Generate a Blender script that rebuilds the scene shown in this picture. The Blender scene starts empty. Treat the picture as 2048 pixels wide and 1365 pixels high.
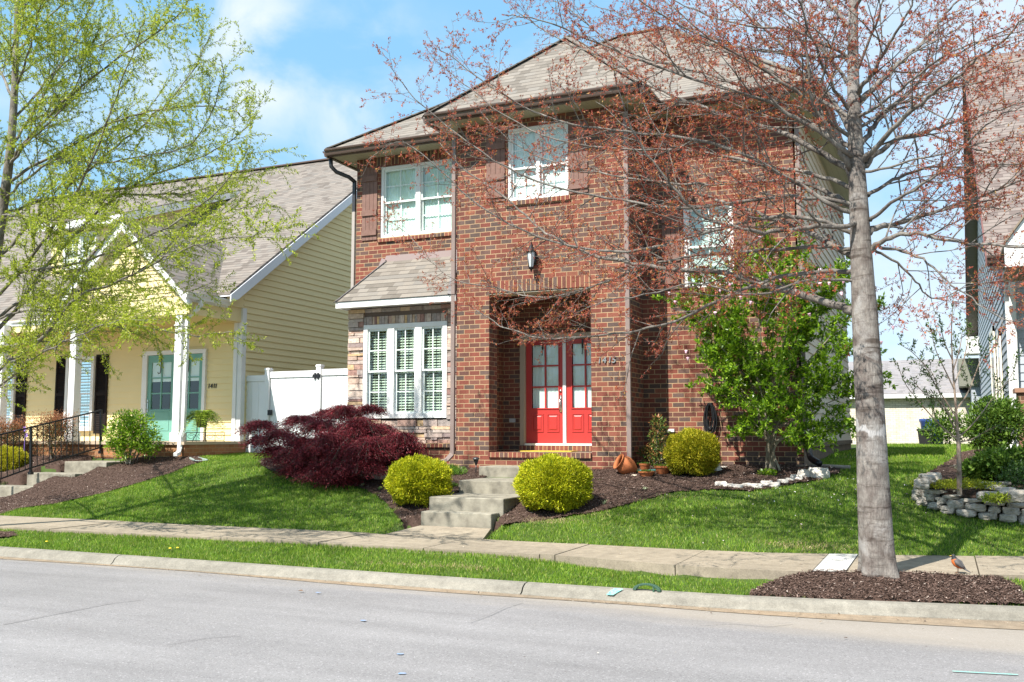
import bpy, math, random
import numpy as np
from mathutils import Vector, Matrix
R = math.radians
S = bpy.context.scene
COL = S.collection

# ---------------------------------------------------------------- camera
cam_d = bpy.data.cameras.new('camera'); cam = bpy.data.objects.new('camera', cam_d); COL.objects.link(cam)
cam.location = (0, 0, 1.65)
cam.rotation_euler = (R(90 + 5.58), 0, R(24.05))
cam_d.sensor_width = 36; cam_d.lens = 36 * 1921.6 / 2048
cam_d.clip_start = .1; cam_d.clip_end = 3000
S.camera = cam

# ---------------------------------------------------------------- sky and sun
W = bpy.data.worlds.new('World'); S.world = W; W.use_nodes = True
nt = W.node_tree; nt.nodes.clear()
def N(nt, t, **k):
    n = nt.nodes.new('ShaderNode' + t)
    for a, b in k.items():
        if a in ('ins',):
            for c, d in b.items(): n.inputs[c].default_value = d
        else: setattr(n, a, b)
    return n
sky = N(nt, 'TexSky', sky_type='NISHITA', sun_disc=False, sun_elevation=R(51.7), sun_rotation=R(199.3),
        altitude=200, air_density=1.0, dust_density=.4, ozone_density=3.0)
bg = N(nt, 'Background'); bg.inputs[1].default_value = SKY_STRENGTH = .125
wo = N(nt, 'OutputWorld')
tc = N(nt, 'TexCoord')
mp = N(nt, 'Mapping'); mp.inputs['Scale'].default_value = (1.7, 1.7, 3.6); mp.inputs['Location'].default_value = (1.3, .4, 2.1)
nz = N(nt, 'TexNoise', ins={'Scale': 1.3, 'Detail': 9, 'Roughness': .56, 'Distortion': .35})
rp = N(nt, 'ValToRGB'); rp.color_ramp.elements[0].position = .47; rp.color_ramp.elements[1].position = .72
rp.color_ramp.elements[0].color = (0, 0, 0, 1); rp.color_ramp.elements[1].color = (.62, .62, .62, 1)
mx = N(nt, 'MixRGB'); mx.inputs[2].default_value = (4.0, 4.3, 4.6, 1)
L = nt.links.new
L(tc.outputs['Generated'], mp.inputs[0]); L(mp.outputs[0], nz.inputs['Vector']); L(nz.outputs['Fac'], rp.inputs[0])
# more and denser cloud towards the right-hand horizon
sx = N(nt, 'SeparateXYZ'); L(tc.outputs['Generated'], sx.inputs[0])
mr = N(nt, 'MapRange'); mr.inputs[1].default_value = -.35; mr.inputs[2].default_value = .15; mr.inputs[3].default_value = 0; mr.inputs[4].default_value = .55
L(sx.outputs['X'], mr.inputs[0])
ad = N(nt, 'Math', operation='ADD', use_clamp=True); L(rp.outputs[0], ad.inputs[0])
mul = N(nt, 'Math', operation='MULTIPLY'); L(mr.outputs[0], mul.inputs[0]); L(nz.outputs['Fac'], mul.inputs[1])
L(mul.outputs[0], ad.inputs[1])
cl = ad.outputs[0]
for D0, lo, hi, amt in (((-.545, .750, .375), .992, .9997, .42), ((-.63, .69, .36), .993, .9995, .6), ((-.03, .96, .24), .94, .997, .25), ((-.47, .83, .30), .990, .999, .35)):
    dp = N(nt, 'VectorMath', operation='DOT_PRODUCT'); L(tc.outputs['Generated'], dp.inputs[0]); dp.inputs[1].default_value = Vector(D0).normalized()
    mg = N(nt, 'MapRange', interpolation_type='SMOOTHSTEP'); mg.inputs[1].default_value = lo; mg.inputs[2].default_value = hi; mg.inputs[3].default_value = 0; mg.inputs[4].default_value = amt; L(dp.outputs['Value'], mg.inputs[0])
    n2 = N(nt, 'TexNoise', ins={'Scale': 9, 'Detail': 8, 'Roughness': .55, 'Distortion': .4}); L(tc.outputs['Generated'], n2.inputs['Vector'])
    r2 = N(nt, 'MapRange', interpolation_type='SMOOTHSTEP'); r2.inputs[1].default_value = .36; r2.inputs[2].default_value = .68; L(n2.outputs['Fac'], r2.inputs[0])
    m2 = N(nt, 'Math', operation='MULTIPLY'); L(mg.outputs[0], m2.inputs[0]); L(r2.outputs[0], m2.inputs[1])
    a2 = N(nt, 'Math', operation='ADD', use_clamp=True); L(cl, a2.inputs[0]); L(m2.outputs[0], a2.inputs[1]); cl = a2.outputs[0]
L(cl, mx.inputs[0])
hz = N(nt, 'MixRGB'); hz.inputs[0].default_value = .74; hz.inputs[2].default_value = (1.35, 2.95, 4.35, 1)
L(sky.outputs[0], hz.inputs[1]); L(hz.outputs[0], mx.inputs[1]); L(mx.outputs[0], bg.inputs[0]); L(bg.outputs[0], wo.inputs[0])

sd = bpy.data.lights.new('sun', 'SUN'); sd.energy = 5.0; sd.angle = R(.53); sd.color = (1, .95, .87)
sun = bpy.data.objects.new('sun', sd); COL.objects.link(sun)
sun.rotation_euler = Vector((.35, 1, -1.34)).to_track_quat('-Z', 'Y').to_euler()
S.view_settings.view_transform = 'Standard'; S.view_settings.look = 'None'; S.view_settings.gamma = 1
S.view_settings.exposure = .98
S.cycles.max_bounces = 6; S.cycles.transparent_max_bounces = 16; S.cycles.diffuse_bounces = 3
S.cycles.glossy_bounces = 2; S.cycles.transmission_bounces = 4; S.cycles.sample_clamp_indirect = 8
S.cycles.use_adaptive_sampling = True

# ---------------------------------------------------------------- mesh helpers
ORG = {}
class MB:
    """collects faces in world coordinates; build() links them as one mesh object"""
    def __init__(s): s.v = []; s.f = []; s.m = []; s.smooth = False
    def face(s, pts, m=0):
        n = len(s.v); s.v += [tuple(p) for p in pts]; s.f.append(tuple(range(n, n + len(pts)))); s.m.append(m); return s
    def box(s, a, b, m=0):
        x0, y0, z0 = [min(i, j) for i, j in zip(a, b)]; x1, y1, z1 = [max(i, j) for i, j in zip(a, b)]
        n = len(s.v)
        s.v += [(x0,y0,z0),(x1,y0,z0),(x1,y1,z0),(x0,y1,z0),(x0,y0,z1),(x1,y0,z1),(x1,y1,z1),(x0,y1,z1)]
        for f in ((0,3,2,1),(4,5,6,7),(0,1,5,4),(1,2,6,5),(2,3,7,6),(3,0,4,7)): s.f.append(tuple(n+i for i in f)); s.m.append(m)
        return s
    def hexa(s, p, m=0):   # 8 points ordered like box
        n = len(s.v); s.v += [tuple(q) for q in p]
        for f in ((0,3,2,1),(4,5,6,7),(0,1,5,4),(1,2,6,5),(2,3,7,6),(3,0,4,7)): s.f.append(tuple(n+i for i in f)); s.m.append(m)
        return s
    def slab(s, poly, d, m=0):   # polygon extruded by vector d
        n = len(s.v); k = len(poly); d = Vector(d)
        s.v += [tuple(p) for p in poly] + [tuple(Vector(p) + d) for p in poly]
        s.f.append(tuple(range(n, n + k))[::-1]); s.m.append(m); s.f.append(tuple(range(n + k, n + 2 * k))); s.m.append(m)
        for i in range(k):
            j = (i + 1) % k; s.f.append((n + i, n + j, n + k + j, n + k + i)); s.m.append(m)
        return s
    def bar(s, a, b, w, h, m=0, up=(0, 0, 1)):   # rectangular bar between two points
        a = Vector(a); b = Vector(b); t = (b - a).normalized(); u = Vector(up)
        x = t.cross(u).normalized() * (w / 2); y = x.cross(t).normalized() * (h / 2)
        s.hexa([a-x-y, a+x-y, b+x-y, b-x-y, a-x+y, a+x+y, b+x+y, b-x+y], m); return s
    def tube(s, pts, rad, n=8, cap=True, m=0):
        pts = [Vector(p) for p in pts]; base = len(s.v); k = len(pts)
        rad = [rad] * k if not hasattr(rad, '__len__') else rad
        u = None
        for i, p in enumerate(pts):
            t = (pts[min(i+1, k-1)] - pts[max(i-1, 0)]).normalized()
            if u is None: u = t.orthogonal().normalized()
            else:
                u = (u - t * u.dot(t)); u = u.normalized() if u.length > 1e-6 else t.orthogonal().normalized()
            w = t.cross(u)
            for j in range(n):
                a = 2 * math.pi * j / n; s.v.append(tuple(p + (u * math.cos(a) + w * math.sin(a)) * rad[i]))
        for i in range(k - 1):
            for j in range(n):
                q = (j + 1) % n; s.f.append((base+i*n+j, base+i*n+q, base+(i+1)*n+q, base+(i+1)*n+j)); s.m.append(m)
        if cap:
            s.f.append(tuple(base + j for j in range(n))[::-1]); s.m.append(m)
            s.f.append(tuple(base + (k-1)*n + j for j in range(n))); s.m.append(m)
        return s
    def lathe(s, prof, c=(0, 0, 0), n=24, M=None, m=0):
        c = Vector(c); base = len(s.v)
        for r, z in prof:
            for j in range(n):
                a = 2 * math.pi * j / n; p = Vector((r * math.cos(a), r * math.sin(a), z))
                if M is not None: p = M @ p
                s.v.append(tuple(p + c))
        for i in range(len(prof) - 1):
            for j in range(n):
                q = (j + 1) % n; s.f.append((base+i*n+j, base+i*n+q, base+(i+1)*n+q, base+(i+1)*n+j)); s.m.append(m)
        return s
    def build(s, name, mats, parent=None, smooth=False, loc=None, bevel=0, uv=True):
        if not s.v: return None
        me = bpy.data.meshes.new(name)
        o = bpy.data.objects.new(name, me); COL.objects.link(o)
        org = Vector((0, 0, 0))
        if parent is not None: o.parent = parent; org = ORG[parent]
        elif loc is not None: org = Vector(loc); o.location = org
        ORG[o] = org
        V = np.array(s.v, dtype=np.float64)
        me.from_pydata((V - np.array(org)).tolist(), [], s.f)
        if not isinstance(mats, (list, tuple)): mats = [mats]
        for m in mats: me.materials.append(m)
        if len(mats) > 1: me.polygons.foreach_set('material_index', s.m)
        if smooth: me.polygons.foreach_set('use_smooth', [True] * len(s.f))
        if uv: boxuv(me, org)
        if bevel:
            b = o.modifiers.new('bevel', 'BEVEL'); b.width = bevel; b.segments = 2; b.limit_method = 'ANGLE'
        me.update()
        return o

def boxuv(me, org):
    uvl = me.uv_layers.new(name='uv'); data = []
    vs = me.vertices; ox, oy, oz = org
    for p in me.polygons:
        n = p.normal
        if abs(n.z) > .999: tx, ty, tz, bx, by, bz = 1, 0, 0, 0, 1, 0
        else:
            l = math.hypot(n.x, n.y); tx, ty, tz = -n.y / l, n.x / l, 0
            bx, by, bz = n.y * tz - n.z * ty, n.z * tx - n.x * tz, n.x * ty - n.y * tx
        for vi in p.vertices:
            c = vs[vi].co; x, y, z = c.x + ox, c.y + oy, c.z + oz
            data += [x * tx + y * ty + z * tz, x * bx + y * by + z * bz]
    uvl.data.foreach_set('uv', data)

def np_mesh(name, verts, nper, mat, parent=None, loc=None, extra=None):
    """verts (k, nper, 3): k separate faces of nper corners, as one object"""
    k = len(verts); me = bpy.data.meshes.new(name)
    o = bpy.data.objects.new(name, me); COL.objects.link(o)
    org = Vector((0, 0, 0))
    if parent is not None: o.parent = parent; org = ORG[parent]
    elif loc is not None: org = Vector(loc); o.location = org
    ORG[o] = org
    v = (np.asarray(verts, dtype=np.float32) - np.array(org, dtype=np.float32)).reshape(-1)
    me.vertices.add(k * nper); me.vertices.foreach_set('co', v)
    me.loops.add(k * nper); me.loops.foreach_set('vertex_index', np.arange(k * nper, dtype=np.int32))
    me.polygons.add(k); me.polygons.foreach_set('loop_start', np.arange(0, k * nper, nper, dtype=np.int32))
    me.update(calc_edges=True)
    me.materials.append(mat)
    return o

def tag(o, label=None, cat=None, group=None, kind=None):
    if label: o['label'] = label
    if cat: o['category'] = cat
    if group: o['group'] = group
    if kind: o['kind'] = kind
    return o
def thing(name, label, cat, loc, group=None):
    o = bpy.data.objects.new(name, None); COL.objects.link(o); o.location = loc; o.empty_display_size = .2
    ORG[o] = Vector(loc); return tag(o, label, cat, group)

# ---------------------------------------------------------------- materials
def mat(name, col=(.5, .5, .5), rough=.6, spec=.5, metal=0, noise=None, bump=None, build=None, coat=0):
    m = bpy.data.materials.new(name); m.use_nodes = True; t = m.node_tree
    b = t.nodes['Principled BSDF']; b.inputs['Base Color'].default_value = (*col, 1)
    b.inputs['Roughness'].default_value = rough; b.inputs['Specular IOR Level'].default_value = spec
    b.inputs['Metallic'].default_value = metal
    if coat: b.inputs['Coat Weight'].default_value = coat; b.inputs['Coat Roughness'].default_value = .15
    if noise:   # (scale, second colour, amount, detail)
        n = N(t, 'TexNoise', ins={'Scale': noise[0], 'Detail': 6, 'Roughness': .6})
        c = N(t, 'TexCoord'); t.links.new(c.outputs['Object'], n.inputs['Vector'])
        r = N(t, 'ValToRGB'); r.color_ramp.elements[0].position = .5 - noise[2] / 2; r.color_ramp.elements[1].position = .5 + noise[2] / 2
        r.color_ramp.elements[0].color = (*col, 1); r.color_ramp.elements[1].color = (*noise[1], 1)
        t.links.new(n.outputs['Fac'], r.inputs[0]); t.links.new(r.outputs[0], b.inputs['Base Color'])
    if bump:    # (scale, strength)
        n = N(t, 'TexNoise', ins={'Scale': bump[0], 'Detail': 5})
        c = N(t, 'TexCoord'); t.links.new(c.outputs['Object'], n.inputs['Vector'])
        q = N(t, 'Bump', ins={'Strength': bump[1], 'Distance': .01}); t.links.new(n.outputs['Fac'], q.inputs['Height'])
        t.links.new(q.outputs[0], b.inputs['Normal'])
    if build: build(t, b)
    return m
def ramp(t, stops, const=False):
    r = N(t, 'ValToRGB'); e = r.color_ramp.elements
    if const: r.color_ramp.interpolation = 'CONSTANT'
    while len(e) < len(stops): e.new(.5)
    for i, (p, c) in enumerate(stops): e[i].position = p; e[i].color = (*c, 1)
    return r

def brick_mat(name, stops, mortar, w, h, ms, off=.5, bump=.5, rough=.85, mvar=.25, grain=60, dist=.004):
    def f(t, b):
        l = t.links.new
        c = N(t, 'UVMap', uv_map='uv')
        # slightly uneven joints
        nn = N(t, 'TexNoise', ins={'Scale': 9, 'Detail': 3}); l(c.outputs[0], nn.inputs['Vector'])
        sb = N(t, 'VectorMath', operation='SUBTRACT'); l(nn.outputs['Color'], sb.inputs[0]); sb.inputs[1].default_value = (.5, .5, .5)
        sc = N(t, 'VectorMath', operation='SCALE'); l(sb.outputs[0], sc.inputs[0]); sc.inputs['Scale'].default_value = dist
        av = N(t, 'VectorMath', operation='ADD'); l(c.outputs[0], av.inputs[0]); l(sc.outputs[0], av.inputs[1])
        k = N(t, 'TexBrick', offset=off, ins={'Color1': (0, 0, 0, 1), 'Color2': (1, 1, 1, 1), 'Mortar': (0, 0, 0, 1), 'Scale': 1,
              'Mortar Size': ms, 'Mortar Smooth': .25, 'Bias': 0, 'Brick Width': w, 'Row Height': h})
        l(av.outputs[0], k.inputs['Vector'])
        r = ramp(t, stops); l(k.outputs['Color'], r.inputs[0])
        n2 = N(t, 'TexNoise', ins={'Scale': grain, 'Detail': 4}); l(c.outputs[0], n2.inputs['Vector'])
        mm = N(t, 'MixRGB', blend_type='OVERLAY'); mm.inputs[0].default_value = .45; l(r.outputs[0], mm.inputs[1]); l(n2.outputs['Color'], mm.inputs[2])
        bw = N(t, 'RGBToBW'); l(n2.outputs['Color'], bw.inputs[0]); l(bw.outputs[0], mm.inputs[2])
        # stains, large scale
        n3 = N(t, 'TexNoise', ins={'Scale': 1.1, 'Detail': 6, 'Roughness': .65}); l(c.outputs[0], n3.inputs['Vector'])
        mo = N(t, 'MixRGB'); mo.inputs[1].default_value = (*mortar, 1); mo.inputs[2].default_value = (*[x * (1 - mvar) for x in mortar], 1); l(n3.outputs['Fac'], mo.inputs[0])
        mix = N(t, 'MixRGB'); l(k.outputs['Fac'], mix.inputs[0]); l(mm.outputs[0], mix.inputs[1]); l(mo.outputs[0], mix.inputs[2])
        mps = N(t, 'Mapping'); mps.inputs['Scale'].default_value = (2.2, .35, 1); l(c.outputs[0], mps.inputs[0]); n5 = N(t, 'TexNoise', ins={'Scale': 1.6, 'Detail': 7, 'Roughness': .7}); l(mps.outputs[0], n5.inputs['Vector']); r5 = ramp(t, [(.28, (.66, .64, .62)), (.5, (1, 1, 1)), (.72, (1.12, 1.1, 1.08))]); l(n5.outputs['Fac'], r5.inputs[0]); mz = N(t, 'MixRGB', blend_type='MULTIPLY'); mz.inputs[0].default_value = .85; l(mix.outputs[0], mz.inputs[1]); l(r5.outputs[0], mz.inputs[2]); mix = mz
        l(mix.outputs[0], b.inputs['Base Color'])
        inv = N(t, 'Math', operation='MULTIPLY_ADD'); l(k.outputs['Fac'], inv.inputs[0]); inv.inputs[1].default_value = -1; inv.inputs[2].default_value = 1
        ad = N(t, 'Math', operation='MULTIPLY_ADD'); l(n2.outputs['Fac'], ad.inputs[0]); ad.inputs[1].default_value = .35; l(inv.outputs[0], ad.inputs[2])
        q = N(t, 'Bump', ins={'Strength': bump, 'Distance': .012}); l(ad.outputs[0], q.inputs['Height']); l(q.outputs[0], b.inputs['Normal'])
        b.inputs['Roughness'].default_value = rough; b.inputs['Specular IOR Level'].default_value = .25
    return mat(name, build=f)
BST = [(0, (.085, .058, .050)), (.24, (.130, .084, .070)), (.36, (.125, .052, .040)), (.52, (.18, .054, .039)), (.76, (.215, .068, .046)), (.9, (.235, .088, .056)), (1, (.165, .070, .052))]
BRICK = brick_mat('red_brick', BST, (.46, .315, .185), .203, .0813, .0066)
SOLDIER = brick_mat('soldier_brick', BST, (.52, .35, .19), .0813, .24, .0072, off=0)
ROWLOCK = brick_mat('rowlock_brick', BST, (.52, .35, .19), .0813, .5, .0072, off=0)
PORCHBRICK = brick_mat('orange_brick', [(0, (.26, .11, .05)), (.5, (.36, .16, .07)), (1, (.30, .15, .08))], (.4, .26, .14), .203, .085, .007)
WHITEBRICK = brick_mat('white_brick', [(0, (.62, .56, .46)), (1, (.74, .68, .58))], (.45, .40, .33), .203, .075, .006, bump=.3)
SKIRT = brick_mat('grey_brick', [(0, (.14, .10, .075)), (1, (.2, .14, .10))], (.16, .13, .09), .203, .0813, .006, bump=.3)
def roof_mat(name, stops, w=.21, h=.143):
    def f(t, b):
        l = t.links.new
        c = N(t, 'UVMap', uv_map='uv')
        k = N(t, 'TexBrick', offset=.37, offset_frequency=2, ins={'Color1': (0, 0, 0, 1), 'Color2': (1, 1, 1, 1), 'Mortar': (.5, .5, .5, 1), 'Scale': 1,
              'Mortar Size': .0015, 'Bias': 0, 'Brick Width': w, 'Row Height': h})
        l(c.outputs[0], k.inputs['Vector'])
        r = ramp(t, stops); l(k.outputs['Color'], r.inputs[0])
        sp = N(t, 'SeparateXYZ'); l(c.outputs[0], sp.inputs[0])
        d = N(t, 'Math', operation='DIVIDE'); l(sp.outputs['Y'], d.inputs[0]); d.inputs[1].default_value = h
        fr = N(t, 'Math', operation='FRACT'); l(d.outputs[0], fr.inputs[0])
        # each course's butt edge: real step in the bump, colour darkened in a line at the lap
        st = ramp(t, [(0, (.25, .25, .25)), (.07, (.35, .35, .35)), (.16, (1, 1, 1)), (1, (1, 1, 1))]); l(fr.outputs[0], st.inputs[0])
        ng = N(t, 'TexNoise', ins={'Scale': 120, 'Detail': 3}); l(c.outputs[0], ng.inputs['Vector'])
        mg = N(t, 'MixRGB', blend_type='OVERLAY'); mg.inputs[0].default_value = .5; l(r.outputs[0], mg.inputs[1]); l(ng.outputs['Fac'], mg.inputs[2])
        mu = N(t, 'MixRGB', blend_type='MULTIPLY'); mu.inputs[0].default_value = 1; l(mg.outputs[0], mu.inputs[1]); l(st.outputs[0], mu.inputs[2])
        l(mu.outputs[0], b.inputs['Base Color'])
        iv = N(t, 'Math', operation='SUBTRACT'); iv.inputs[0].default_value = 1; l(fr.outputs[0], iv.inputs[1])
        ah = N(t, 'Math', operation='MULTIPLY_ADD'); l(k.outputs['Color'], ah.inputs[0]); ah.inputs[1].default_value = .5; l(iv.outputs[0], ah.inputs[2])
        q = N(t, 'Bump', ins={'Strength': .6, 'Distance': .012}); l(ah.outputs[0], q.inputs['Height']); l(q.outputs[0], b.inputs['Normal'])
        b.inputs['Roughness'].default_value = .9; b.inputs['Specular IOR Level'].default_value = .2
    return mat(name, build=f)
ROOF = roof_mat('shingles_tan', [(0, (.135, .118, .10)), (.3, (.185, .163, .14)), (.6, (.235, .208, .178)), (1, (.18, .165, .148))])
ROOFY = roof_mat('shingles_brown', [(0, (.135, .115, .10)), (.3, (.185, .16, .14)), (.6, (.225, .195, .17)), (1, (.17, .155, .14))])
ROOFG = roof_mat('shingles_grey', [(0, (.20, .19, .19)), (.5, (.28, .26, .26)), (1, (.24, .23, .24))])
ROOFR = roof_mat('shingles_pinkish', [(0, (.14, .11, .10)), (.5, (.19, .155, .14)), (1, (.225, .19, .17))])
def rnd_mat(name, stops, rough=.6, trans=0, spec=.3, nscale=None, bump=0, namt=.35):
    """colour chosen per island (per leaf, chip, stone)"""
    def f(t, b):
        l = t.links.new
        g = N(t, 'NewGeometry'); r = ramp(t, stops); l(g.outputs['Random Per Island'], r.inputs[0]); out = r.outputs[0]
        if nscale:
            c = N(t, 'TexCoord'); n = N(t, 'TexNoise', ins={'Scale': nscale, 'Detail': 6, 'Roughness': .65}); l(c.outputs['Object'], n.inputs['Vector'])
            mm = N(t, 'MixRGB', blend_type='OVERLAY'); mm.inputs[0].default_value = namt * 2; l(out, mm.inputs[1]); l(n.outputs['Fac'], mm.inputs[2]); out = mm.outputs[0]
            if bump:
                q = N(t, 'Bump', ins={'Strength': bump, 'Distance': .02}); l(n.outputs['Fac'], q.inputs['Height']); l(q.outputs[0], b.inputs['Normal'])
        l(out, b.inputs['Base Color']); b.inputs['Roughness'].default_value = rough; b.inputs['Specular IOR Level'].default_value = spec
        if trans:
            tr = N(t, 'BsdfTranslucent'); l(out, tr.inputs[0]); ms = N(t, 'MixShader'); ms.inputs[0].default_value = trans
            o = t.nodes['Material Output']; l(b.outputs[0], ms.inputs[1]); l(tr.outputs[0], ms.inputs[2]); l(ms.outputs[0], o.inputs[0])
    return mat(name, build=f)
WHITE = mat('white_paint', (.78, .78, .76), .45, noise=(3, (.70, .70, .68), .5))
VINYL = mat('white_vinyl', (.80, .81, .82), .35, noise=(1.5, (.74, .75, .75), .6))
BROWN = mat('brown_aluminium', (.085, .055, .045), .35, .5, noise=(6, (.11, .075, .062), .5))
SPOUTB = mat('taupe_downspout', (.20, .15, .135), .45, noise=(5, (.25, .19, .17), .5))
DARKGUT = mat('dark_gutter_elbow', (.035, .035, .04), .4)
SOFFIT = mat('beige_soffit', (.42, .38, .26), .6)
def boards(name, col, col2, pitch, axis='X', rough=.6, depth=.3, dark=.35):
    def f(t, b):
        l = t.links.new; c = N(t, 'UVMap', uv_map='uv'); sp = N(t, 'SeparateXYZ'); l(c.outputs[0], sp.inputs[0])
        d = N(t, 'Math', operation='DIVIDE'); l(sp.outputs[axis], d.inputs[0]); d.inputs[1].default_value = pitch
        fr = N(t, 'Math', operation='FRACT'); l(d.outputs[0], fr.inputs[0])
        r = ramp(t, [(0, (dark,) * 3), (.06, (1, 1, 1)), (1, (1, 1, 1))]); l(fr.outputs[0], r.inputs[0])
        n = N(t, 'TexNoise', ins={'Scale': 5, 'Detail': 5}); l(c.outputs[0], n.inputs['Vector'])
        m1 = N(t, 'MixRGB'); m1.inputs[1].default_value = (*col, 1); m1.inputs[2].default_value = (*col2, 1); l(n.outputs['Fac'], m1.inputs[0])
        m2 = N(t, 'MixRGB', blend_type='MULTIPLY'); m2.inputs[0].default_value = 1; l(m1.outputs[0], m2.inputs[1]); l(r.outputs[0], m2.inputs[2]); l(m2.outputs[0], b.inputs['Base Color'])
        q = N(t, 'Bump', ins={'Strength': depth, 'Distance': .01}); l(r.outputs[0], q.inputs['Height']); l(q.outputs[0], b.inputs['Normal'])
    return mat(name, col, rough, build=f)
SOFFITB = boards('beaded_soffit', (.40, .37, .25), (.34, .32, .22), .1)
SIDEY = mat('yellow_siding', (.84, .70, .38), .6, .3, noise=(1.2, (.77, .64, .34), .7), bump=(40, .08))
SIDEB = mat('bluegrey_siding', (.40, .43, .47), .6, .3, noise=(2, (.35, .38, .42), .7))
SIDET = mat('tan_siding', (.62, .53, .42), .6, .3, noise=(2, (.56, .47, .37), .7))
WOODSH = mat('brown_shutter_wood', (.165, .09, .07), .7, .3, noise=(11, (.225, .13, .105), .5), bump=(30, .3))
BLACKSH = mat('black_brown_shutter', (.012, .007, .006), .7, .2)
RED = mat('red_door_paint', (.47, .042, .036), .4, .4, noise=(3, (.42, .034, .030), .6))
TEAL = mat('teal_door_paint', (.17, .38, .31), .4, noise=(5, (.14, .33, .27), .5))
TAN = mat('tan_trim', (.42, .33, .24), .6)
MUNT = mat('pale_green_white_sash', (.74, .80, .78), .4)
BLACK = mat('black_metal', (.012, .012, .014), .4, .5)
STEEL = mat('satin_nickel', (.62, .60, .57), .3, metal=1)
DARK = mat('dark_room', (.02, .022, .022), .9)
BLINDW = mat('white_blind_slat', (.82, .84, .82), .5)
BLINDG = mat('beige_blind_slat', (.50, .54, .44), .5)
CURT = mat('white_curtain', (.86, .88, .87), .9, noise=(5, (.78, .81, .80), .5))
CONC = mat('step_concrete', (.32, .295, .235), .9, .2, noise=(5.5, (.165, .15, .12), .35), bump=(70, .4))
def walk_build(base, spot, joints):
    def f(t, b):
        l = t.links.new; c = N(t, 'TexCoord')
        n1 = N(t, 'TexNoise', ins={'Scale': .8, 'Detail': 8, 'Roughness': .7}); l(c.outputs['Object'], n1.inputs['Vector'])
        n2 = N(t, 'TexNoise', ins={'Scale': 90, 'Detail': 4, 'Roughness': .7}); l(c.outputs['Object'], n2.inputs['Vector'])
        m1 = N(t, 'MixRGB'); m1.inputs[1].default_value = (*base, 1); m1.inputs[2].default_value = (*spot, 1); 
        rr = ramp(t, [(.35, (0, 0, 0)), (.68, (1, 1, 1))]); l(n1.outputs['Fac'], rr.inputs[0]); l(rr.outputs[0], m1.inputs[0])
        n4 = N(t, 'TexNoise', ins={'Scale': 7, 'Detail': 7, 'Roughness': .75}); l(c.outputs['Object'], n4.inputs['Vector']); m4 = N(t, 'MixRGB', blend_type='OVERLAY'); m4.inputs[0].default_value = .65; l(m1.outputs[0], m4.inputs[1]); l(n4.outputs['Fac'], m4.inputs[2]); m1 = m4
        m2 = N(t, 'MixRGB', blend_type='OVERLAY'); m2.inputs[0].default_value = .55; l(m1.outputs[0], m2.inputs[1]); l(n2.outputs['Fac'], m2.inputs[2])
        l(m2.outputs[0], b.inputs['Base Color']); b.inputs['Roughness'].default_value = .9; b.inputs['Specular IOR Level'].default_value = .25
        q = N(t, 'Bump', ins={'Strength': .45, 'Distance': .006}); l(n2.outputs['Fac'], q.inputs['Height']); l(q.outputs[0], b.inputs['Normal'])
    return f
WALK = mat('sidewalk_concrete', build=walk_build((.30, .252, .188), (.215, .18, .135), 1))
WALKW = mat('new_white_concrete', build=walk_build((.50, .49, .46), (.40, .39, .36), 1))
KERB = mat('kerb_concrete', build=walk_build((.25, .232, .195), (.175, .162, .135), 1))
GUTT = mat('silt_gutter', build=walk_build((.29, .215, .145), (.21, .17, .125), 1))
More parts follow.
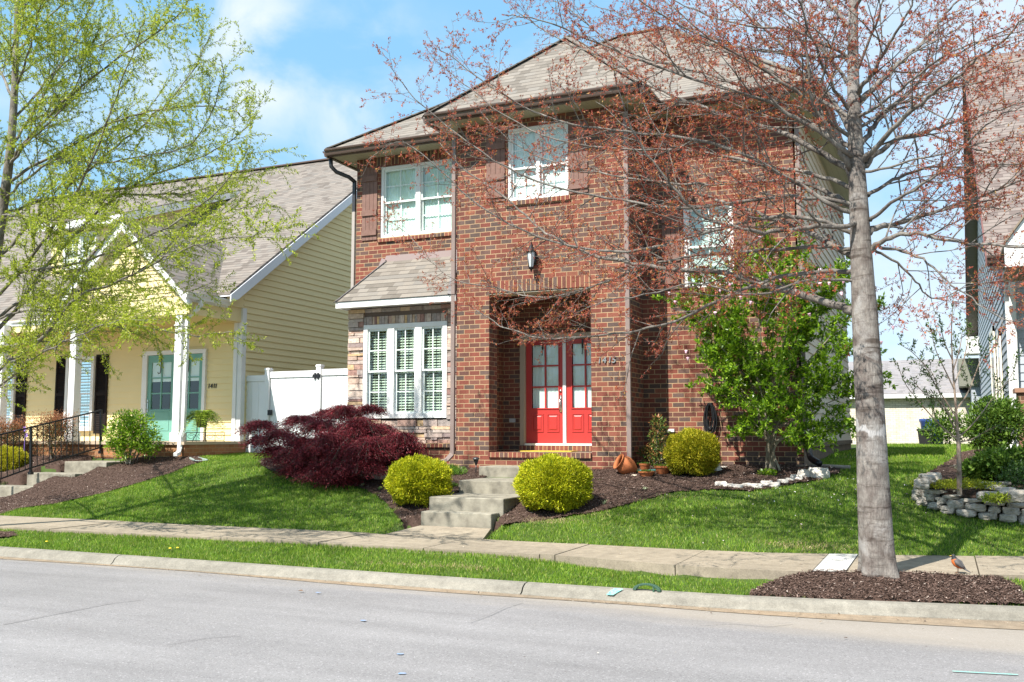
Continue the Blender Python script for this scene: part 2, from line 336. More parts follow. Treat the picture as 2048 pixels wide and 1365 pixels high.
def road_build(t, b):
    l = t.links.new; c = N(t, 'TexCoord')
    n1 = N(t, 'TexNoise', ins={'Scale': .35, 'Detail': 9, 'Roughness': .72}); l(c.outputs['Object'], n1.inputs['Vector'])
    mpn = N(t, 'Mapping'); mpn.inputs['Scale'].default_value = (.25, 1.6, 1); l(c.outputs['Object'], mpn.inputs[0])
    n3 = N(t, 'TexNoise', ins={'Scale': 1.1, 'Detail': 6, 'Roughness': .6}); l(mpn.outputs[0], n3.inputs['Vector'])
    v = N(t, 'TexVoronoi', ins={'Scale': 95}); l(c.outputs['Object'], v.inputs['Vector'])
    n2 = N(t, 'TexNoise', ins={'Scale': 160, 'Detail': 3, 'Roughness': .8}); l(c.outputs['Object'], n2.inputs['Vector'])
    r1 = ramp(t, [(.3, (.205, .197, .197)), (.7, (.255, .245, .245))]); l(n1.outputs['Fac'], r1.inputs[0])
    m0 = N(t, 'MixRGB', blend_type='SOFT_LIGHT'); m0.inputs[0].default_value = .45; l(r1.outputs[0], m0.inputs[1]); l(n3.outputs['Fac'], m0.inputs[2])
    m1 = N(t, 'MixRGB', blend_type='OVERLAY'); m1.inputs[0].default_value = .75; l(m0.outputs[0], m1.inputs[1]); l(n2.outputs['Fac'], m1.inputs[2])
    r2 = ramp(t, [(0, (.35, .35, .35)), (.35, (1, 1, 1))]); l(v.outputs['Distance'], r2.inputs[0])
    bwv = N(t, 'SeparateXYZ'); l(v.outputs['Color'], bwv.inputs[0])
    r3 = ramp(t, [(0, (.55, .54, .54)), (.08, (.85, .85, .85)), (.9, (1, 1, 1)), (1, (1.5, 1.5, 1.5))]); l(bwv.outputs[0], r3.inputs[0])
    m2 = N(t, 'MixRGB', blend_type='MULTIPLY'); m2.inputs[0].default_value = .8; l(m1.outputs[0], m2.inputs[1]); l(r3.outputs[0], m2.inputs[2])
    # tan silt washed out from the gutter, wider to the right
    so = N(t, 'SeparateXYZ'); l(c.outputs['Object'], so.inputs[0]); mx_ = N(t, 'MapRange'); mx_.inputs[1].default_value = -6; mx_.inputs[2].default_value = 1; mx_.inputs[3].default_value = .0; mx_.inputs[4].default_value = 1.0; l(so.outputs['X'], mx_.inputs[0])
    ay = N(t, 'Math', operation='ADD'); l(so.outputs['Y'], ay.inputs[0]); l(mx_.outputs[0], ay.inputs[1]); an = N(t, 'Math', operation='MULTIPLY_ADD'); l(n3.outputs['Fac'], an.inputs[0]); an.inputs[1].default_value = 1.3; l(ay.outputs[0], an.inputs[2])
    ms_ = N(t, 'MapRange', interpolation_type='SMOOTHSTEP'); ms_.inputs[1].default_value = 9.45; ms_.inputs[2].default_value = 10.2; ms_.inputs[4].default_value = .5; l(an.outputs[0], ms_.inputs[0]); m3_ = N(t, 'MixRGB'); l(ms_.outputs[0], m3_.inputs[0]); l(m2.outputs[0], m3_.inputs[1]); m3_.inputs[2].default_value = (.33, .28, .215, 1); m2 = m3_
    l(m2.outputs[0], b.inputs['Base Color']); b.inputs['Roughness'].default_value = .92; b.inputs['Specular IOR Level'].default_value = .2
    q = N(t, 'Bump', ins={'Strength': .5, 'Distance': .006}); l(n2.outputs['Fac'], q.inputs['Height']); l(q.outputs[0], b.inputs['Normal'])
ROAD = mat('worn_asphalt', build=road_build)
SOIL = mat('turf_soil', (.07, .115, .025), .95, .1, noise=(3, (.045, .06, .02), .6))
GRASS = rnd_mat('grass_blades', [(0, (.06, .15, .010)), (.35, (.14, .27, .018)), (.75, (.25, .39, .035)), (.93, (.38, .46, .07)), (1, (.54, .48, .20))], .5, .42, .35, nscale=2.2, namt=.32)
MULCH = mat('mulch_ground', (.085, .055, .043), .95, .1, noise=(25, (.045, .028, .022), .5), bump=(60, .8))
CHIPS = rnd_mat('wood_chips', [(0, (.045, .027, .021)), (.4, (.10, .062, .048)), (.8, (.15, .098, .078)), (.95, (.24, .17, .14)), (1, (.5, .42, .36))], .9)
def bark(t, b, c1=(.125, .105, .09), c2=(.22, .20, .175), c3=(.06, .05, .04), knots=False):
    l = t.links.new; c = N(t, 'TexCoord')
    mp1 = N(t, 'Mapping'); mp1.inputs['Scale'].default_value = (1, 1, .22); l(c.outputs['Object'], mp1.inputs[0])
    n1 = N(t, 'TexNoise', ins={'Scale': 6, 'Detail': 8, 'Roughness': .6, 'Distortion': .3}); l(c.outputs['Object'], n1.inputs['Vector'])
    n2 = N(t, 'TexNoise', ins={'Scale': 55, 'Detail': 6, 'Roughness': .7}); l(mp1.outputs[0], n2.inputs['Vector'])
    r = ramp(t, [(.3, c3), (.42, c1), (.62, c2), (.8, (.42, .39, .34))]); l(n1.outputs['Fac'], r.inputs[0])
    m = N(t, 'MixRGB', blend_type='OVERLAY'); m.inputs[0].default_value = .9; l(r.outputs[0], m.inputs[1]); l(n2.outputs['Fac'], m.inputs[2])
    outc = m.outputs[0]
    if knots:
        # pale lichen patches and dark horizontal scars of the smooth trunk
        v = N(t, 'TexNoise', ins={'Scale': 3.2, 'Detail': 5, 'Roughness': .55, 'Distortion': 1.0}); mp2 = N(t, 'Mapping'); mp2.inputs['Scale'].default_value = (1, 1, .8); mp2.inputs['Location'].default_value = (3, 1, 0); l(c.outputs['Object'], mp2.inputs[0]); l(mp2.outputs[0], v.inputs['Vector'])
        rv = ramp(t, [(.52, (0, 0, 0)), (.66, (1, 1, 1))]); l(v.outputs['Fac'], rv.inputs[0]); mv = N(t, 'MixRGB'); l(rv.outputs[0], mv.inputs[0]); l(outc, mv.inputs[1]); mv.inputs[2].default_value = (.31, .29, .27, 1)
        mm = N(t, 'MixRGB', blend_type='MULTIPLY'); mm.inputs[0].default_value = 1; l(mv.outputs[0], mm.inputs[1])
        mp3 = N(t, 'Mapping'); mp3.inputs['Scale'].default_value = (1.2, 1.2, 7); l(c.outputs['Object'], mp3.inputs[0]); w = N(t, 'TexNoise', ins={'Scale': 2.6, 'Detail': 5, 'Roughness': .6, 'Distortion': .5}); l(mp3.outputs[0], w.inputs['Vector'])
        rw = ramp(t, [(.33, (.38, .33, .30)), (.47, (1, 1, 1))]); l(w.outputs['Fac'], rw.inputs[0]); l(rw.outputs[0], mm.inputs[2])
        sz = N(t, 'SeparateXYZ'); l(c.outputs['Object'], sz.inputs[0]); ab = N(t, 'Math', operation='MULTIPLY_ADD'); l(v.outputs['Fac'], ab.inputs[0]); ab.inputs[1].default_value = .45; l(sz.outputs['Z'], ab.inputs[2])
        rb_ = N(t, 'MapRange', interpolation_type='SMOOTHSTEP'); rb_.inputs[1].default_value = .05; rb_.inputs[2].default_value = .02; ds = N(t, 'Math', operation='SUBTRACT'); l(ab.outputs[0], ds.inputs[0]); ds.inputs[1].default_value = 1.72; aa = N(t, 'Math', operation='ABSOLUTE'); l(ds.outputs[0], aa.inputs[0]); l(aa.outputs[0], rb_.inputs[0])
        mb2 = N(t, 'MixRGB'); l(rb_.outputs[0], mb2.inputs[0]); l(mm.outputs[0], mb2.inputs[1]); mb2.inputs[2].default_value = (.40, .385, .375, 1); outc = mb2.outputs[0]
    l(outc, b.inputs['Base Color']); b.inputs['Roughness'].default_value = .85
    q = N(t, 'Bump', ins={'Strength': 1.0, 'Distance': .02}); l(n2.outputs['Fac'], q.inputs['Height']); l(q.outputs[0], b.inputs['Normal'])
BARK = mat('grey_bark', build=bark); BARKT = mat('grey_trunk_bark', build=lambda t, b: bark(t, b, (.14, .115, .10), (.24, .215, .19), (.07, .05, .042), True))
BARKD = mat('dark_bark', build=lambda t, b: bark(t, b, (.13, .11, .085), (.24, .22, .18), (.07, .06, .045)))
STONE = rnd_mat('limestone', [(0, (.16, .145, .13)), (.5, (.27, .25, .225)), (1, (.40, .36, .30))], .9, nscale=9, bump=1., namt=.5)
TERRA = mat('terracotta', (.42, .14, .05), .75, .2, noise=(9, (.34, .11, .045), .5))
def glass_build(t, b):
    l = t.links.new; o = t.nodes['Material Output']
    tr = N(t, 'BsdfTransparent'); tr.inputs[0].default_value = (.86, .95, .92, 1)
    gl = N(t, 'BsdfGlossy'); gl.inputs['Roughness'].default_value = .015
    fr = N(t, 'LayerWeight'); fr.inputs[0].default_value = .5; pw = N(t, 'Math', operation='POWER'); l(fr.outputs['Facing'], pw.inputs[0]); pw.inputs[1].default_value = 4
    mm = N(t, 'Math', operation='MULTIPLY_ADD'); l(pw.outputs[0], mm.inputs[0]); mm.inputs[1].default_value = .8; mm.inputs[2].default_value = .10
    ms = N(t, 'MixShader'); l(mm.outputs[0], ms.inputs[0]); l(tr.outputs[0], ms.inputs[1]); l(gl.outputs[0], ms.inputs[2]); l(ms.outputs[0], o.inputs[0])
GLASS = mat('window_glass', build=glass_build)

#TERRAIN_BEGIN
def sstep(a, b, x):
    t = np.clip((x - a) / (b - a), 0, 1); return t * t * (3 - 2 * t)
def curve(X, xs, ys): return np.interp(X, xs, ys)
KX = [-60, -12, -6, -3.7, -2.2, -1.7, -.85, .6, 3, 8, 60]
KY = [9.50, 9.50, 9.50, 9.51, 9.55, 9.58, 9.72, 10.0, 10.6, 12.3, 40]
def yk(X): return curve(X, KX, KY)                     # back edge of the kerb
def ywn(X): return curve(X, [-60, -12.7, -9.5, -6.8, -4.1, -3.0, -2.4, -1.7, -.9, .66, 3, 8, 60], [10.0, 10.05, 10.18, 10.28, 10.27, 10.08, 9.95, 9.97, 10.16, 10.64, 11.3, 13.1, 41])
def ywf(X): return curve(X, [-60, -14.5, -10.8, -7.6, -4.6, -2.6, -2.0, -1.3, .77, 3, 8, 60], [11.45, 11.45, 11.5, 11.49, 11.44, 11.41, 11.44, 11.62, 12.27, 12.95, 14.8, 42])
def gz(X, Y):
    X = np.asarray(X, float); Y = np.asarray(Y, float)
    k, n, w = yk(X), ywn(X), ywf(X)
    low = sstep(-5.0, -3.2, X) * (1 - sstep(-1.7, -1.1, X))
    strip = .085 + (np.clip((Y - k) / (n - k + 1e-6), 0, 1)) * (.175 - .075 * low)
    t = np.clip((Y - w) / 4.3, 0, 1)
    lawn = .30 + .84 * (1 - (1 - t) ** 1.4) + .14 * sstep(16, 21, Y)
    lf = np.interp(Y - np.maximum(w - 11.45, 0), [11.45, 13.3, 14.1, 15.1, 16.0, 18, 21], [.30, .42, .62, .98, 1.17, 1.24, 1.28]); b = 1 - sstep(-15.6, -12.6, X); lawn = lawn * (1 - b) + lf * b
    for xa, xb, ya, yb, zz in ((-17.4, -15.95, 15.05, 15.95, .75), (-17.9, -16.3, 14.55, 15.05, .5), (-18.5, -16.95, 14.05, 14.55, .28), (-18.4, -16.8, 11.3, 14.05, .22)): lawn = np.where((X > xa) & (X < xb) & (Y > ya) & (Y < yb), zz, lawn)
    z = np.where(Y < k, -.06, np.where(Y < w - .02, strip, lawn))
    z = np.where((Y >= n + .02) & (Y < w - .02), .22, z)
    path = sstep(-7.06, -6.98, X) * (1 - sstep(-5.54, -5.46, X)) * (1 - sstep(12.06, 12.16, Y)); z = np.where(Y > w - .02, z * (1 - path) + .26 * path, z)
    z = np.where(Y < -1.2, .08, z)
    return z
#TERRAIN_END
def inpoly(px, py, poly):
    ins = np.zeros(px.shape, bool); n = len(poly)
    for i in range(n):
        x1, y1 = poly[i][:2]; x2, y2 = poly[(i + 1) % n][:2]
        if y1 == y2: continue
        c = ((y1 > py) != (y2 > py)) & (px < (x2 - x1) * (py - y1) / (y2 - y1) + x1); ins ^= c
    return ins
rng = np.random.default_rng(11); random.seed(5)

# ---------------------------------------------------------------- ground, road, kerb, sidewalk
def grid_sheet(name, xs, ys, zf, m, kind='structure', cell=None, smooth=True):
    xs = np.array(xs, float); ys = np.array(ys, float); X, Y = np.meshgrid(xs, ys, indexing='ij'); Z = zf(X, Y)
    nx, ny = X.shape; v = np.stack([X, Y, Z], -1).reshape(-1, 3)
    i = np.arange(nx - 1)[:, None] * ny + np.arange(ny - 1)[None, :]; i = i.reshape(-1)
    f = np.stack([i, i + ny, i + ny + 1, i + 1], -1)
    if cell is not None:
        cx = (X[:-1, :-1] + X[1:, 1:]).reshape(-1) / 2; cy = (Y[:-1, :-1] + Y[1:, 1:]).reshape(-1) / 2
        f = f[cell(cx, cy)]; used = np.unique(f); mp_ = np.full(len(v), -1); mp_[used] = np.arange(len(used)); v = v[used]; f = mp_[f]
    me = bpy.data.meshes.new(name); me.from_pydata(v.tolist(), [], f.tolist()); me.materials.append(m)
    me.polygons.foreach_set('use_smooth', [smooth] * len(f)); o = bpy.data.objects.new(name, me); COL.objects.link(o); ORG[o] = Vector((0, 0, 0))
    o['kind'] = kind; return o
far = [-900, -300, -120, -60]
gx = far + list(np.arange(-40, -18, .6)) + list(np.arange(-18, 6, .16)) + list(np.arange(6, 30, .6)) + [60, 120, 300, 900]
gy = far + [-20, -4, 0, 5, 8] + list(np.arange(9, 17, .1)) + list(np.arange(17, 45, .5)) + [60, 90, 140, 300, 900]
ground = grid_sheet('ground', gx, gy, gz, SOIL)

road = grid_sheet('road', [-900, -60] + list(np.arange(-40, 20, .5)) + [60, 900], list(np.linspace(0, 1, 14)),
    lambda X, Y: X * 0, ROAD)
for v in road.data.vertices:
    t = v.co.y; y1 = float(yk(v.co.x)) - .2; v.co.y = -1.2 + t * (y1 + 1.2); v.co.z = .002 + .018 * math.sin(math.pi * t)
# hairline joint, blue survey marks: thin sheets lying on the road
k = MB()
def road_strip(mb, pts, w, z=.0265):
    for a, b in zip(pts, pts[1:]):
        a = Vector((a[0], a[1], 0)); b = Vector((b[0], b[1], 0)); n = Vector((-(b - a).y, (b - a).x, 0)).normalized() * w / 2
        mb.face([(*(a - n).xy, z), (*(b - n).xy, z), (*(b + n).xy, z), (*(a + n).xy, z)])
CRACK = mat('crack', (.16, .15, .15), .95)
pts = [[-7.471,5.958,0.02],[-7.469,6.231,0.02],[-7.468,6.44,0.02],[-7.465,6.772,0.02],[-7.462,7.127,0.02],[-7.346,7.428,0.02]]
road_strip(k, pts, .012)
o = k.build('road_crack', CRACK); o['kind'] = 'structure'
for pts_ in [[[-1.977,8.41,0.02],[-1.719,8.622,0.02],[-1.458,8.594,0.02],[-1.238,8.812,0.02]],[[-3.839,7.701,0.02],[-3.809,8.099,0.02],[-3.875,8.52,0.015],[-3.839,8.856,0.012]],[[-5.608,5.921,0.02],[-5.467,6.268,0.02],[-5.297,6.429,0.02]]]:
    k = MB(); road_strip(k, [(a[0] + random.gauss(0, .01), a[1]) for a in pts_], .007); o = k.build('road_crack', CRACK); o['kind'] = 'structure'
BLUEP = mat('blue_marking_paint', (.14, .30, .60), .8, noise=(60, (.26, .28, .32), .25))
AQUAP = mat('aqua_marking_paint', (.12, .50, .42), .8, noise=(50, (.30, .46, .40), .3))
for q, (cx, cy, cz) in enumerate([[-4.726,7.38,0.02],[-3.765,6.386,0.02],[-3.454,5.881,0.02],[-5.983,8.469,0.01]]):
    k = MB(); n = 11
    k.face([(cx + math.cos(a) * .032 * (.6 + .7 * random.random()), cy + math.sin(a) * .022 * (.6 + .7 * random.random()), .024 if cy < 8.9 else .0145) for a in [2 * math.pi * i / n for i in range(n)]])
    tag(k.build('paint_mark', BLUEP, loc=(cx, cy, .02)), ['small blue paint dab on the road, the one below the steps', 'blue paint dab in the middle of the road', 'faint blue paint dab nearest the bottom edge of the photo', 'pale blue speck of paint near the kerb, left of the steps'][q], 'paint mark', 'blue paint dabs on the road')

k = MB(); road_strip(k, [[-0.004,7.497,0.02],[0.169,7.528,0.02],[0.404,7.572,0.02]], .022, .022); tag(k.build('paint_mark', AQUAP, loc=[0.2,7.542,0.02], uv=False), 'thin aqua survey line on the road at the lower right corner', 'paint mark')
# kerb: rolled concrete kerb cut by joints, with a silt-stained gutter in front
def kerb_piece(x0, x1):
    k = MB(); prof = [(.02, .02), (.0, .105), (-.03, .112), (-.10, .105), (-.155, .075), (-.185, .03), (-.215, .012), (-.23, -.05)]
    xs = np.linspace(x0, x1, max(2, int((x1 - x0) / .4) + 1)); base = 0
    for x in xs:
        for dy, z in prof: k.v.append((x, float(yk(x)) + dy, z))
    m = len(prof)
    for i in range(len(xs) - 1):
        for j in range(m - 1): k.f.append((i*m+j, i*m+j+1, (i+1)*m+j+1, (i+1)*m+j)); k.m.append(0)
    k.f.append(tuple(range(m))[::-1]); k.m.append(0); k.f.append(tuple((len(xs)-1)*m + j for j in range(m))); k.m.append(0)
    return k
joints = [-60, -29.6, -24.5, -19.4, -14.25, -9.735, -4.05, 1.15, 6.2, 12, 30]
ck = MB()
for a, b in zip(joints, joints[1:]):
    p = kerb_piece(a + .008, b - .008); n = len(ck.v); ck.v += p.v; ck.f += [tuple(i + n for i in f) for f in p.f]; ck.m += p.m
o = ck.build('kerb', KERB, uv=False); o['kind'] = 'structure'
for p_ in o.data.polygons: p_.use_smooth = False
gt = MB()
xs = np.arange(-60, 30, .5)
for a, b in zip(xs, xs[1:]):
    wa = .34 + .07 * math.sin(a * .9) + .25 * sstep(-4, 0, a); wb = .34 + .07 * math.sin(b * .9) + .25 * sstep(-4, 0, b)
    gt.face([(a, yk(a) - .2, .0125), (a, yk(a) - wa, .0125), (b, yk(b) - wb, .0125), (b, yk(b) - .2, .0125)][::-1])
for f_ in range(len(gt.f)): pass
o = gt.build('gutter', GUTT, uv=False); o['kind'] = 'structure'
for v in o.data.vertices: v.co.z = .007 + .018 * math.sin(math.pi * min(1, (v.co.y + 1.2) / (float(yk(v.co.x)) + 1.0)))
# aqua survey stroke on the kerb face
p0, p1 = [[-3.035,9.407,0.105],[-3.093,9.357,0.03]]
k = MB(); k.hexa([(p0[0]-.045, p0[1], .114), (p0[0]+.055, p0[1], .114), (p1[0]+.03, p1[1]-.02, .06), (p1[0]-.04, p1[1]-.02, .06), (p0[0]-.045, p0[1], .117), (p0[0]+.055, p0[1], .117), (p1[0]+.03, p1[1]-.02, .066), (p1[0]-.04, p1[1]-.02, .066)])
tag(k.build('paint_mark', AQUAP, loc=p0, uv=False), 'aqua paint stroke across the kerb beside the green meter box', 'paint mark')

def walk_slab(a, b, ztop=.30, mb=None):
    mb = mb or MB(); xs = np.linspace(a, b, 5)
    for i in range(4):
        x0, x1 = xs[i], xs[i + 1]
        p = [(x0, ywn(x0), .02), (x1, ywn(x1), .02), (x1, ywf(x1), .02), (x0, ywf(x0), .02)]
        mb.slab(p, (0, 0, ztop - .02))
    return mb
sj = [-30] + [x for x in np.arange(-28.4, -4.2, 1.51)] + [-4.05, -2.6, -1.24, -.93, .27, 1.75, 3.3, 5, 9]
kk = MB()
for a, b in zip(sj, sj[1:]):
    if abs(a + 1.24) < .01: continue
    walk_slab(a + .006, b - .006, .30 + .004 * math.sin(a * 7), kk)
o = kk.build('sidewalk', WALK, uv=False); o['kind'] = 'structure'
o = walk_slab(-1.236, -.936, .304).build('sidewalk_patch', WALKW, uv=False); o['kind'] = 'structure'
# short path slab from the sidewalk to the steps
k = MB(); k.hexa([(-6.98, 11.42, .2), (-5.50, 11.40, .2), (-5.68, 12.02, .2), (-6.78, 12.02, .2), (-6.98, 11.42, .306), (-5.50, 11.40, .306), (-5.68, 12.02, .38), (-6.78, 12.02, .38)])
o = k.build('path', WALK, uv=False); o['kind'] = 'structure'

# ---------------------------------------------------------------- planted beds and lawn
BED_MAPLE = [[-6.87,12.1],[-7.02,11.95],[-7.146,12.05],[-7.706,12.65],[-8.305,13.175],[-8.912,13.525],[-9.663,13.675],[-10.586,14.075],[-11.455,14.55],[-12.393,15.425],[-13.33,17.35]] + [[-11.6, 16.6], [-6.9, 16.6], [-6.8, 12.0]]
BED_RIGHT = [[-5.667,12.125],[-5.436,11.95],[-5.207,12.1],[-4.831,12.25],[-4.418,12.5],[-4.096,12.825],[-3.791,13.25],[-3.529,13.625],[-3.059,13.775],[-2.489,13.725],[-2.066,14.1],[-1.646,14.6],[-1.424,15.2],[-1.413,15.9]] + [[-1.95, 16.4], [-5.6, 16.6], [-5.6, 12.0]]
BED_YELLOW = [[-14.547,11.45],[-14.726,11.975],[-14.287,12.425],[-14.067,13.1],[-13.739,13.725],[-13.653,14.525],[-13.804,15.45],[-15.068,16.7]] + [[-14.7, 16.6], [-30, 17], [-30, 11.6]]
BED_TREE = [[-1.769,9.625],[-1.666,9.875],[-1.449,10.05],[-1.209,10.475],[-0.934,10.675],[-0.223,10.85],[0.282,10.85],[0.489,10.525],[0.607,10.4],[0.664,10.1]] + [[.7, 10.03], [-.85, 9.70], [-1.75, 9.56]]
BED_CORNER = [[-14.5, 9.9], [-12.4, 9.98], [-12.15, 9.86], [-12.5, 9.7], [-14.5, 9.62]]
BED_STONE = [[-0.322,13.9],[-0.071,13.6],[0.156,13.425],[0.491,13.4],[0.862,13.4],[1.253,13.475]] + [[2.1, 13.2], [2.3, 15.5], [2.0, 21.7], [1.3, 21.7]] + [[0.834,26.825],[0.395,21.6],[0.069,18.0],[-0.095,15.65],[-0.255,14.725]]
def bumpy(X, Y): return .012 * np.sin(X * 5.3 + Y * 2.1) * np.sin(Y * 6.1 - X * 1.7) + .006 * np.sin(X * 23 + 1.3 * np.sin(Y * 19)) * np.sin(Y * 27)
def zmulch(X, Y): return gz(X, Y) + .022 + bumpy(X, Y)
def ztree(X, Y): return gz(X, Y) + .03 + .03 * np.exp(-((X + .645) ** 2 / 1.2 + (Y - 10.2) ** 2 / .12)) + bumpy(X, Y) * .7
def zstone(X, Y):
    d = sstep(0, 1, 1 - np.clip((Y - 12.6) / 4.5, 0, 1)); return gz(X, Y) + .03 + .22 * d * (1 - sstep(1.2, 1.9, X)) + bumpy(X, Y)
def bed(poly, zf, name='mulch_bed', step=.045):
    P = np.array(poly); xs = np.arange(max(P[:, 0].min(), -24), P[:, 0].max() + step, step); ys = np.arange(P[:, 1].min(), P[:, 1].max() + step, step)
    return grid_sheet(name, xs, ys, zf, MULCH, cell=lambda cx, cy: inpoly(cx, cy, poly))
for pl, zf in ((BED_MAPLE, zmulch), (BED_RIGHT, zmulch), (BED_YELLOW, zmulch), (BED_TREE, ztree), (BED_CORNER, zmulch), (BED_STONE, zstone)): bed(pl, zf)
def rand_in(poly, dens, xmin=-24):
    P = np.array(poly); x0, x1, y0, y1 = max(P[:, 0].min(), xmin), P[:, 0].max(), P[:, 1].min(), P[:, 1].max()
    n = int((x1 - x0) * (y1 - y0) * dens); x = rng.uniform(x0, x1, n); y = rng.uniform(y0, y1, n); k = inpoly(x, y, poly); return x[k], y[k]
def unit(v): return v / (np.linalg.norm(v, axis=-1, keepdims=True) + 1e-9)
chips = []
for pl, zf, dn in ((BED_MAPLE, zmulch, 2000), (BED_RIGHT, zmulch, 2400), (BED_YELLOW, zmulch, 1300), (BED_TREE, ztree, 7000), (BED_STONE, zstone, 500), (BED_CORNER, zmulch, 1500)):
    x, y = rand_in(pl, dn, -19); n = len(x); z = zf(x, y) + rng.uniform(0, .012, n)
    d = unit(np.stack([rng.normal(size=n), rng.normal(size=n), rng.normal(size=n) * .35], -1)); w = unit(np.cross(d, [0, 0, 1]) + rng.normal(size=(n, 3)) * .3)
    ln = rng.uniform(.005, .017, n)[:, None]; wd = rng.uniform(.002, .006, n)[:, None]; c = np.stack([x, y, z], -1)
    chips.append(np.stack([c - d*ln - w*wd, c + d*ln - w*wd, c + d*ln + w*wd, c - d*ln + w*wd], 1))
o = np_mesh('wood_chips', np.concatenate(chips), 4, CHIPS); tag(o, 'dark brown shredded bark mulch covering the planting beds', 'mulch', kind='stuff')

NOGRASS = [BED_MAPLE, BED_RIGHT, BED_YELLOW, BED_TREE, BED_CORNER, BED_STONE,
           [[-7.0, 11.3], [-5.5, 11.3], [-5.6, 16], [-6.9, 16]]]
def blades(x, y, h0, w0):
    keep = np.ones(len(x), bool); jx = x + .05 * np.sin(x * 17 + y * 9) + rng.normal(size=len(x)) * .018; jy = y + .05 * np.sin(y * 19 - x * 7) + rng.normal(size=len(x)) * .018
    for pl in NOGRASS: keep &= ~inpoly(jx, jy, pl)
    k, n_, w_ = yk(x), ywn(x), ywf(x)
    over = .035
    keep &= (y > k + .015) & ((y < n_ + over * rng.random(len(x))) | (y > w_ - over * rng.random(len(x))))
    # keep clear of the houses
    keep &= ~((x > -10.6) & (x < -2.0) & (y > 15.9)) & ~((x > -10.25) & (x < -4.6) & (y > 14.95)) & ~((x < -14.75) & (y > 15.9)) & ~((x > 1.25) & (y > 21.7))
    x, y = x[keep], y[keep]; n = len(x)
    z = gz(x, y); 
    pat = .5 + .5 * np.sin(x * 2.1 + 1.7 * np.sin(y * 1.3)) * np.sin(y * 2.9 + 1.1 * np.sin(x * 2.3)) + .4 * np.sin(x * 9 + y * 4) * np.sin(y * 11 - x * 3)
    h = h0 * (.55 + .5 * rng.random(n) + .35 * np.clip(pat, 0, 1.4)); w = w0 * (.7 + .6 * rng.random(n))
    a = rng.uniform(0, 2 * np.pi, n); s = np.stack([np.cos(a), np.sin(a), a * 0], -1)
    lean = np.stack([rng.normal(size=n) * .45 + .15 * np.sin(x * 3), rng.normal(size=n) * .45, np.ones(n)], -1)
    c = np.stack([x, y, z - .004], -1); t = c + unit(lean) * h[:, None]
    return np.stack([c - s * w[:, None] / 2, c + s * w[:, None] / 2, t], 1)
def scatter(x0, x1, y0, y1, dens):
    n = int((x1 - x0) * (y1 - y0) * dens); return rng.uniform(x0, x1, n), rng.uniform(y0, y1, n)
bl = [blades(*scatter(-16, 3.5, 9.4, 10.7, 6500), .042, .008), blades(*scatter(-20, 4.5, 11.3, 13.2, 4200), .046, .009),
      blades(*scatter(-17, 4.5, 13.2, 18.5, 2300), .048, .011), blades(*scatter(4.5, 9, 11.5, 21, 600), .06, .018), blades(*scatter(-4, 6, 18.5, 26, 700), .05, .016), blades(*scatter(-14.8, -10.4, 17, 19, 1500), .05, .012),
      blades(*scatter(-6, 8, 26, 41, 200), .07, .03)]
o = np_mesh('grass', np.concatenate(bl), 3, GRASS); tag(o, 'short green lawn grass growing beside the sidewalk and up to the houses', 'grass', kind='stuff')
NB = sum(len(b) for b in bl)
# dry straw-coloured grass along the bed edge and in worn spots
DRY = []
for (ex, ey, sx_, sy_, n_) in [[-5.155,12.15,0.35,0.05,500.0],[-4.821,12.225,0.25,0.04,260.0],[-3.681,13.375,0.35,0.05,300.0],[-4.41,12.475,0.3,0.04,160.0],[-1.625,11.728,0.22,0.06,420.0],[-5.795,9.804,0.35,0.05,260.0],[-4.972,9.842,0.25,0.04,220.0],[0.268,10.359,0.3,0.08,500.0],[0.468,10.15,0.3,0.08,400.0],[-9.678,9.458,0.2,0.03,120.0],[-1.277,11.875,0.2,0.05,200.0]]:
    x = rng.normal(ex, sx_, int(n_)); y = rng.normal(ey, sy_, int(n_)); z = gz(x, y); n = len(x); a = rng.uniform(0, 6.28, n); s = np.stack([np.cos(a), np.sin(a), a * 0], -1) * .004; c = np.stack([x, y, z], -1); t = c + unit(np.stack([rng.normal(size=n), rng.normal(size=n), np.full(n, .9)], -1)) * rng.uniform(.03, .055, n)[:, None]
    kz = (y > yk(x) + .01) & ((y < ywn(x)) | (y > ywf(x))); DRY.append(np.stack([c - s, c + s, t], 1)[kz])
tag(np_mesh('dry_grass', np.concatenate(DRY), 3, rnd_mat('straw', [(0, (.42, .32, .16)), (1, (.62, .50, .30))], .7, .3)), 'patches of straw-coloured dry grass at the lawn edges', 'dry grass', kind='stuff')
# grit, crumbs and leaf bits lying in the gutter and on the pavement
x = np.concatenate([rng.uniform(-13, 2, 1500), rng.uniform(-13, 2, 260), rng.uniform(-9, 2, 420)]); y = np.concatenate([yk(x[:1500]) - .25 - np.abs(rng.normal(size=1500)) * .13, rng.uniform(5.5, 9, 260), ywn(x[1760:]) + rng.uniform(.02, 1.2, 420)]); z = np.concatenate([np.full(1500, .016), np.full(260, .024), np.full(420, .306)]) + .002
n = len(x); c = np.stack([x, y, z], -1); d = unit(rng.normal(size=(n, 3)) * [1, 1, .15]); w = unit(np.cross(d, [0, 0, 1]) + rng.normal(size=(n, 3)) * .2); ln = (rng.uniform(.003, .010, n) * np.where(rng.random(n) < .06, 2, 1))[:, None]
tag(np_mesh('street_grit', np.stack([c - d * ln, c + w * ln * .5, c + d * ln, c - w * ln * .5], 1), 4, rnd_mat('grit', [(0, (.06, .04, .03)), (.5, (.16, .12, .09)), (.8, (.3, .24, .17)), (1, (.55, .5, .42))], .9)), 'grit and leaf crumbs lying in the gutter and on the pavement', 'grit', kind='stuff')
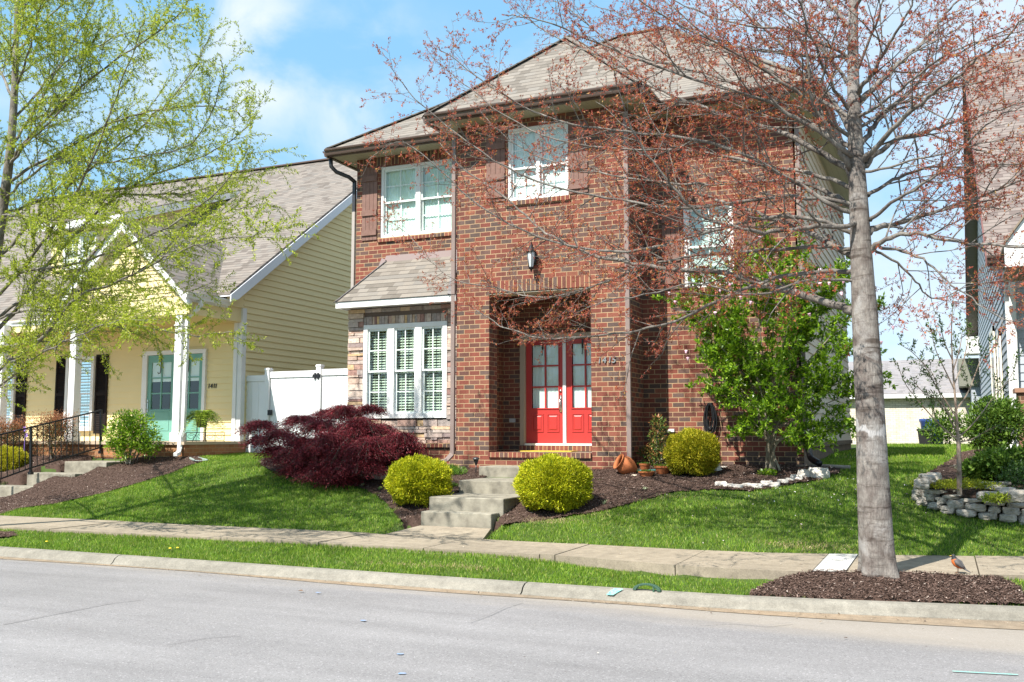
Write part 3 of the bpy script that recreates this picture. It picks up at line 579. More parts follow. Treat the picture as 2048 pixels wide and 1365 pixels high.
# pink-white petals blown over the lawn on the right
px_, py_ = [], []
cx, cy = np.array([[-2.07,13.65],[-1.535,13.55],[-1.257,14.025],[-1.921,14.575],[-0.429,13.8],[-1.116,13.025],[-1.89,12.4]]).T
i = rng.integers(0, 7, 190); x = cx[i] + rng.normal(size=190) * .55; y = cy[i] + rng.normal(size=190) * .45; k_ = (y > ywf(x) + .05); x, y = x[k_], y[k_]; n = len(x)
z = gz(x, y) + .045; d = unit(rng.normal(size=(n, 3)) * [1, 1, .4]); w = unit(np.cross(d, [0, 0, 1]) + rng.normal(size=(n, 3)) * .4); c = np.stack([x, y, z], -1)
s_ = rng.uniform(.008, .018, n)[:, None]
o = np_mesh('petals', np.stack([c - d*s_, c + w*s_*.6, c + d*s_, c - w*s_*.6], 1), 4, rnd_mat('petal', [(0, (.75, .55, .58)), (1, (.85, .8, .75))], .6)); tag(o, 'fallen pale pink petals lying on the lawn near the grey trunk', 'petals', kind='stuff')
# dandelions by the kerb
for q, (cx, cy, cz) in enumerate([[-11.346,9.675,0.135],[-9.101,9.775,0.145],[-9.179,9.725,0.14]]):
    k = MB(); k.lathe([(.002, 0), (.002, .045)], (cx, cy, cz), 6); k.lathe([(.0, .042), (.016, .046), (.02, .052), (.012, .060), (0, .062)], (cx, cy, cz), 12, m=1)
    tag(k.build('dandelion', [mat('weed_stem', (.1, .2, .03)), mat('dandelion_yellow', (.75, .55, .02))], loc=(cx, cy, cz), uv=False), ['yellow dandelion at the kerb edge, nearest the photo left edge', 'yellow dandelion in the grass strip, right one of the close pair', 'yellow dandelion in the grass strip, left one of the close pair'][q], 'dandelion', 'dandelions in the grass strip')
# ---------------------------------------------------------------- building helpers
def wall2d(mb, to3, u0, u1, v0, v1, openings, depth, m=0):
    """flat wall in a plane with rectangular openings and reveals; to3(u, v, d) -> point (d: inwards)"""
    us = sorted({u0, u1} | {a for o in openings for a in (o[0], o[1]) if u0 < a < u1}); vs = sorted({v0, v1} | {a for o in openings for a in (o[2], o[3]) if v0 < a < v1})
    for a, b in zip(us, us[1:]):
        for c, d in zip(vs, vs[1:]):
            mu, mv = (a + b) / 2, (c + d) / 2
            if any(o[0] < mu < o[1] and o[2] < mv < o[3] for o in openings): continue
            mb.face([to3(a, c, 0), to3(b, c, 0), to3(b, d, 0), to3(a, d, 0)], m)
    for a, b, c, d in openings:
        mb.face([to3(a, c, 0), to3(a, d, 0), to3(a, d, depth), to3(a, c, depth)], m); mb.face([to3(b, c, 0), to3(b, c, depth), to3(b, d, depth), to3(b, d, 0)], m)
        mb.face([to3(a, d, 0), to3(b, d, 0), to3(b, d, depth), to3(a, d, depth)], m); mb.face([to3(a, c, 0), to3(a, c, depth), to3(b, c, depth), to3(b, c, 0)], m)
def FY(Y): return lambda u, v, d: (u, Y + d, v)

def window(parent, x0, x1, z0, z1, Y, units=1, cols=2, rows=2, fw=.05, mull=.08, blind='slats', bm=None, arch=0, fm=None, sm=None, blind_frac=1., mid=.5, pitch=.052):
    """double-hung window unit facing -Y; Y is the outer wall plane"""
    fm = fm or WHITE; sm = sm or MUNT
    k = MB(); yf = Y + .02
    k.box((x0, yf, z0), (x0 + fw, yf + .12, z1)).box((x1 - fw, yf, z0), (x1, yf + .12, z1))
    k.box((x0 + fw, yf + .002, z1 - fw), (x1 - fw, yf + .12, z1)).box((x0 + fw, yf - .012, z0), (x1 - fw, yf + .12, z0 + fw))
    uw = (x1 - x0 - 2 * fw - mull * (units - 1)) / units
    if arch:
        n = 14; xm = (x0 + x1) / 2; pts = [(x0 + (x1 - x0) * i / n, yf, z1 + arch * (1 - ((x0 + (x1 - x0) * i / n - xm) / ((x1 - x0) / 2)) ** 2)) for i in range(n + 1)]
        k.slab([(x0, yf, z1 + .001)] + pts[1:-1] + [(x1, yf, z1 + .001)], (0, .08, 0))
    W_ = None; sash = MB(); glass = MB(); bl = MB(); zm = z0 + (z1 - z0) * mid
    for u in range(units):
        a = x0 + fw + u * (uw + mull); b = a + uw
        if u: k.box((a - mull, yf + .001, z0 + fw), (a, yf + .12, z1 - fw))
        for (c, d, yo) in ((zm - .02, z1 - fw, yf + .03), (z0 + fw, zm + .02, yf + .062)):
            s = .035
            sash.box((a, yo, c), (a + s, yo + .028, d)).box((b - s, yo, c), (b, yo + .028, d)).box((a + s, yo, d - s), (b - s, yo + .028, d)).box((a + s, yo, c), (b - s, yo + .028, c + s))
            for i in range(1, cols):
                x = a + s + (b - a - 2 * s) * i / cols; sash.box((x - .009, yo + .006, c + s), (x + .009, yo + .02, d - s))
            for i in range(1, rows):
                z = c + s + (d - c - 2 * s) * i / rows; sash.box((a + s, yo + .008, z - .009), (b - s, yo + .018, z + .009))
            glass.face([(a + s, yo + .013, c + s), (b - s, yo + .013, c + s), (b - s, yo + .013, d - s), (a + s, yo + .013, d - s)])
        if blind == 'slats':
            z = z1 - fw - .03; zb = z1 - (z1 - z0) * blind_frac
            while z > zb + fw:
                bl.hexa([(a + .01, yf + .115, z - .012), (b - .01, yf + .115, z - .012), (b - .01, yf + .140, z + .016), (a + .01, yf + .140, z + .016),
                         (a + .01, yf + .115, z - .009), (b - .01, yf + .115, z - .009), (b - .01, yf + .140, z + .019), (a + .01, yf + .140, z + .019)]); z -= pitch
            for x in (a + uw * .25, a + uw * .75): bl.box((x - .004, yf + .11, zb + fw), (x + .004, yf + .113, z1 - fw))
        elif blind == 'curtain':
            n = 36
            for i in range(n):
                xa = a + uw * i / n; xb = a + uw * (i + 1) / n; fa = .006 * math.sin(i * 1.9); fb = .006 * math.sin((i + 1) * 1.9)
                bl.face([(xa, yf + .112 + fa, z0 + fw), (xb, yf + .112 + fb, z0 + fw), (xb, yf + .112 + fb, z1 - fw + 0), (xa, yf + .112 + fa, z1 - fw)])
    W_ = k.build('window', fm, parent); sash.build('sash', sm, W_); glass.build('pane', GLASS, W_)
    if bl.v: bl.build('blind' if blind == 'slats' else 'curtain', bm or (BLINDW if blind == 'slats' else CURT), W_)
    return W_

def batten_shutter(parent, x0, x1, z0, z1, Y, m=WOODSH):
    k = MB(); n = 4; w = (x1 - x0) / n
    for i in range(n): k.box((x0 + i * w + .003, Y - .022, z0), (x0 + (i + 1) * w - .003, Y - .002, z1))
    for f in (.12, .36, .80)[:3]:
        pass
    for f in (.10, .37, .84): z = z0 + (z1 - z0) * f; k.box((x0 + .004, Y - .048, z - .055), (x1 - .004, Y - .0225, z + .055))
    return k.build('shutter', m, parent)
def louvre_shutter(parent, x0, x1, z0, z1, Y, m=BLACKSH):
    k = MB(); k.box((x0, Y - .035, z0), (x0 + .05, Y - .003, z1)).box((x1 - .05, Y - .035, z0), (x1, Y - .003, z1))
    zm = (z0 + z1) / 2
    for z in (z0, zm - .04, z1 - .08): k.box((x0 + .05, Y - .034, z), (x1 - .05, Y - .003, z + .08))
    k.box((x0 + .05, Y - .008, z0 + .08), (x1 - .05, Y - .003, z1 - .08)); z = z0 + .1
    while z < z1 - .09:
        if abs(z - zm) > .06: k.hexa([(x0+.05, Y-.028, z), (x1-.05, Y-.028, z), (x1-.05, Y-.008, z+.03), (x0+.05, Y-.008, z+.03), (x0+.05, Y-.028, z+.005), (x1-.05, Y-.028, z+.005), (x1-.05, Y-.008, z+.035), (x0+.05, Y-.008, z+.035)])
        z += .045
    return k.build('shutter', m, parent)

def lap_siding(mb, to3, rng_fn, z0, z1, exp, t=.022):
    """horizontal lap boards; rng_fn(z) -> (u0, u1) extent of the wall at height z; to3(u, v, out)"""
    z = z0
    while z < z1 - .01:
        zt = min(z + exp, z1); a0, b0 = rng_fn(z + .001); a1, b1 = rng_fn(zt)
        if b0 - a0 > .02:
            if b1 <= a1: a1 = b1 = (a0 + b0) / 2
            mb.face([to3(a0, z, t), to3(b0, z, t), to3(b1, zt, .002), to3(a1, zt, .002)])
            mb.face([to3(a0, z, 0), to3(b0, z, 0), to3(b0, z, t), to3(a0, z, t)])
        z += exp
def gutter(mb, a, b, out, h=.12, d=.115, m=0):
    """K-style gutter from a to b (top outer lip level), 'out' = unit vector pointing away from the house"""
    a = Vector(a); b = Vector(b); o = Vector(out); prof = [(0, -h), (.55 * d, -h), (.62 * d, -h + .02), (.72 * d, -h * .45), (.95 * d, -h * .28), (d, -.012), (d, 0), (d - .012, 0), (d - .012, -.02), (0, -.03)]
    n = len(mb.v); k = len(prof)
    for p in (a, b):
        for q, z in prof: mb.v.append(tuple(p + o * q + Vector((0, 0, z))))
    for i in range(k): j = (i + 1) % k; mb.f.append((n + i, n + j, n + k + j, n + k + i)); mb.m.append(m)
    mb.f.append(tuple(range(n, n + k))); mb.m.append(m); mb.f.append(tuple(range(n + k, n + 2 * k))[::-1]); mb.m.append(m)
def text(name, s, loc, size, m, parent, rot=(R(90), 0, 0), ext=.006, slant=0):
    c = bpy.data.curves.new(name, 'FONT'); c.body = s; c.size = size; c.extrude = ext; c.shear = slant; c.space_character = 1.12; c.offset = .002
    o = bpy.data.objects.new(name, c); COL.objects.link(o); c.materials.append(m); o.rotation_euler = rot; bpy.context.view_layer.update(); me = bpy.data.meshes.new_from_object(o.evaluated_get(bpy.context.evaluated_depsgraph_get())); me.name = name; bpy.data.objects.remove(o); bpy.data.curves.remove(c)
    me.materials.clear(); me.materials.append(m); o = bpy.data.objects.new(name, me); COL.objects.link(o); o.parent = parent; o.location = Vector(loc) - ORG[parent]; o.rotation_euler = rot; return o

# ================================================================ BRICK HOUSE
H = thing('brick_house', 'two storey red brick house with red front doors and a hipped tan shingle roof', 'house', (-6, 16, 1.05))
T0, T1 = -7.766, -4.665
k = MB()
DO = (-7.13, -5.262, 1.355, 4.11); TW = (-6.78, -5.645, 5.70, 7.0)
wall2d(k, FY(15), T0, T1, .8, 7.2, [DO, TW], .33)
k.face([(T1, 15, .8), (T1, 16, .8), (T1, 16, 7.2), (T1, 15, 7.2)]); k.face([(T0, 15, .8), (T0, 15, 7.2), (T0, 16, 7.2), (T0, 16, .8)])
# porch recess, wider than the opening
k.face([(-7.43, 16.25, 1.2), (-4.95, 16.25, 1.2), (-4.95, 16.25, 4.8), (-7.43, 16.25, 4.8)]); k.face([(-7.43, 15.33, 1.2), (-7.43, 16.25, 1.2), (-7.43, 16.25, 4.8), (-7.43, 15.33, 4.8)])
k.face([(-7.13, 15.33, 4.11), (-7.13, 15.33, 4.8), (-5.262, 15.33, 4.8), (-5.262, 15.33, 4.11)])
k.face([(-4.95, 15.33, 1.2), (-4.95, 15.33, 4.8), (-4.95, 16.25, 4.8), (-4.95, 16.25, 1.2)])
k.face([(-7.43, 15.33, 1.2), (-7.43, 15.33, 4.8), (-7.13, 15.33, 4.8), (-7.13, 15.33, 1.2)]); k.face([(-5.262, 15.33, 1.2), (-5.262, 15.33, 4.8), (-4.95, 15.33, 4.8), (-4.95, 15.33, 1.2)])
k.build('wall', BRICK, H)
k = MB(); wall2d(k, FY(16), -10.55, T0, 1.0, 7.2, [(-9.995, -8.31, 5.51, 6.95)], .14); k.face([(-10.55, 16, 1), (-10.55, 24.7, 1), (-10.55, 24.7, 7.2), (-10.55, 16, 7.2)][::-1])
k.build('wall', BRICK, H)
k = MB(); wall2d(k, FY(16), T1, -2.036, .8, 7.2, [(-3.925, -3.075, 4.13, 5.56)], .14); k.build('wall', BRICK, H)
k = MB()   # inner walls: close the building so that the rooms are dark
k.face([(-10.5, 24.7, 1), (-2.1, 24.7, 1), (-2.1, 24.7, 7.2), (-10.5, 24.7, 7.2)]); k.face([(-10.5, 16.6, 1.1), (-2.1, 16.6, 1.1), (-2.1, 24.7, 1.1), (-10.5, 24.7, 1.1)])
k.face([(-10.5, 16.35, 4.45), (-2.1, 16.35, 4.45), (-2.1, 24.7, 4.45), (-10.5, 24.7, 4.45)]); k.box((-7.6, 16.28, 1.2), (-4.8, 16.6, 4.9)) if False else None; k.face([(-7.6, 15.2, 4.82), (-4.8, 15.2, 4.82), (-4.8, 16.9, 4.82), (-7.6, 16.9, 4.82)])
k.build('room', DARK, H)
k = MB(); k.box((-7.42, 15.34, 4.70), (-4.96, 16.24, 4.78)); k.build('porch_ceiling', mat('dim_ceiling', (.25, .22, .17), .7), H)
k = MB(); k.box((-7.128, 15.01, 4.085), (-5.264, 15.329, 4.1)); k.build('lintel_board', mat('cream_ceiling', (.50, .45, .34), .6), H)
# right side: siding over a brick skirt
k = MB(); lap_siding(k, lambda u, v, o: (-2.046 + o, u, v), lambda z: (16.12, 24.7), 1.53, 7.15, .17)
k.box((-2.07, 16.0, 1.53), (-2.03, 16.12, 7.15)); k.build('siding', SIDET, H)
k = MB(); k.face([(-2.036, 16, .8), (-2.036, 24.7, .8), (-2.036, 24.7, 1.53), (-2.036, 16, 1.53)]); k.box((-2.036, 16.0, 1.44), (-2.0, 24.7, 1.53)); k.build('foundation', SKIRT, H)
# soldier courses, sills, step bricks
for a, b in (((DO[0], 14.994, 4.11), (DO[1], 15.06, 4.315)), ((-10.55, 15.992, 6.975), (T0, 16.05, 7.175))): k = MB(); k.box(a, b); k.build('soldier_course', SOLDIER, H)
k = MB(); n = 20
for i in range(n):
    xa = -6.86 + 1.30 * i / n; xb = -6.86 + 1.30 * (i + 1) / n; f = lambda x: 7.004 + .095 * (1 - ((x + 6.21) / .65) ** 2)
    k.slab([(xa, 14.99, f(xa)), (xb, 14.99, f(xb)), (xb, 14.99, f(xb) + .05), (xa, 14.99, f(xa) + .05)], (0, .05, 0))
k.build('soldier_course', SOLDIER, H)
for a, b in (((-6.83, 14.965, 5.62), (-5.60, 15.1, 5.698)), ((-10.04, 15.965, 5.43), (-7.79, 16.1, 5.508)), ((-3.98, 15.965, 4.05), (-3.02, 16.1, 4.128))): k = MB(); k.box(a, b); k.build('brick_sill', ROWLOCK, H)
# porch floor
for a, b in (((-7.127, 14.96, 1.27), (-5.265, 15.08, 1.352)), ((-7.05, 16.12, 1.36), (-5.3, 16.245, 1.455))): k = MB(); k.box(a, b); k.build('porch_step', ROWLOCK, H)
k = MB(); k.box((-7.43, 15.081, 1.25), (-4.95, 16.25, 1.352)); k.build('porch_floor', CONC, H)
# doors
k = MB(); yd = 16.19
k.box((-7.055, yd - .03, 1.46), (-6.945, yd + .05, 3.48)).box((-5.425, yd - .03, 1.46), (-5.315, yd + .05, 3.48)).box((-6.945, yd - .03, 3.375), (-5.425, yd + .05, 3.48))
k.box((-6.985, yd - .045, 1.5), (-6.96, yd - .03, 3.44)).box((-5.41, yd - .045, 1.5), (-5.385, yd - .03, 3.44))
DF = k.build('door_frame', TAN, H, bevel=.003)
k = MB(); k.box((-6.95, yd - .06, 1.46), (-5.42, yd + .03, 1.497)); k.build('threshold', WHITE, DF)
k = MB(); k.box((-6.216, yd - .02, 1.50), (-6.156, yd + .02, 3.37)); k.build('astragal', WHITE, DF)
for q, (a, b) in enumerate(((-6.94, -6.218), (-6.154, -5.43))):
    k = MB(); pa, pb, pc, pd = a + .115, b - .085 if not q else b - .115, 2.135, 3.285
    if q: pa = a + .085 + .03
    wall2d(k, FY(yd), a, b, 1.5, 3.37, [(pa, pb, pc, pd)], .04)
    k.box((a, yd + .005, 1.5), (b, yd + .045, pc)); k.box((a, yd + .005, pd), (b, yd + .045, 3.37)); k.box((a, yd + .005, pc), (pa, yd + .045, pd)); k.box((pb, yd + .005, pc), (b, yd + .045, pd))
    xm = (pa + pb) / 2; k.box((xm - .014, yd + .004, pc), (xm + .014, yd + .034, pd))
    for f in (1/3, 2/3): z = pc + (pd - pc) * f; k.box((pa, yd + .006, z - .014), (xm - .014, yd + .032, z + .014)).box((xm + .014, yd + .006, z - .014), (pb, yd + .032, z + .014))
    # raised surround and the two lower panels
    k.box((pa - .02, yd - .012, pc - .02), (pb + .02, yd - .001, pc)).box((pa - .02, yd - .012, pd), (pb + .02, yd - .001, pd + .02)).box((pa - .02, yd - .012, pc), (pa, yd - .001, pd)).box((pb, yd - .012, pc), (pb + .02, yd - .001, pd))
    for (c, d) in ((pa - .01, xm - .035), (xm + .035, pb + .01)):
        for (e, f, g, h) in ((c, c + .018, 1.70, 2.03), (d - .018, d, 1.70, 2.03), (c + .018, d - .018, 1.70, 1.718), (c + .018, d - .018, 2.012, 2.03)): k.box((e, yd - .010, g), (f, yd - .001, h))
        k.hexa([(c+.035, yd-.001, 1.735), (d-.035, yd-.001, 1.735), (d-.035, yd-.0005, 1.995), (c+.035, yd-.0005, 1.995), (c+.055, yd-.010, 1.755), (d-.055, yd-.010, 1.755), (d-.055, yd-.010, 1.975), (c+.055, yd-.010, 1.975)])
    D = k.build('door', RED, H)
    g = MB(); g.face([(pa, yd + .02, pc), (pb, yd + .02, pc), (pb, yd + .02, pd), (pa, yd + .02, pd)]); g.build('pane', GLASS, D)
    g = MB(); n = 26
    for i in range(n):
        xa = pa + (pb - pa) * i / n; xb = pa + (pb - pa) * (i + 1) / n; g.face([(xa, yd + .050 + .003 * math.sin(i * 1.5), pc), (xb, yd + .050 + .003 * math.sin(i * 1.5 + 1.5), pc), (xb, yd + .050 + .003 * math.sin(i * 1.5 + 1.5), pd), (xa, yd + .050 + .003 * math.sin(i * 1.5), pd)])
    g.build('curtain', CURT, D)
    if q == 0:
        g = MB(); x = b - .045; g.lathe([(0, 0), (.022, 0), (.022, .012), (.012, .018), (0, .018)], (x, yd - .001, 2.44), 16, Matrix.Rotation(R(90), 3, 'X'))
        g.box((x - .022, yd - .012, 2.06), (x + .022, yd - .001, 2.36)); g.tube([(x, yd - .01, 2.30), (x, yd - .05, 2.28), (x, yd - .06, 2.2), (x, yd - .05, 2.11), (x, yd - .01, 2.09)], .010, 8)
        g.build('handle', STEEL, D, smooth=True)
    g = MB(); x = xm - .045; g.tube([(x, yd - .012, 3.36), (x, yd - .02, 3.12), (x, yd - .035, 3.09), (x, yd - .045, 3.11)], .008, 6); g.box((x - .014, yd - .02, 3.20), (x + .014, yd - .008, 3.36)); g.build('wreath_hook', BLACK, D)
# windows and shutters
window(H, -9.995, -8.315, 5.512, 6.945, 16, units=2, fw=.055, mull=.10, blind='curtain', bm=mat('pale_green_curtain', (.80, .88, .84), .9, noise=(5, (.68, .78, .73), .5)))
window(H, TW[0], TW[1], TW[2], TW[3], 15, units=2, fw=.05, mull=.06, blind='curtain', arch=.09, mid=.45, sm=WHITE, bm=mat('bright_white_curtain', (.90, .91, .90), .9))
window(H, -3.925, -3.075, 4.132, 5.558, 16, units=1, fw=.055, blind='curtain', bm=mat('pale_grey_blind', (.66, .72, .70), .9, noise=(5, (.55, .62, .60), .5)))
for a, b, c, d, y in ((-10.41, -10.06, 5.49, 6.97, 16), (-7.185, -6.82, 5.72, 6.90, 15), (-5.62, -5.285, 5.72, 6.95, 15), (-4.30, -3.985, 4.13, 5.57, 16), (-3.01, -2.70, 4.13, 5.57, 16)):
    batten_shutter(H, a, b, c, d, y)
# ---- stone bay
k = MB(); B0, B1 = -10.20, T0; k.face([(B0 + .03, 15.28, 1), (B1, 15.28, 1), (B1, 15.28, 1.9), (B0 + .03, 15.28, 1.9)]); k.face([(B0 + .03, 15.28, 3.75), (B1, 15.28, 3.75), (B1, 15.28, 4.05), (B0 + .03, 15.28, 4.05)])
k.face([(B0 + .03, 15.28, 1.9), (-9.83, 15.28, 1.9), (-9.83, 15.28, 3.75), (B0 + .03, 15.28, 3.75)]); k.face([(-8.1, 15.28, 1.9), (B1, 15.28, 1.9), (B1, 15.28, 3.75), (-8.1, 15.28, 3.75)])
k.face([(B0 + .03, 15.28, 1), (B0 + .03, 15.28, 4.05), (B0 + .03, 16, 4.05), (B0 + .03, 16, 1)]); k.build('bay_wall', mat('stone_joint', (.15, .11, .09), .95), H)
LEDGE = rnd_mat('ledger_stone', [(0, (.22, .13, .12)), (.12, (.36, .21, .17)), (.25, (.46, .33, .26)), (.4, (.52, .41, .34)), (.52, (.56, .38, .20)), (.58, (.38, .31, .28)), (.7, (.30, .26, .24)), (.82, (.58, .47, .39)), (.9, (.26, .20, .19)), (1, (.50, .41, .35))], .85, nscale=18, bump=.6)
k = MB(); z = 1.50; rr = random.Random(4)
WX0, WX1, WZ0, WZ1 = -9.855, -8.09, 1.955, 3.70
def stones(u0, u1, z, h, to3):
    u = u0
    while u < u1 - .01:
        w = rr.uniform(.12, .42); e = min(u + w, u1)
        if u1 - e < .07: e = u1
        d = rr.uniform(.01, .045); g = .004; j = lambda: rr.uniform(-.004, .004)
        k.hexa([to3(u+g, -.05, z+g), to3(e-g, -.05, z+g), to3(e-g, .0, z+g), to3(u+g, .0, z+g), to3(u+g, -.05, z+h-g), to3(e-g, -.05, z+h-g), to3(e-g, .0, z+h-g), to3(u+g, .0, z+h-g)]) if False else \
        k.hexa([to3(u+g, d+j(), z+g+j()), to3(e-g, d+j(), z+g+j()), to3(e-g, -.03, z+g), to3(u+g, -.03, z+g), to3(u+g, d+j(), z+h-g+j()), to3(e-g, d+j(), z+h-g+j()), to3(e-g, -.03, z+h-g), to3(u+g, -.03, z+h-g)])
        u = e
while z < 4.0:
    h = min(rr.choice([.045, .06, .08, .1, .12]), 4.02 - z + .001)
    ft = lambda u, d, v: (u, 15.28 - d, v); st = lambda u, d, v: (B0 + .03 - d, u, v)
    if h > .02:
        if z + h > WZ0 - .0 and z < WZ1 + .14:
            if True:
                stones(B0, WX0 - .004, z, h, ft); stones(WX1 + .004, B1 - .095, z, h, ft)
        else: stones(B0, B1 - .095, z, h, ft)
        stones(15.26, 16.0, z, h, st)
    z += h
x = WX0
while x < WX1 - .02:      # upright stones over the window
    w = min(rr.uniform(.045, .085), WX1 - x); d = rr.uniform(.015, .05)
    k.hexa([(x+.004, 15.28-d, WZ1+.005), (x+w-.004, 15.28-d, WZ1+.005), (x+w-.004, 15.3, WZ1+.005), (x+.004, 15.3, WZ1+.005), (x+.004, 15.28-d, WZ1+.15), (x+w-.004, 15.28-d, WZ1+.15), (x+w-.004, 15.3, WZ1+.15), (x+.004, 15.3, WZ1+.15)]); x += w
k.build('stone_facing', LEDGE, H)
k = MB(); k.box((B0, 15.235, 1.0), (B1 - .095, 15.3, 1.43)); k.box((B0, 15.2, 1.0), (B0 + .04, 16, 1.43)); k.build('bay_base', BRICK, H)
k = MB(); k.box((B0 - .01, 15.19, 1.43), (B1 - .095, 15.3, 1.50)); k.build('brick_sill', ROWLOCK, H)
window(H, WX0, WX1, WZ0, WZ1, 15.225, units=3, fw=.085, mull=.14, blind='slats', bm=BLINDG, rows=2, pitch=.05)
# bay roof
e0, e1 = -10.30, T0 - .002
k = MB(); zt, zb = 5.035, 4.125
A, Bq, Cq, Dq = (-9.87, 15.995, zt), (-8.30, 15.995, zt), (e0, 14.93, zb), (-7.86, 14.93, zb)
k.face([Cq, Dq, Bq, A]); k.face([Cq, A, (e0, 15.995, zb)]); k.face([Dq, (e1, 14.93, zb), (e1, 15.995, zb + .12), Bq])
k.build('bay_roof', ROOF, H)
for a, b, u in ((Cq, A, -.4), (Dq, Bq, .4)): k = MB(); k.bar(a, b, .10, .012, up=(u, -.3, 1)); k.build('hip_shingles', ROOFG, H)
k = MB(); k.box((e0 + .01, 14.95, 4.005), (e1, 14.985, 4.118)).box((e0 + .01, 14.985, 4.005), (e0 + .045, 15.99, 4.118)); k.box((e0 + .045, 14.985, 4.02), (e1, 15.27, 4.035)); k.box((e0 + .045, 15.27, 4.02), (B0, 15.99, 4.035)); k.build('fascia', WHITE, H)
k = MB(); k.face([(-9.90, 15.99, 5.03), (T0, 15.99, 5.03), (T0, 15.99, 5.15), (-9.84, 15.99, 5.15)]); k.bar((e0 + .03, 15.975, zb + .06), (-9.88, 15.975, zt + .05), .03, .1); k.build('flashing', mat('mauve_flashing', (.30, .23, .22), .5), H)
# ---- main roof
ez = 7.27
P = dict(a=(-10.97, 15.47, ez), b=(-1.58, 15.47, ez), c=(-1.58, 24.9, ez), d=(-10.97, 24.9, ez), e=(-6.33, 20.1, 10.6), f=(-5.2, 20.1, 10.6))
k = MB(); k.face([P['a'], P['b'], P['f'], P['e']]); k.face([P['b'], P['c'], P['f']]); k.face([P['c'], P['d'], P['e'], P['f']]); k.face([P['d'], P['a'], P['e']])
t0, t1 = -8.17, -4.19; tm = (t0 + t1) / 2; ap = (tm, 16.46, 9.15); bk = (tm, 18.05, 9.15)
k.face([(t0, 14.47, ez + .002), (t1, 14.47, ez + .002), ap]); k.face([(t1, 14.47, ez + .002), (t1, 15.6, ez + .002), bk, ap]); k.face([(t0, 15.6, ez + .002), (t0, 14.47, ez + .002), ap, bk])
k.build('roof', ROOF, H)
k = MB()
for a, b in ((P['a'], P['e']), (P['b'], P['f']), (P['e'], P['f']), ((t0, 14.47, ez), ap), ((t1, 14.47, ez), ap), (ap, bk)): k.bar(Vector(a) + Vector((0, 0, .01)), Vector(b) + Vector((0, 0, .01)), .2, .02)
k.build('hip_shingles', ROOF, H)
k = MB(); s = 7.155
for a, b in (((-10.9, 15.55), (T0, 16.0)), ((-10.9, 16.0), (-10.55, 24.9)), ((t0 + .07, 14.55), (t1 - .07, 15.0)), ((t0 + .07, 15.0), (T0, 15.549)), ((T1, 15.0), (t1 - .07, 15.549)), ((T1, 15.551), (-1.65, 16.0)), ((-2.03, 16.0), (-1.65, 24.9))):
    k.box((a[0], a[1], s), (b[0], b[1], s + .012))
k.build('soffit', SOFFITB, H)
k = MB()
gutter(k, (-10.93, 15.5, 7.265), (T0 - .38, 15.5, 7.265), (0, -1, 0)); gutter(k, (-10.93, 24.9, 7.265), (-10.93, 15.5, 7.265), (-1, 0, 0)); gutter(k, (t0 + .05, 14.5, 7.268), (t1 - .05, 14.5, 7.268), (0, -1, 0))
gutter(k, (t0 + .05, 15.45, 7.268), (t0 + .05, 14.5, 7.268), (-1, 0, 0)); gutter(k, (t1 - .05, 14.5, 7.268), (t1 - .05, 15.45, 7.268), (1, 0, 0)); gutter(k, (t1 + .06, 15.5, 7.265), (-1.63, 15.5, 7.265), (0, -1, 0)); gutter(k, (-1.63, 15.5, 7.265), (-1.63, 24.9, 7.265), (1, 0, 0))
for a, b in (((-10.93, 15.5), (T0, 15.55)), ((-10.93, 15.5), (-10.9, 24.9)), ((t0 + .05, 14.5), (t1 - .05, 14.55)), ((t0 + .05, 14.55), (t0 + .07, 15.5)), ((t1 - .07, 14.55), (t1 - .05, 15.5)), ((t1 + .01, 15.5), (-1.63, 15.55)), ((-1.65, 15.55), (-1.63, 24.9))): k.box((a[0], a[1], 7.13), (b[0], b[1], 7.262))
k.build('gutter', BROWN, H)
def spout(pts, w, h, m, parent=H, name='downspout'):
    k = MB()
    for a, b in zip(pts, pts[1:]):
        d = Vector(b) - Vector(a); k.bar(a, Vector(b) + d.normalized() * .01, w, h, up=(0, 1, 0) if abs(d.normalized().z) > .5 else (0, 0, 1))
    return k.build(name, m, parent, bevel=.006)
spout([(-7.815, 14.97, 7.05), (-7.815, 14.97, 1.32), (-7.90, 14.93, 1.22), (-8.06, 14.86, 1.16)], .075, .06, SPOUTB)
spout([(-4.622, 15.0, 7.02), (-4.622, 15.0, 1.16)], .075, .055, SPOUTB)
k = MB(); k.tube([(-10.93, 15.62, 7.13), (-10.93, 15.64, 6.98), (-10.86, 15.72, 6.88), (-10.68, 15.9, 6.80), (-10.60, 15.97, 6.72)], .042, 10); k.build('downspout_elbow', DARKGUT, H, smooth=True)
spout([(-10.60, 15.985, 6.74), (-10.60, 15.985, 6.1)], .07, .055, DARKGUT); spout([(-10.60, 15.985, 6.1), (-10.60, 15.985, 1.2)], .07, .055, mat('grey_beige_downspout', (.36, .32, .29), .5))
spout([(-2.0, 16.03, 7.02), (-2.0, 16.03, 1.62)], .06, .05, SPOUTB)
# black corrugated drain hose from the right corner
k = MB(); pts = [Vector(p) for p in [[-2.097,15.98,1.811],[-1.986,15.9,1.589],[-1.94,15.8,1.417],[-1.888,15.65,1.28],[-1.723,15.35,1.213]]]; fine = []
for i in range(len(pts) - 1):
    for j in range(12): fine.append(pts[i].lerp(pts[i + 1], j / 12))
for _ in range(6): fine = [fine[0]] + [(fine[i-1] + fine[i] * 2 + fine[i+1]) / 4 for i in range(1, len(fine) - 1)] + [fine[-1]]
k.tube(fine, [.052 if i % 2 else .044 for i in range(len(fine))], 12); k.build('drain_hose', BLACK, H, smooth=True)
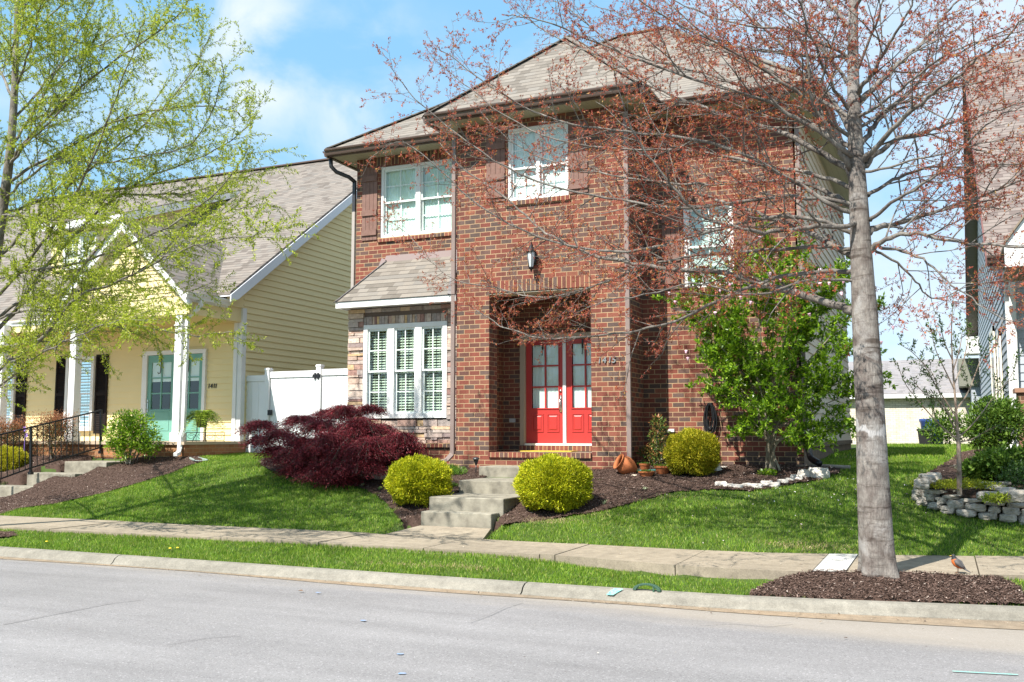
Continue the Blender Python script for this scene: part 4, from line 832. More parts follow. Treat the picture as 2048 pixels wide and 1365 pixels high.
# wall lantern
LZ = lambda k: setattr(k, 'v', [(-6.272 + (p[0] + 6.272) * .8, 14.99 + (p[1] - 14.99) * .85, 4.70 + (p[2] - 4.70) * .88) for p in k.v])
x, y = -6.272, 14.99; k = MB(); k.box((x - .05, y - .02, 4.52), (x + .05, y, 4.78)); k.tube([(x, y - .02, 4.62), (x, y - .10, 4.58), (x, y - .16, 4.64), (x, y - .16, 4.72)], .010, 8); k.tube([(x, y - .02, 4.74), (x, y - .08, 4.90), (x, y - .16, 4.95), (x, y - .17, 4.88)], .008, 8)
LZ(k); LN = k.build('wall_lantern', BLACK, H, smooth=True); c = (x, y - .16, 0)
k = MB(); k.lathe([(.0, 4.99), (.006, 4.97), (.012, 4.93), (.006, 4.91), (.02, 4.89), (.045, 4.86), (.085, 4.80), (.112, 4.765), (.115, 4.75), (.09, 4.75)], c, 12)
k.lathe([(.055, 4.46), (.06, 4.44), (.045, 4.42), (.02, 4.40), (.012, 4.37), (0, 4.35)], c, 12)
for i in range(6):
    a = i * math.pi / 3; k.tube([(x + .085 * math.cos(a), y - .16 + .085 * math.sin(a), 4.755), (x + .088 * math.cos(a), y - .16 + .088 * math.sin(a), 4.65), (x + .055 * math.cos(a), y - .16 + .055 * math.sin(a), 4.45)], .006, 6)
LZ(k); k.build('lantern_cap', BLACK, LN, smooth=True)
k = MB(); k.lathe([(.08, 4.75), (.083, 4.65), (.05, 4.455)], c, 12); LZ(k); k.build('lantern_glass', mat('seeded_glass', (.55, .60, .62), .15, .8), LN, smooth=True)
NUMM = mat('brushed_house_number', (.42, .40, .38), .35, metal=.8)
for ch, px in zip('1415', (0, .083, .176, .247)): text('house_number', ch, (-5.150 + px, 14.985, 2.825), .145, NUMM, H, slant=.12)
# outlet plate in the porch, white vent low on the right wall
k = MB(); k.box((-7.30, 16.235, 1.88), (-7.18, 16.249, 1.95)); k.build('outlet_cover', mat('grey_outlet', (.42, .44, .45), .4), H)
k = MB(); k.box((-4.25, 15.955, 1.70), (-4.13, 15.999, 1.75)); k.build('outlet_cover', WHITE, H)
# doormat on the porch floor
k = MB(); k.box((-6.9, 15.75, 1.353), (-5.9, 16.08, 1.372)); tag(k.build('doormat', mat('yellow_mat', (.70, .50, .04), .9, noise=(30, (.42, .30, .05), .4)), loc=(-6.4, 15.9, 1.353)), 'thin yellow doormat in front of the red doors', 'doormat')

# ================================================================ FRONT STEPS
S1 = thing('concrete_steps', 'weathered four-tread concrete steps leading up to the red doors', 'steps', (-6.2, 12.1, .3))
def step(parent, x0, x1, y0, y1, z0, z1):
    k = MB(); k.box((x0, y0, z0), (x1, y1, z1)); return k.build('step', CONC, parent, bevel=.014)
step(S1, -6.78, -5.68, 12.03, 12.30, .15, .575)
step(S1, -6.80, -5.62, 12.302, 13.30, .2, .765)
step(S1, -6.84, -5.58, 13.302, 14.34, .3, .955)
step(S1, -7.00, -5.50, 14.342, 14.985, .4, 1.135)

# ================================================================ YELLOW HOUSE
Y = thing('yellow_house', 'pale yellow sided cottage with a white gabled porch and teal doors', 'house', (-18, 17.8, 1.4))
XR = -14.83
rf = lambda y: 4.40 + .714 * (y - 16.4)
k = MB(); YW = [(-20.37, -19.40, 1.75, 3.62), (-23.2, -22.22, 1.75, 3.62)]; YD = (-17.65, -15.94)
def seg_siding(x0, x1, z0, z1, holes, Yp, exp=.15):
    xs = sorted({x0, x1} | {h[0] for h in holes} | {h[1] for h in holes})
    for a, b in zip(xs, xs[1:]):
        m_ = (a + b) / 2; hh = [h for h in holes if h[0] < m_ < h[1]]
        if not hh: lap_siding(k, lambda u, v, o: (u, Yp - o, v), lambda z: (a, b), z0, z1, exp)
        else:
            zz = z0
            while zz < z1 - .01:
                zt = min(zz + exp, z1)
                if zt <= hh[0][2] + .08 or zz >= hh[0][3] - .08: k.face([(a, Yp - .022, zz), (b, Yp - .022, zz), (b, Yp - .002, zt), (a, Yp - .002, zt)]); k.face([(a, Yp, zz), (b, Yp, zz), (b, Yp - .022, zz), (a, Yp - .022, zz)])
                zz += exp
seg_siding(-27, XR, 1.5, 4.45, YW + [(-17.81, -15.87, 1.4, 3.64)], 17.8)
k.build('siding', SIDEY, Y)
k = MB(); lap_siding(k, lambda u, v, o: (XR + o, u, v), lambda z: (max(17.8, 16.4 + (z + .12 - 4.40) / .714), 26.5), 1.5, 9.8, .15); k.build('siding', SIDEY, Y)
k = MB(); k.box((XR - .10, 17.76, 1.5), (XR + .03, 17.90, 4.6)); k.box((XR - .2, 17.74, 1.5), (XR - .10, 17.78, 4.27)); k.build('corner_board', WHITE, Y)
k = MB(); k.box((-27, 15.98, 1.15), (XR + .05, 26.5, 1.44)); k.build('porch_base', PORCHBRICK, Y)
k = MB(); k.box((-27, 15.93, 1.44), (XR + .08, 18, 1.505)); k.build('porch_floor', mat('porch_stone', (.48, .38, .27), .8, noise=(4, (.40, .31, .22), .5)), Y)
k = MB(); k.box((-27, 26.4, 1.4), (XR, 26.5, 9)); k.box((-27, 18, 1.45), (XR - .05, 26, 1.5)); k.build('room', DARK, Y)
for (a, b) in ((-15.25, -15.06), (-18.40, -18.21), (-20.82, -20.62), (-24.0, -23.8)):
    k = MB(); k.box((a, 16.08, 1.505), (b, 16.27, 4.3)); k.box((a - .03, 16.05, 1.505), (b + .03, 16.30, 1.70)); k.box((a - .02, 16.06, 4.02), (b + .02, 16.29, 4.05)); k.build('porch_post', WHITE, Y, bevel=.006)
k = MB(); k.box((-18.7, 16.06, 4.27), (XR - .02, 16.40, 4.66)); k.box((-15.27, 16.40, 4.27), (XR - .02, 17.80, 4.60)); k.box((-27, 16.3, 4.12), (-18.7, 16.5, 4.42)); k.build('porch_beam', SIDEY, Y)
k = MB(); k.slab([(XR - .03, 16.42, 4.601), (XR - .03, 17.80, 4.601), (XR - .03, 17.80, rf(17.8) - .03), (XR - .03, 16.97, rf(16.97) - .03), (XR - .03, 16.42, 4.72)], (.045, 0, 0)); k.build('siding', SIDEY, Y)
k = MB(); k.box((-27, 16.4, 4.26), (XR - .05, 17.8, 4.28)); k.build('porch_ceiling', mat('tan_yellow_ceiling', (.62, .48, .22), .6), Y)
PX, PZ, PE = -16.71, 6.50, 1.96
k = MB(); lap_siding(k, lambda u, v, o: (u, 16.08 - o, v), lambda z: (PX - (PZ - .08 - z) / .93, PX + (PZ - .08 - z) / .93), 4.62, 6.4, .15); k.build('gable', SIDEY, Y)
k = MB()
for s in (-1, 1):
    a = Vector((PX, 15.86, PZ + .02)); b = Vector((PX + s * (PE + .05), 15.86, PZ - .93 * PE - .02)); n = Vector((0, 0, -.27))
    k.slab([a, b, b + n * .9, a + n], (0, .05, 0))
    a = Vector((PX, 16.04, PZ - .04)); b = Vector((PX + s * PE, 16.04, PZ - .93 * PE - .04)); k.slab([a, b, b + Vector((0, 0, -.2)), a + Vector((0, 0, -.2))], (0, -.13, 0))
k.build('rake_board', WHITE, Y)
k = MB(); zl = PZ - .93 * PE; ym = 16.4 + (PZ - 4.4) / .714
k.slab([(PX, 15.80, PZ), (PX + PE, 15.80, zl), (PX + PE, 17.15, zl), (PX, ym, PZ)], (0, 0, .05)); k.slab([(PX, 15.80, PZ), (PX, ym, PZ), (PX - PE, 16.9, zl), (PX - PE, 15.80, zl)], (0, 0, .05)); k.build('porch_roof', ROOFY, Y)
k = MB(); RY = 24.4; rz = rf(RY)
k.slab([(-30, 16.35, rf(16.35)), (PX - PE + .1, 16.35, rf(16.35)), (PX - PE + .1, RY, rz), (-30, RY, rz)], (0, 0, .06))
k.slab([(PX - PE + .1, 16.95, rf(16.95)), (-14.5, 16.95, rf(16.95)), (-14.5, RY, rz), (PX - PE + .1, RY, rz)], (0, 0, .06))
k.face([(-30, RY, rz + .05), (-14.5, RY, rz + .05), (-14.5, 32.5, 4.4), (-30, 32.5, 4.4)]); k.build('roof', ROOFY, Y)
k = MB(); k.bar((-30, RY, rz + .08), (-14.5, RY, rz + .08), .22, .04); k.build('ridge_shingles', mat('dark_ridge', (.10, .07, .06), .9), Y)
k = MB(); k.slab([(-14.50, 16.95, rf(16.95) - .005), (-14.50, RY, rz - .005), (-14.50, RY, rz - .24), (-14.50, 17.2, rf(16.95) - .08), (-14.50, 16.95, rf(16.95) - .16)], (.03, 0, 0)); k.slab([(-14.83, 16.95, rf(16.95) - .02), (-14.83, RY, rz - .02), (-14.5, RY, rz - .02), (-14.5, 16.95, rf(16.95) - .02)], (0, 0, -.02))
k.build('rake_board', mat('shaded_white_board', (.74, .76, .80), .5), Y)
k = MB(); gutter(k, (PX + PE - .01, 15.78, zl + .03), (PX + PE - .01, 17.2, zl + .03), (1, 0, 0), .13, .13); gutter(k, (-30, 16.36, rf(16.36) + .03), (PX - PE + .12, 16.36, rf(16.36) + .03), (0, -1, 0), .13, .13)
k.box((PX + PE - .04, 15.85, zl - .12), (PX + PE - .01, 17.2, zl + .0)); k.box((-30, 16.37, rf(16.36) - .16), (PX - PE + .12, 16.40, rf(16.36) + .02)); k.box((XR - .02, 15.95, zl - .14), (PX + PE - .01, 17.2, zl - .12)); k.build('gutter', WHITE, Y)
spout([(PX + PE + .05, 16.25, zl - .10), (PX + PE + .05, 16.25, zl - .22), (-14.95, 16.2, zl - .42), (-14.98, 16.16, zl - .5), (-14.98, 16.14, 1.75), (-14.90, 15.98, 1.60), (-14.84, 15.90, 1.36), (-14.70, 15.72, 1.27), (-14.62, 15.55, 1.24)], .085, .07, WHITE, Y)
# shed dormer
k = MB(); dx0, dx1, dy = -22.0, -19.48, 18.5; zf_ = rf(dy)
lap_siding(k, lambda u, v, o: (u, dy - o, v), lambda z: (dx0, dx1), zf_, 7.30, .15); 
lap_siding(k, lambda u, v, o: (dx1 + o, u, v), lambda z: (max(dy, dy + (z + .12 - 7.40) / .366), 16.4 + (z - 4.40) / .714), zf_, 9.2, .15); k.build('dormer', SIDEY, Y)
k = MB(); k.slab([(dx0 - .3, dy - .3, 7.33), (dx1 + .3, dy - .3, 7.33), (dx1 + .3, 23.7, 9.36), (dx0 - .3, 23.7, 9.36)], (0, 0, .05)); k.build('dormer_roof', ROOFY, Y)
k = MB(); k.slab([(dx1 + .3, dy - .3, 7.345), (dx1 + .3, 23.6, 9.335), (dx1 + .3, 22.6, 8.80), (dx1 + .3, dy - .3, 7.13)], (.03, 0, 0)); k.box((dx0 - .3, dy - .33, 7.13), (dx1 + .3, dy - .30, 7.33)); k.box((dx0 - .3, dy - .3, 7.14), (dx1 + .3, dy, 7.16)); k.box((dx1 - .08, dy - .03, zf_), (dx1 + .02, dy - .018, 7.14)); k.build('dormer_trim', WHITE, Y)
window(Y, -21.45, -20.25, 6.05, 7.02, dy - .14, units=2, fw=.07, mull=.08, blind='slats', rows=2)
window(Y, YW[0][0], YW[0][1], 1.75, 3.62, 17.68, units=1, fw=.09, cols=2, rows=3, blind='slats', pitch=.075, sm=WHITE); window(Y, YW[1][0], YW[1][1], 1.75, 3.62, 17.68, units=1, fw=.09, cols=2, rows=3, blind='slats', pitch=.075, sm=WHITE)
for a, b in ((-20.76, -20.40), (-19.37, -18.97), (-22.19, -21.83)): louvre_shutter(Y, a, b, 1.68, 3.66, 17.775)
k = MB(); yy = 17.72; k.box((-17.81, yy, 1.505), (-17.66, yy + .09, 3.68)).box((-15.93, yy, 1.505), (-15.84, yy + .09, 3.68)).box((-17.66, yy, 3.58), (-15.93, yy + .09, 3.68)); k.build('door_frame', WHITE, Y)
for a, b in ((-17.655, -16.80), (-16.79, -15.935)):
    k = MB(); pa, pb, pc, pd = a + .115, b - .115, 2.27, 3.40; wall2d(k, FY(17.76), a, b, 1.51, 3.575, [(pa, pb, pc, pd)], .05); xm = (pa + pb) / 2
    k.box((xm - .016, 17.765, pc), (xm + .016, 17.80, pd))
    for f in (1/3, 2/3): z = pc + (pd - pc) * f; k.box((pa, 17.767, z - .016), (xm - .016, 17.80, z + .016)).box((xm + .016, 17.767, z - .016), (pb, 17.80, z + .016))
    k.box((a + .12, 17.745, pc - .05), (b - .12, 17.759, pc - .02)); k.box((a + .14, 17.75, 1.75), (a + .16, 17.759, 2.2)).box((b - .16, 17.75, 1.75), (b - .14, 17.759, 2.2)).box((a + .16, 17.75, 2.18), (b - .16, 17.759, 2.2)).box((a + .16, 17.75, 1.75), (b - .16, 17.759, 1.77))
    D = k.build('door', TEAL, Y); g = MB(); g.face([(pa, 17.785, pc), (pb, 17.785, pc), (pb, 17.785, pd), (pa, 17.785, pd)]); g.build('pane', GLASS, D)
    g = MB(); g.box((pa, 17.79, pc + .66), (pb, 17.794, pd)); g.build('curtain', CURT, D)
    g = MB(); g.tube([(xm, 17.745, 3.57), (xm, 17.735, 3.18), (xm, 17.72, 3.14), (xm - .03, 17.70, 3.12), (xm - .045, 17.69, 3.16)], .011, 6); g.box((xm - .02, 17.74, 3.42), (xm + .02, 17.752, 3.57)); g.build('wreath_hook', BLACK, D)
    if a < -17: g = MB(); g.box((a + .03, 17.735, 2.2), (a + .06, 17.759, 2.5)); g.tube([(a + .045, 17.74, 2.44), (a + .045, 17.69, 2.42), (a + .045, 17.69, 2.28), (a + .045, 17.74, 2.26)], .011, 6); g.build('handle', STEEL, D)
for ch, px in zip('1411', (0, .075, .155, .21)): text('house_number', ch, (-15.80 + px, 17.775, 2.745), .15, BLACK, Y, slant=.1)

# ---- yellow house steps and rail
S2 = thing('concrete_steps', 'pale concrete steps climbing to the yellow house beside the black handrail', 'steps', (-15.5, 14, .5))
for (xa, xb, yf, yb, zz, nm) in [[-17.285,-16.068,15.1,16.0,1.081,0.0],[-17.797,-16.399,14.6,15.1,0.849,0.0],[-18.414,-17.069,14.1,14.6,0.589,0.0],[-18.272,-16.868,13.5,14.1,0.387,0.0]]:
    step(S2, xa, xb, yf, yb - .002, zz - .45, zz)
k = MB(); k.hexa([(-17.6, 11.4, .2), (-15.2, 11.4, .2), (-15.6, 13.5, .3), (-16.9, 13.5, .3), (-17.6, 11.4, .305), (-15.2, 11.4, .305), (-15.6, 13.5, .40), (-16.9, 13.5, .40)]); o = k.build('path', WALK, uv=False); o['kind'] = 'structure'
RL = thing('handrail', 'black iron handrail beside the pale concrete steps of the yellow house', 'handrail', [-17.5,14.45,0.901])
pt = [Vector(p) for p in [[-17.202,15.95,2.199],[-17.562,14.45,1.81],[-17.872,13.3,1.512]]]; pb_ = [Vector(p) for p in [[-17.156,15.95,1.375],[-17.504,14.45,0.963],[-17.796,13.3,0.558]]]
k = MB(); k.bar(pt[0], pt[1], .045, .03); k.bar(pt[1], pt[2], .045, .03); k.build('top_rail', BLACK, RL); k = MB(); k.bar(pb_[0], pb_[1], .03, .03); k.bar(pb_[1], pb_[2], .03, .03); k.build('bottom_rail', BLACK, RL)
for a, b in zip(pt, pb_):
    k = MB(); k.bar(b + Vector((0, 0, -.12)), a + Vector((0, 0, .02)), .045, .045, up=(0, 1, 0)); k.box(b + Vector((-.04, -.04, -.14)), b + Vector((.04, .04, -.08))); k.build('post', BLACK, RL)
for i in range(2):
    n = 12 if i == 0 else 10
    for j in range(1, n): t = j / n; k = MB(); k.bar(pb_[i].lerp(pb_[i+1], t), pt[i].lerp(pt[i+1], t), .013, .013, up=(0, 1, 0)); k.build('baluster', BLACK, RL)

# ================================================================ WHITE FENCE
F = thing('vinyl_fence', 'tall white vinyl privacy fence with a gate between the two houses', 'fence', (-13, 18, 1.2))
def fpost(x, zt, w=.127): k = MB(); k.box((x - w/2, 17.94, 1.1), (x + w/2, 18.07, zt)); k.box((x - w/2 - .012, 17.928, zt), (x + w/2 + .012, 18.082, zt + .03)); k.slab([(x - w/2, 17.94, zt + .03), (x + w/2, 17.94, zt + .03), (x + w/2, 18.07, zt + .03), (x - w/2, 18.07, zt + .03)], (0, 0, .02)); k.build('post', VINYL, F, bevel=.004)
for x, z in ((-14.93, 3.08), (-14.21, 3.14), (-12.78, 3.18), (-11.5, 3.18), (-10.7, 3.18)): fpost(x, z)
def fpanel(name, a, b, zt, par=F):
    k = MB(); k.box((a, 17.965, zt - .14), (b, 18.045, zt)); k.box((a, 17.965, 1.24), (b, 18.045, 1.40)); n = max(2, round((b - a) / .2)); w = (b - a) / n
    for i in range(n): k.box((a + i * w + .002, 17.99, 1.40), (a + (i + 1) * w - .002, 18.015, zt - .14))
    return k.build(name, VINYL, par, bevel=.003)
fpanel('panel', -14.865, -14.28, 3.03); fpanel('panel', -12.71, -11.57, 3.12); fpanel('panel', -11.43, -10.77, 3.12)
g = fpanel('gate', -14.13, -12.86, 3.10)
k = MB(); k.box((-12.93, 17.93, 2.93), (-12.72, 17.962, 3.01)); k.box((-12.88, 17.92, 2.90), (-12.83, 17.93, 3.04)); k.box((-12.80, 17.92, 2.90), (-12.75, 17.93, 3.04)); k.build('hinge', BLACK, g)
k = MB(); k.box((-14.16, 17.93, 2.10), (-14.05, 17.962, 2.22)); k.build('latch', BLACK, g)

# ================================================================ RIGHT HOUSE
Q = thing('blue_grey_house', 'tall blue-grey sided house with a pinkish shingle roof at the right edge of the photo', 'house', (4, 22, 1.3))
FYR = 21.8; RRY = 29.3; rz1 = 12.2; fe = 5.15; be = 5.2
rfr = lambda y: fe + (rz1 - fe) * (y - 21.3) / (RRY - 21.3) if y < RRY else rz1 - (rz1 - be) * (y - RRY) / (38.3 - RRY)
k = MB(); lap_siding(k, lambda u, v, o: (1.3 - o, u, v), lambda z: ((max(FYR, 21.3 + (z + .1 - fe) / (rz1 - fe) * 8)), min(37.6, RRY + (rz1 - z - .1) / (rz1 - be) * 9)), 1.2, 11.9, .17, .02); k.build('siding', SIDEB, Q)
k = MB(); lap_siding(k, lambda u, v, o: (u, FYR - o, v), lambda z: (1.3, 12), 1.2, 5.1, .17, .02); k.build('siding', SIDEB, Q)
k = MB(); k.box((1.26, FYR - .04, 1.2), (1.42, FYR - .0, 5.15)); k.box((1.26, FYR - .0, 1.2), (1.295, FYR + .12, 5.15)); k.build('corner_board', WHITE, Q)
k = MB(); k.slab([(.95, 21.3, fe), (13, 21.3, fe), (13, RRY, rz1), (.95, RRY, rz1)], (0, 0, .08)); k.slab([(.95, RRY, rz1), (13, RRY, rz1), (13, 38.3, be), (.95, 38.3, be)], (0, 0, .08)); k.build('roof', ROOFR, Q)
k = MB(); k.slab([(.92, 21.3, fe - .12), (.92, RRY, rz1 - .12), (.92, RRY, rz1 + .09), (.92, 21.3, fe + .09)], (.028, 0, 0)); k.slab([(.92, RRY, rz1 - .12), (.92, 38.3, be - .12), (.92, 38.3, be + .09), (.92, RRY, rz1 + .09)], (.028, 0, 0)); k.build('rake_board', mat('maroon_rake', (.16, .07, .06), .5), Q)
k = MB(); k.slab([(.95, RRY, rz1 - .02), (.95, 38.3, be - .02), (1.28, 38.3, be - .02), (1.28, RRY, rz1 - .02)], (0, 0, -.02)); k.slab([(.95, 21.3, fe - .02), (.95, RRY, rz1 - .02), (1.28, RRY, rz1 - .02), (1.28, 21.3, fe - .02)], (0, 0, -.02)); k.build('soffit', boards('brown_soffit', (.20, .165, .13), (.17, .14, .11), .12, 'Y'), Q)
k = MB(); k.box((.88, 37.4, 4.55), (1.29, 38.35, 5.1)); k.box((.8, 37.3, 4.5), (1.29, 38.4, 4.56)); k.build('cornice_return', WHITE, Q)
k = MB(); k.box((.62, 38.3, 3.4), (1.29, 46, 4.4)); k.build('rear_eave', mat('grey_green_soffit', (.20, .20, .16), .7), Q)
k = MB(); k.box((1.0, 38.4, 1.2), (1.29, 46, 3.4)); k.build('rear_wall', SIDEB, Q)
for (a, b, c, d) in ((24.1, 25.3, 2.0, 4.0), (26.6, 28.6, 1.9, 4.35)):
    k = MB(); k.box((1.235, a, c), (1.275, a + .13, d)).box((1.235, b - .13, c), (1.275, b, d)).box((1.235, a, d - .13), (1.275, b, d)).box((1.235, a, c), (1.275, b, c + .1)); k.box((1.25, a + .13, c + .1), (1.272, b - .13, d - .13))
    wn = k.build('window', mat('cream_trim', (.78, .72, .60), .5), Q)
    g = MB(); g.face([(1.247, a + .2, c + .2), (1.247, b - .2, c + .2), (1.247, b - .2, d - .2), (1.247, a + .2, d - .2)]); g.build('pane', mat('shaded_pane', (.30, .33, .34), .1), wn)
spout([(1.40, 21.60, 5.1), (1.40, 21.70, 4.9), (1.36, 21.70, 2.3), (1.22, 21.62, 2.0), (1.22, 21.62, 1.5), (1.18, 21.45, 1.34)], .12, .1, WHITE, Q)
k = MB(); gutter(k, (.95, 21.3, fe + .06), (13, 21.3, fe + .06), (0, -1, 0), .15, .14); k.box((.95, 21.3, fe - .14), (13, 21.33, fe + .04)); k.box((1.0, 21.33, fe - .14), (13, 21.8, fe - .12)); k.build('gutter', BROWN, Q)
# front porch pieces that reach into the frame
k = MB(); a = [1.282,19.8,2.361]; k.box((a[0], 19.8, 1.1), (a[0] + .5, 20.3, 2.42)); k.build('porch_pillar', brick_mat('brown_brick', [(0, (.16, .08, .05)), (1, (.28, .14, .09))], (.38, .28, .18), .203, .0813, .007), Q)
k = MB(); k.box((a[0] - .05, 19.75, 2.42), (a[0] + .55, 20.35, 2.5)); k.build('pillar_cap', mat('brown_stone_cap', (.30, .16, .10), .8), Q)
k = MB(); p = [1.591,19.5,5.678]; q_ = [1.16,19.5,5.095]; k.slab([(p[0], 19.45, p[2]), (q_[0], 19.45, q_[2]), (q_[0], 19.45, q_[2] - .25), (p[0] + .3, 19.45, q_[2] - .25), (p[0] + .6, 19.45, p[2])], (0, .1, 0)); k.box((q_[0], 19.45, q_[2] - .4), (p[0] + 3, 19.55, q_[2] - .25)); k.build('porch_gable', WHITE, Q)
k = MB(); k.box((q_[0] + .02, 19.55, q_[2] - .42), (p[0] + 3, 21.3, q_[2] - .38)); k.slab([(q_[0], 19.4, q_[2] + .02), (p[0], 19.4, p[2] + .02), (p[0], 21.9, p[2] + .02), (q_[0], 21.9, q_[2] + .02)], (0, 0, .05)); k.build('porch_soffit', mat('brown_porch_soffit', (.22, .17, .12), .7), Q)

# ================================================================ GARAGE in the distance
K = thing('garage', 'low white brick garage with a grey roof far behind the side yard', 'garage', (-2, 40, 1.3))
k = MB(); k.box((-12, 40, 1.1), (5.5, 47, 3.15)); k.build('wall', WHITEBRICK, K)
k = MB(); k.slab([(-12.4, 39.8, 3.18), (5.9, 39.8, 3.18), (5.9, 43.5, 4.72), (-12.4, 43.5, 4.72)], (0, 0, .06)); k.slab([(-12.4, 43.5, 4.72), (5.9, 43.5, 4.72), (5.9, 47.5, 3.18), (-12.4, 47.5, 3.18)], (0, 0, .06)); k.build('roof', ROOFG, K)
k = MB(); k.box((-12.4, 39.72, 3.05), (5.9, 39.8, 3.2)); k.build('gutter', WHITE, K); k = MB(); k.box((-12.3, 39.8, 3.04), (5.8, 40, 3.06)); k.build('soffit', SOFFIT, K)
a = [-0.334,38.0,1.385]; k = MB(); k.lathe([(.30, 0), (.33, .03), (.40, .80), (.44, .86), (.44, .93), (.41, .95), (0, .96)], (a[0], 38, 1.28), 24)
o = k.build('recycling_bin', mat('blue_plastic', (.03, .06, .22), .4), loc=(a[0], 38, 1.28), smooth=True, uv=False); tag(o, 'round blue bin standing against the white garage', 'bin')
a = [-0.657,37.4,1.335]; k = MB(); k.lathe([(.26, 0), (.30, .02), (.36, .5), (.40, .52), (.40, .58), (.36, .58), (.34, .5)], (a[0] + .1, 37.2, 1.28), 4, Matrix.Rotation(R(45), 3, 'Z')); o = k.build('planter_box', mat('black_plastic', (.02, .02, .02), .5), loc=(a[0] + .1, 37.2, 1.28), uv=False); tag(o, 'square black planter in front of the blue bin by the garage', 'planter')
# ================================================================ VEGETATION
def leafquads(c, d, L_, W_, up=(0, 0, 1), jit=.6):
    """one rhombic leaf blade per centre c along direction d"""
    n = len(c); d = unit(d); w = unit(np.cross(d, np.array(up)) + rng.normal(size=(n, 3)) * jit); w = unit(w - d * (w * d).sum(-1, keepdims=True))
    L_ = np.broadcast_to(L_, n)[:, None]; W_ = np.broadcast_to(W_, n)[:, None]; nrm = np.cross(d, w)
    mid = c + d * L_ * .45
    return np.stack([c, mid + w * W_ / 2 + nrm * W_ * .12, c + d * L_ - nrm * L_ * .08, mid - w * W_ / 2 + nrm * W_ * .12], 1)
def bend(p, d, length, n, wob, lift, rr):
    """polyline that wanders; lift > 0 turns it up"""
    pts = [p.copy()]; d = d / np.linalg.norm(d); s = length / n
    for i in range(n):
        d = d + rr.normal(size=3) * wob + np.array([0, 0, lift]); d /= np.linalg.norm(d); p = p + d * s; pts.append(p.copy())
    return np.array(pts), d
def along(pts, t):
    seg = np.linalg.norm(np.diff(pts, axis=0), axis=1); cs = np.concatenate([[0], np.cumsum(seg)]); s = t * cs[-1]; i = min(np.searchsorted(cs, s, side='right') - 1, len(seg) - 1)
    f = (s - cs[i]) / (seg[i] + 1e-9); return pts[i] * (1 - f) + pts[i + 1] * f, (pts[i + 1] - pts[i]) / (seg[i] + 1e-9), cs[-1]
def smooth(pts, n=3):
    pts = np.array(pts, float)
    for _ in range(n):
        q = [pts[0]]
        for a, b in zip(pts, pts[1:]): q += [a * .75 + b * .25, a * .25 + b * .75]
        q.append(pts[-1]); pts = np.array(q)
        if len(pts) > 40: break
    return pts
def sub_dir(t, rr, ang, flat=.5, side=None):
    a = rr.normal(size=3); a -= t * a.dot(t); a[2] *= flat; a /= np.linalg.norm(a) + 1e-9
    return t * math.cos(ang) + a * math.sin(ang)
def ramify(mb, LF, pts, r0, r1, rr, cfg, lev=0, t0=.12, tend=1.0):
    """adds side branches to the polyline pts; cfg rows: (spacing, length range, angle, radius factor, segments, wobble, lift, sides)"""
    c = cfg[lev]; _, _, ln = along(pts, 1); n = max(1, int(ln * (1 - t0) / c['sp']))
    for i in range(n):
        t = min(t0 + (tend - t0) * (i + rr.random()) / n, 1); p, tg, _ = along(pts, t); rad = r0 + (r1 - r0) * t
        L_ = rr.uniform(*c['len']) * (1 - c.get('tip', .5) * t) * min(1, ln / c.get('ref', .01) if c.get('ref') else 1); d = sub_dir(tg, rr, R(rr.uniform(*c['ang'])), c.get('flat', .6))
        q, dl = bend(p, d, L_, c['seg'], c['wob'], c['lift'], rr); ra = max(min(rad * c['rf'], c['rmax']), .0014)
        mb.tube(q, list(np.linspace(ra, max(ra * .35, .0013), len(q))), c['n'], cap=False)
        if lev + 1 < len(cfg): ramify(mb, LF, q, ra, ra * .35, rr, cfg, lev + 1, .15)
        if lev + 2 >= len(cfg): LF.append(q)
def leaves_on(LF, rr, step, per, spread, L_, W_, tip=3, droop=0.):
    C, D = [], []
    for q in LF:
        seg = np.linalg.norm(np.diff(q, axis=0), axis=1).sum(); n = max(1, int(seg / step))
        for i in range(n + 1):
            p, t, _ = along(q, .12 + .88 * i / max(1, n)); m = per + (tip if i == n else 0)
            for _ in range(m): v = t * .7 + rr.normal(size=3) * spread + np.array([0, 0, -droop]); C.append(p + rr.normal(size=3) * .006); D.append(v)
    C = np.array(C); D = np.array(D); n = len(C); return leafquads(C, D, L_ * rng.uniform(.6, 1.25, n), W_ * rng.uniform(.7, 1.2, n))

# ---------------------------------------------------------------- red-budded street tree
rr = np.random.default_rng(3)
BT = thing('street_tree', 'large grey-barked street tree with small rust-red new leaves between sidewalk and kerb', 'tree', (-.645, 10.3, .22))
trunk = [[-0.637,10.3,0.203],[-0.639,10.3,0.421],[-0.646,10.3,0.762],[-0.657,10.3,1.254],[-0.658,10.3,1.751],[-0.665,10.3,2.253],[-0.672,10.3,2.761],[-0.68,10.3,3.223],[-0.69,10.3,3.638],[-0.696,10.3,4.056],[-0.706,10.3,4.478],[-0.71,10.3,4.956],[-0.706,10.3,5.384],[-0.69,10.3,5.868],[-0.659,10.3,6.517],[-0.65,10.3,7.401],[-0.604,10.3,8.515]]
rad = [.245, .205, .185, .172, .163, .152, .140, .130, .118, .102, .088, .077, .065, .054, .044, .032, .015]
tk = MB(); tp = smooth(trunk, 2); ts = np.linspace(0, 1, len(tp)); rad_s = np.interp(ts, np.linspace(0, 1, len(rad)), rad)
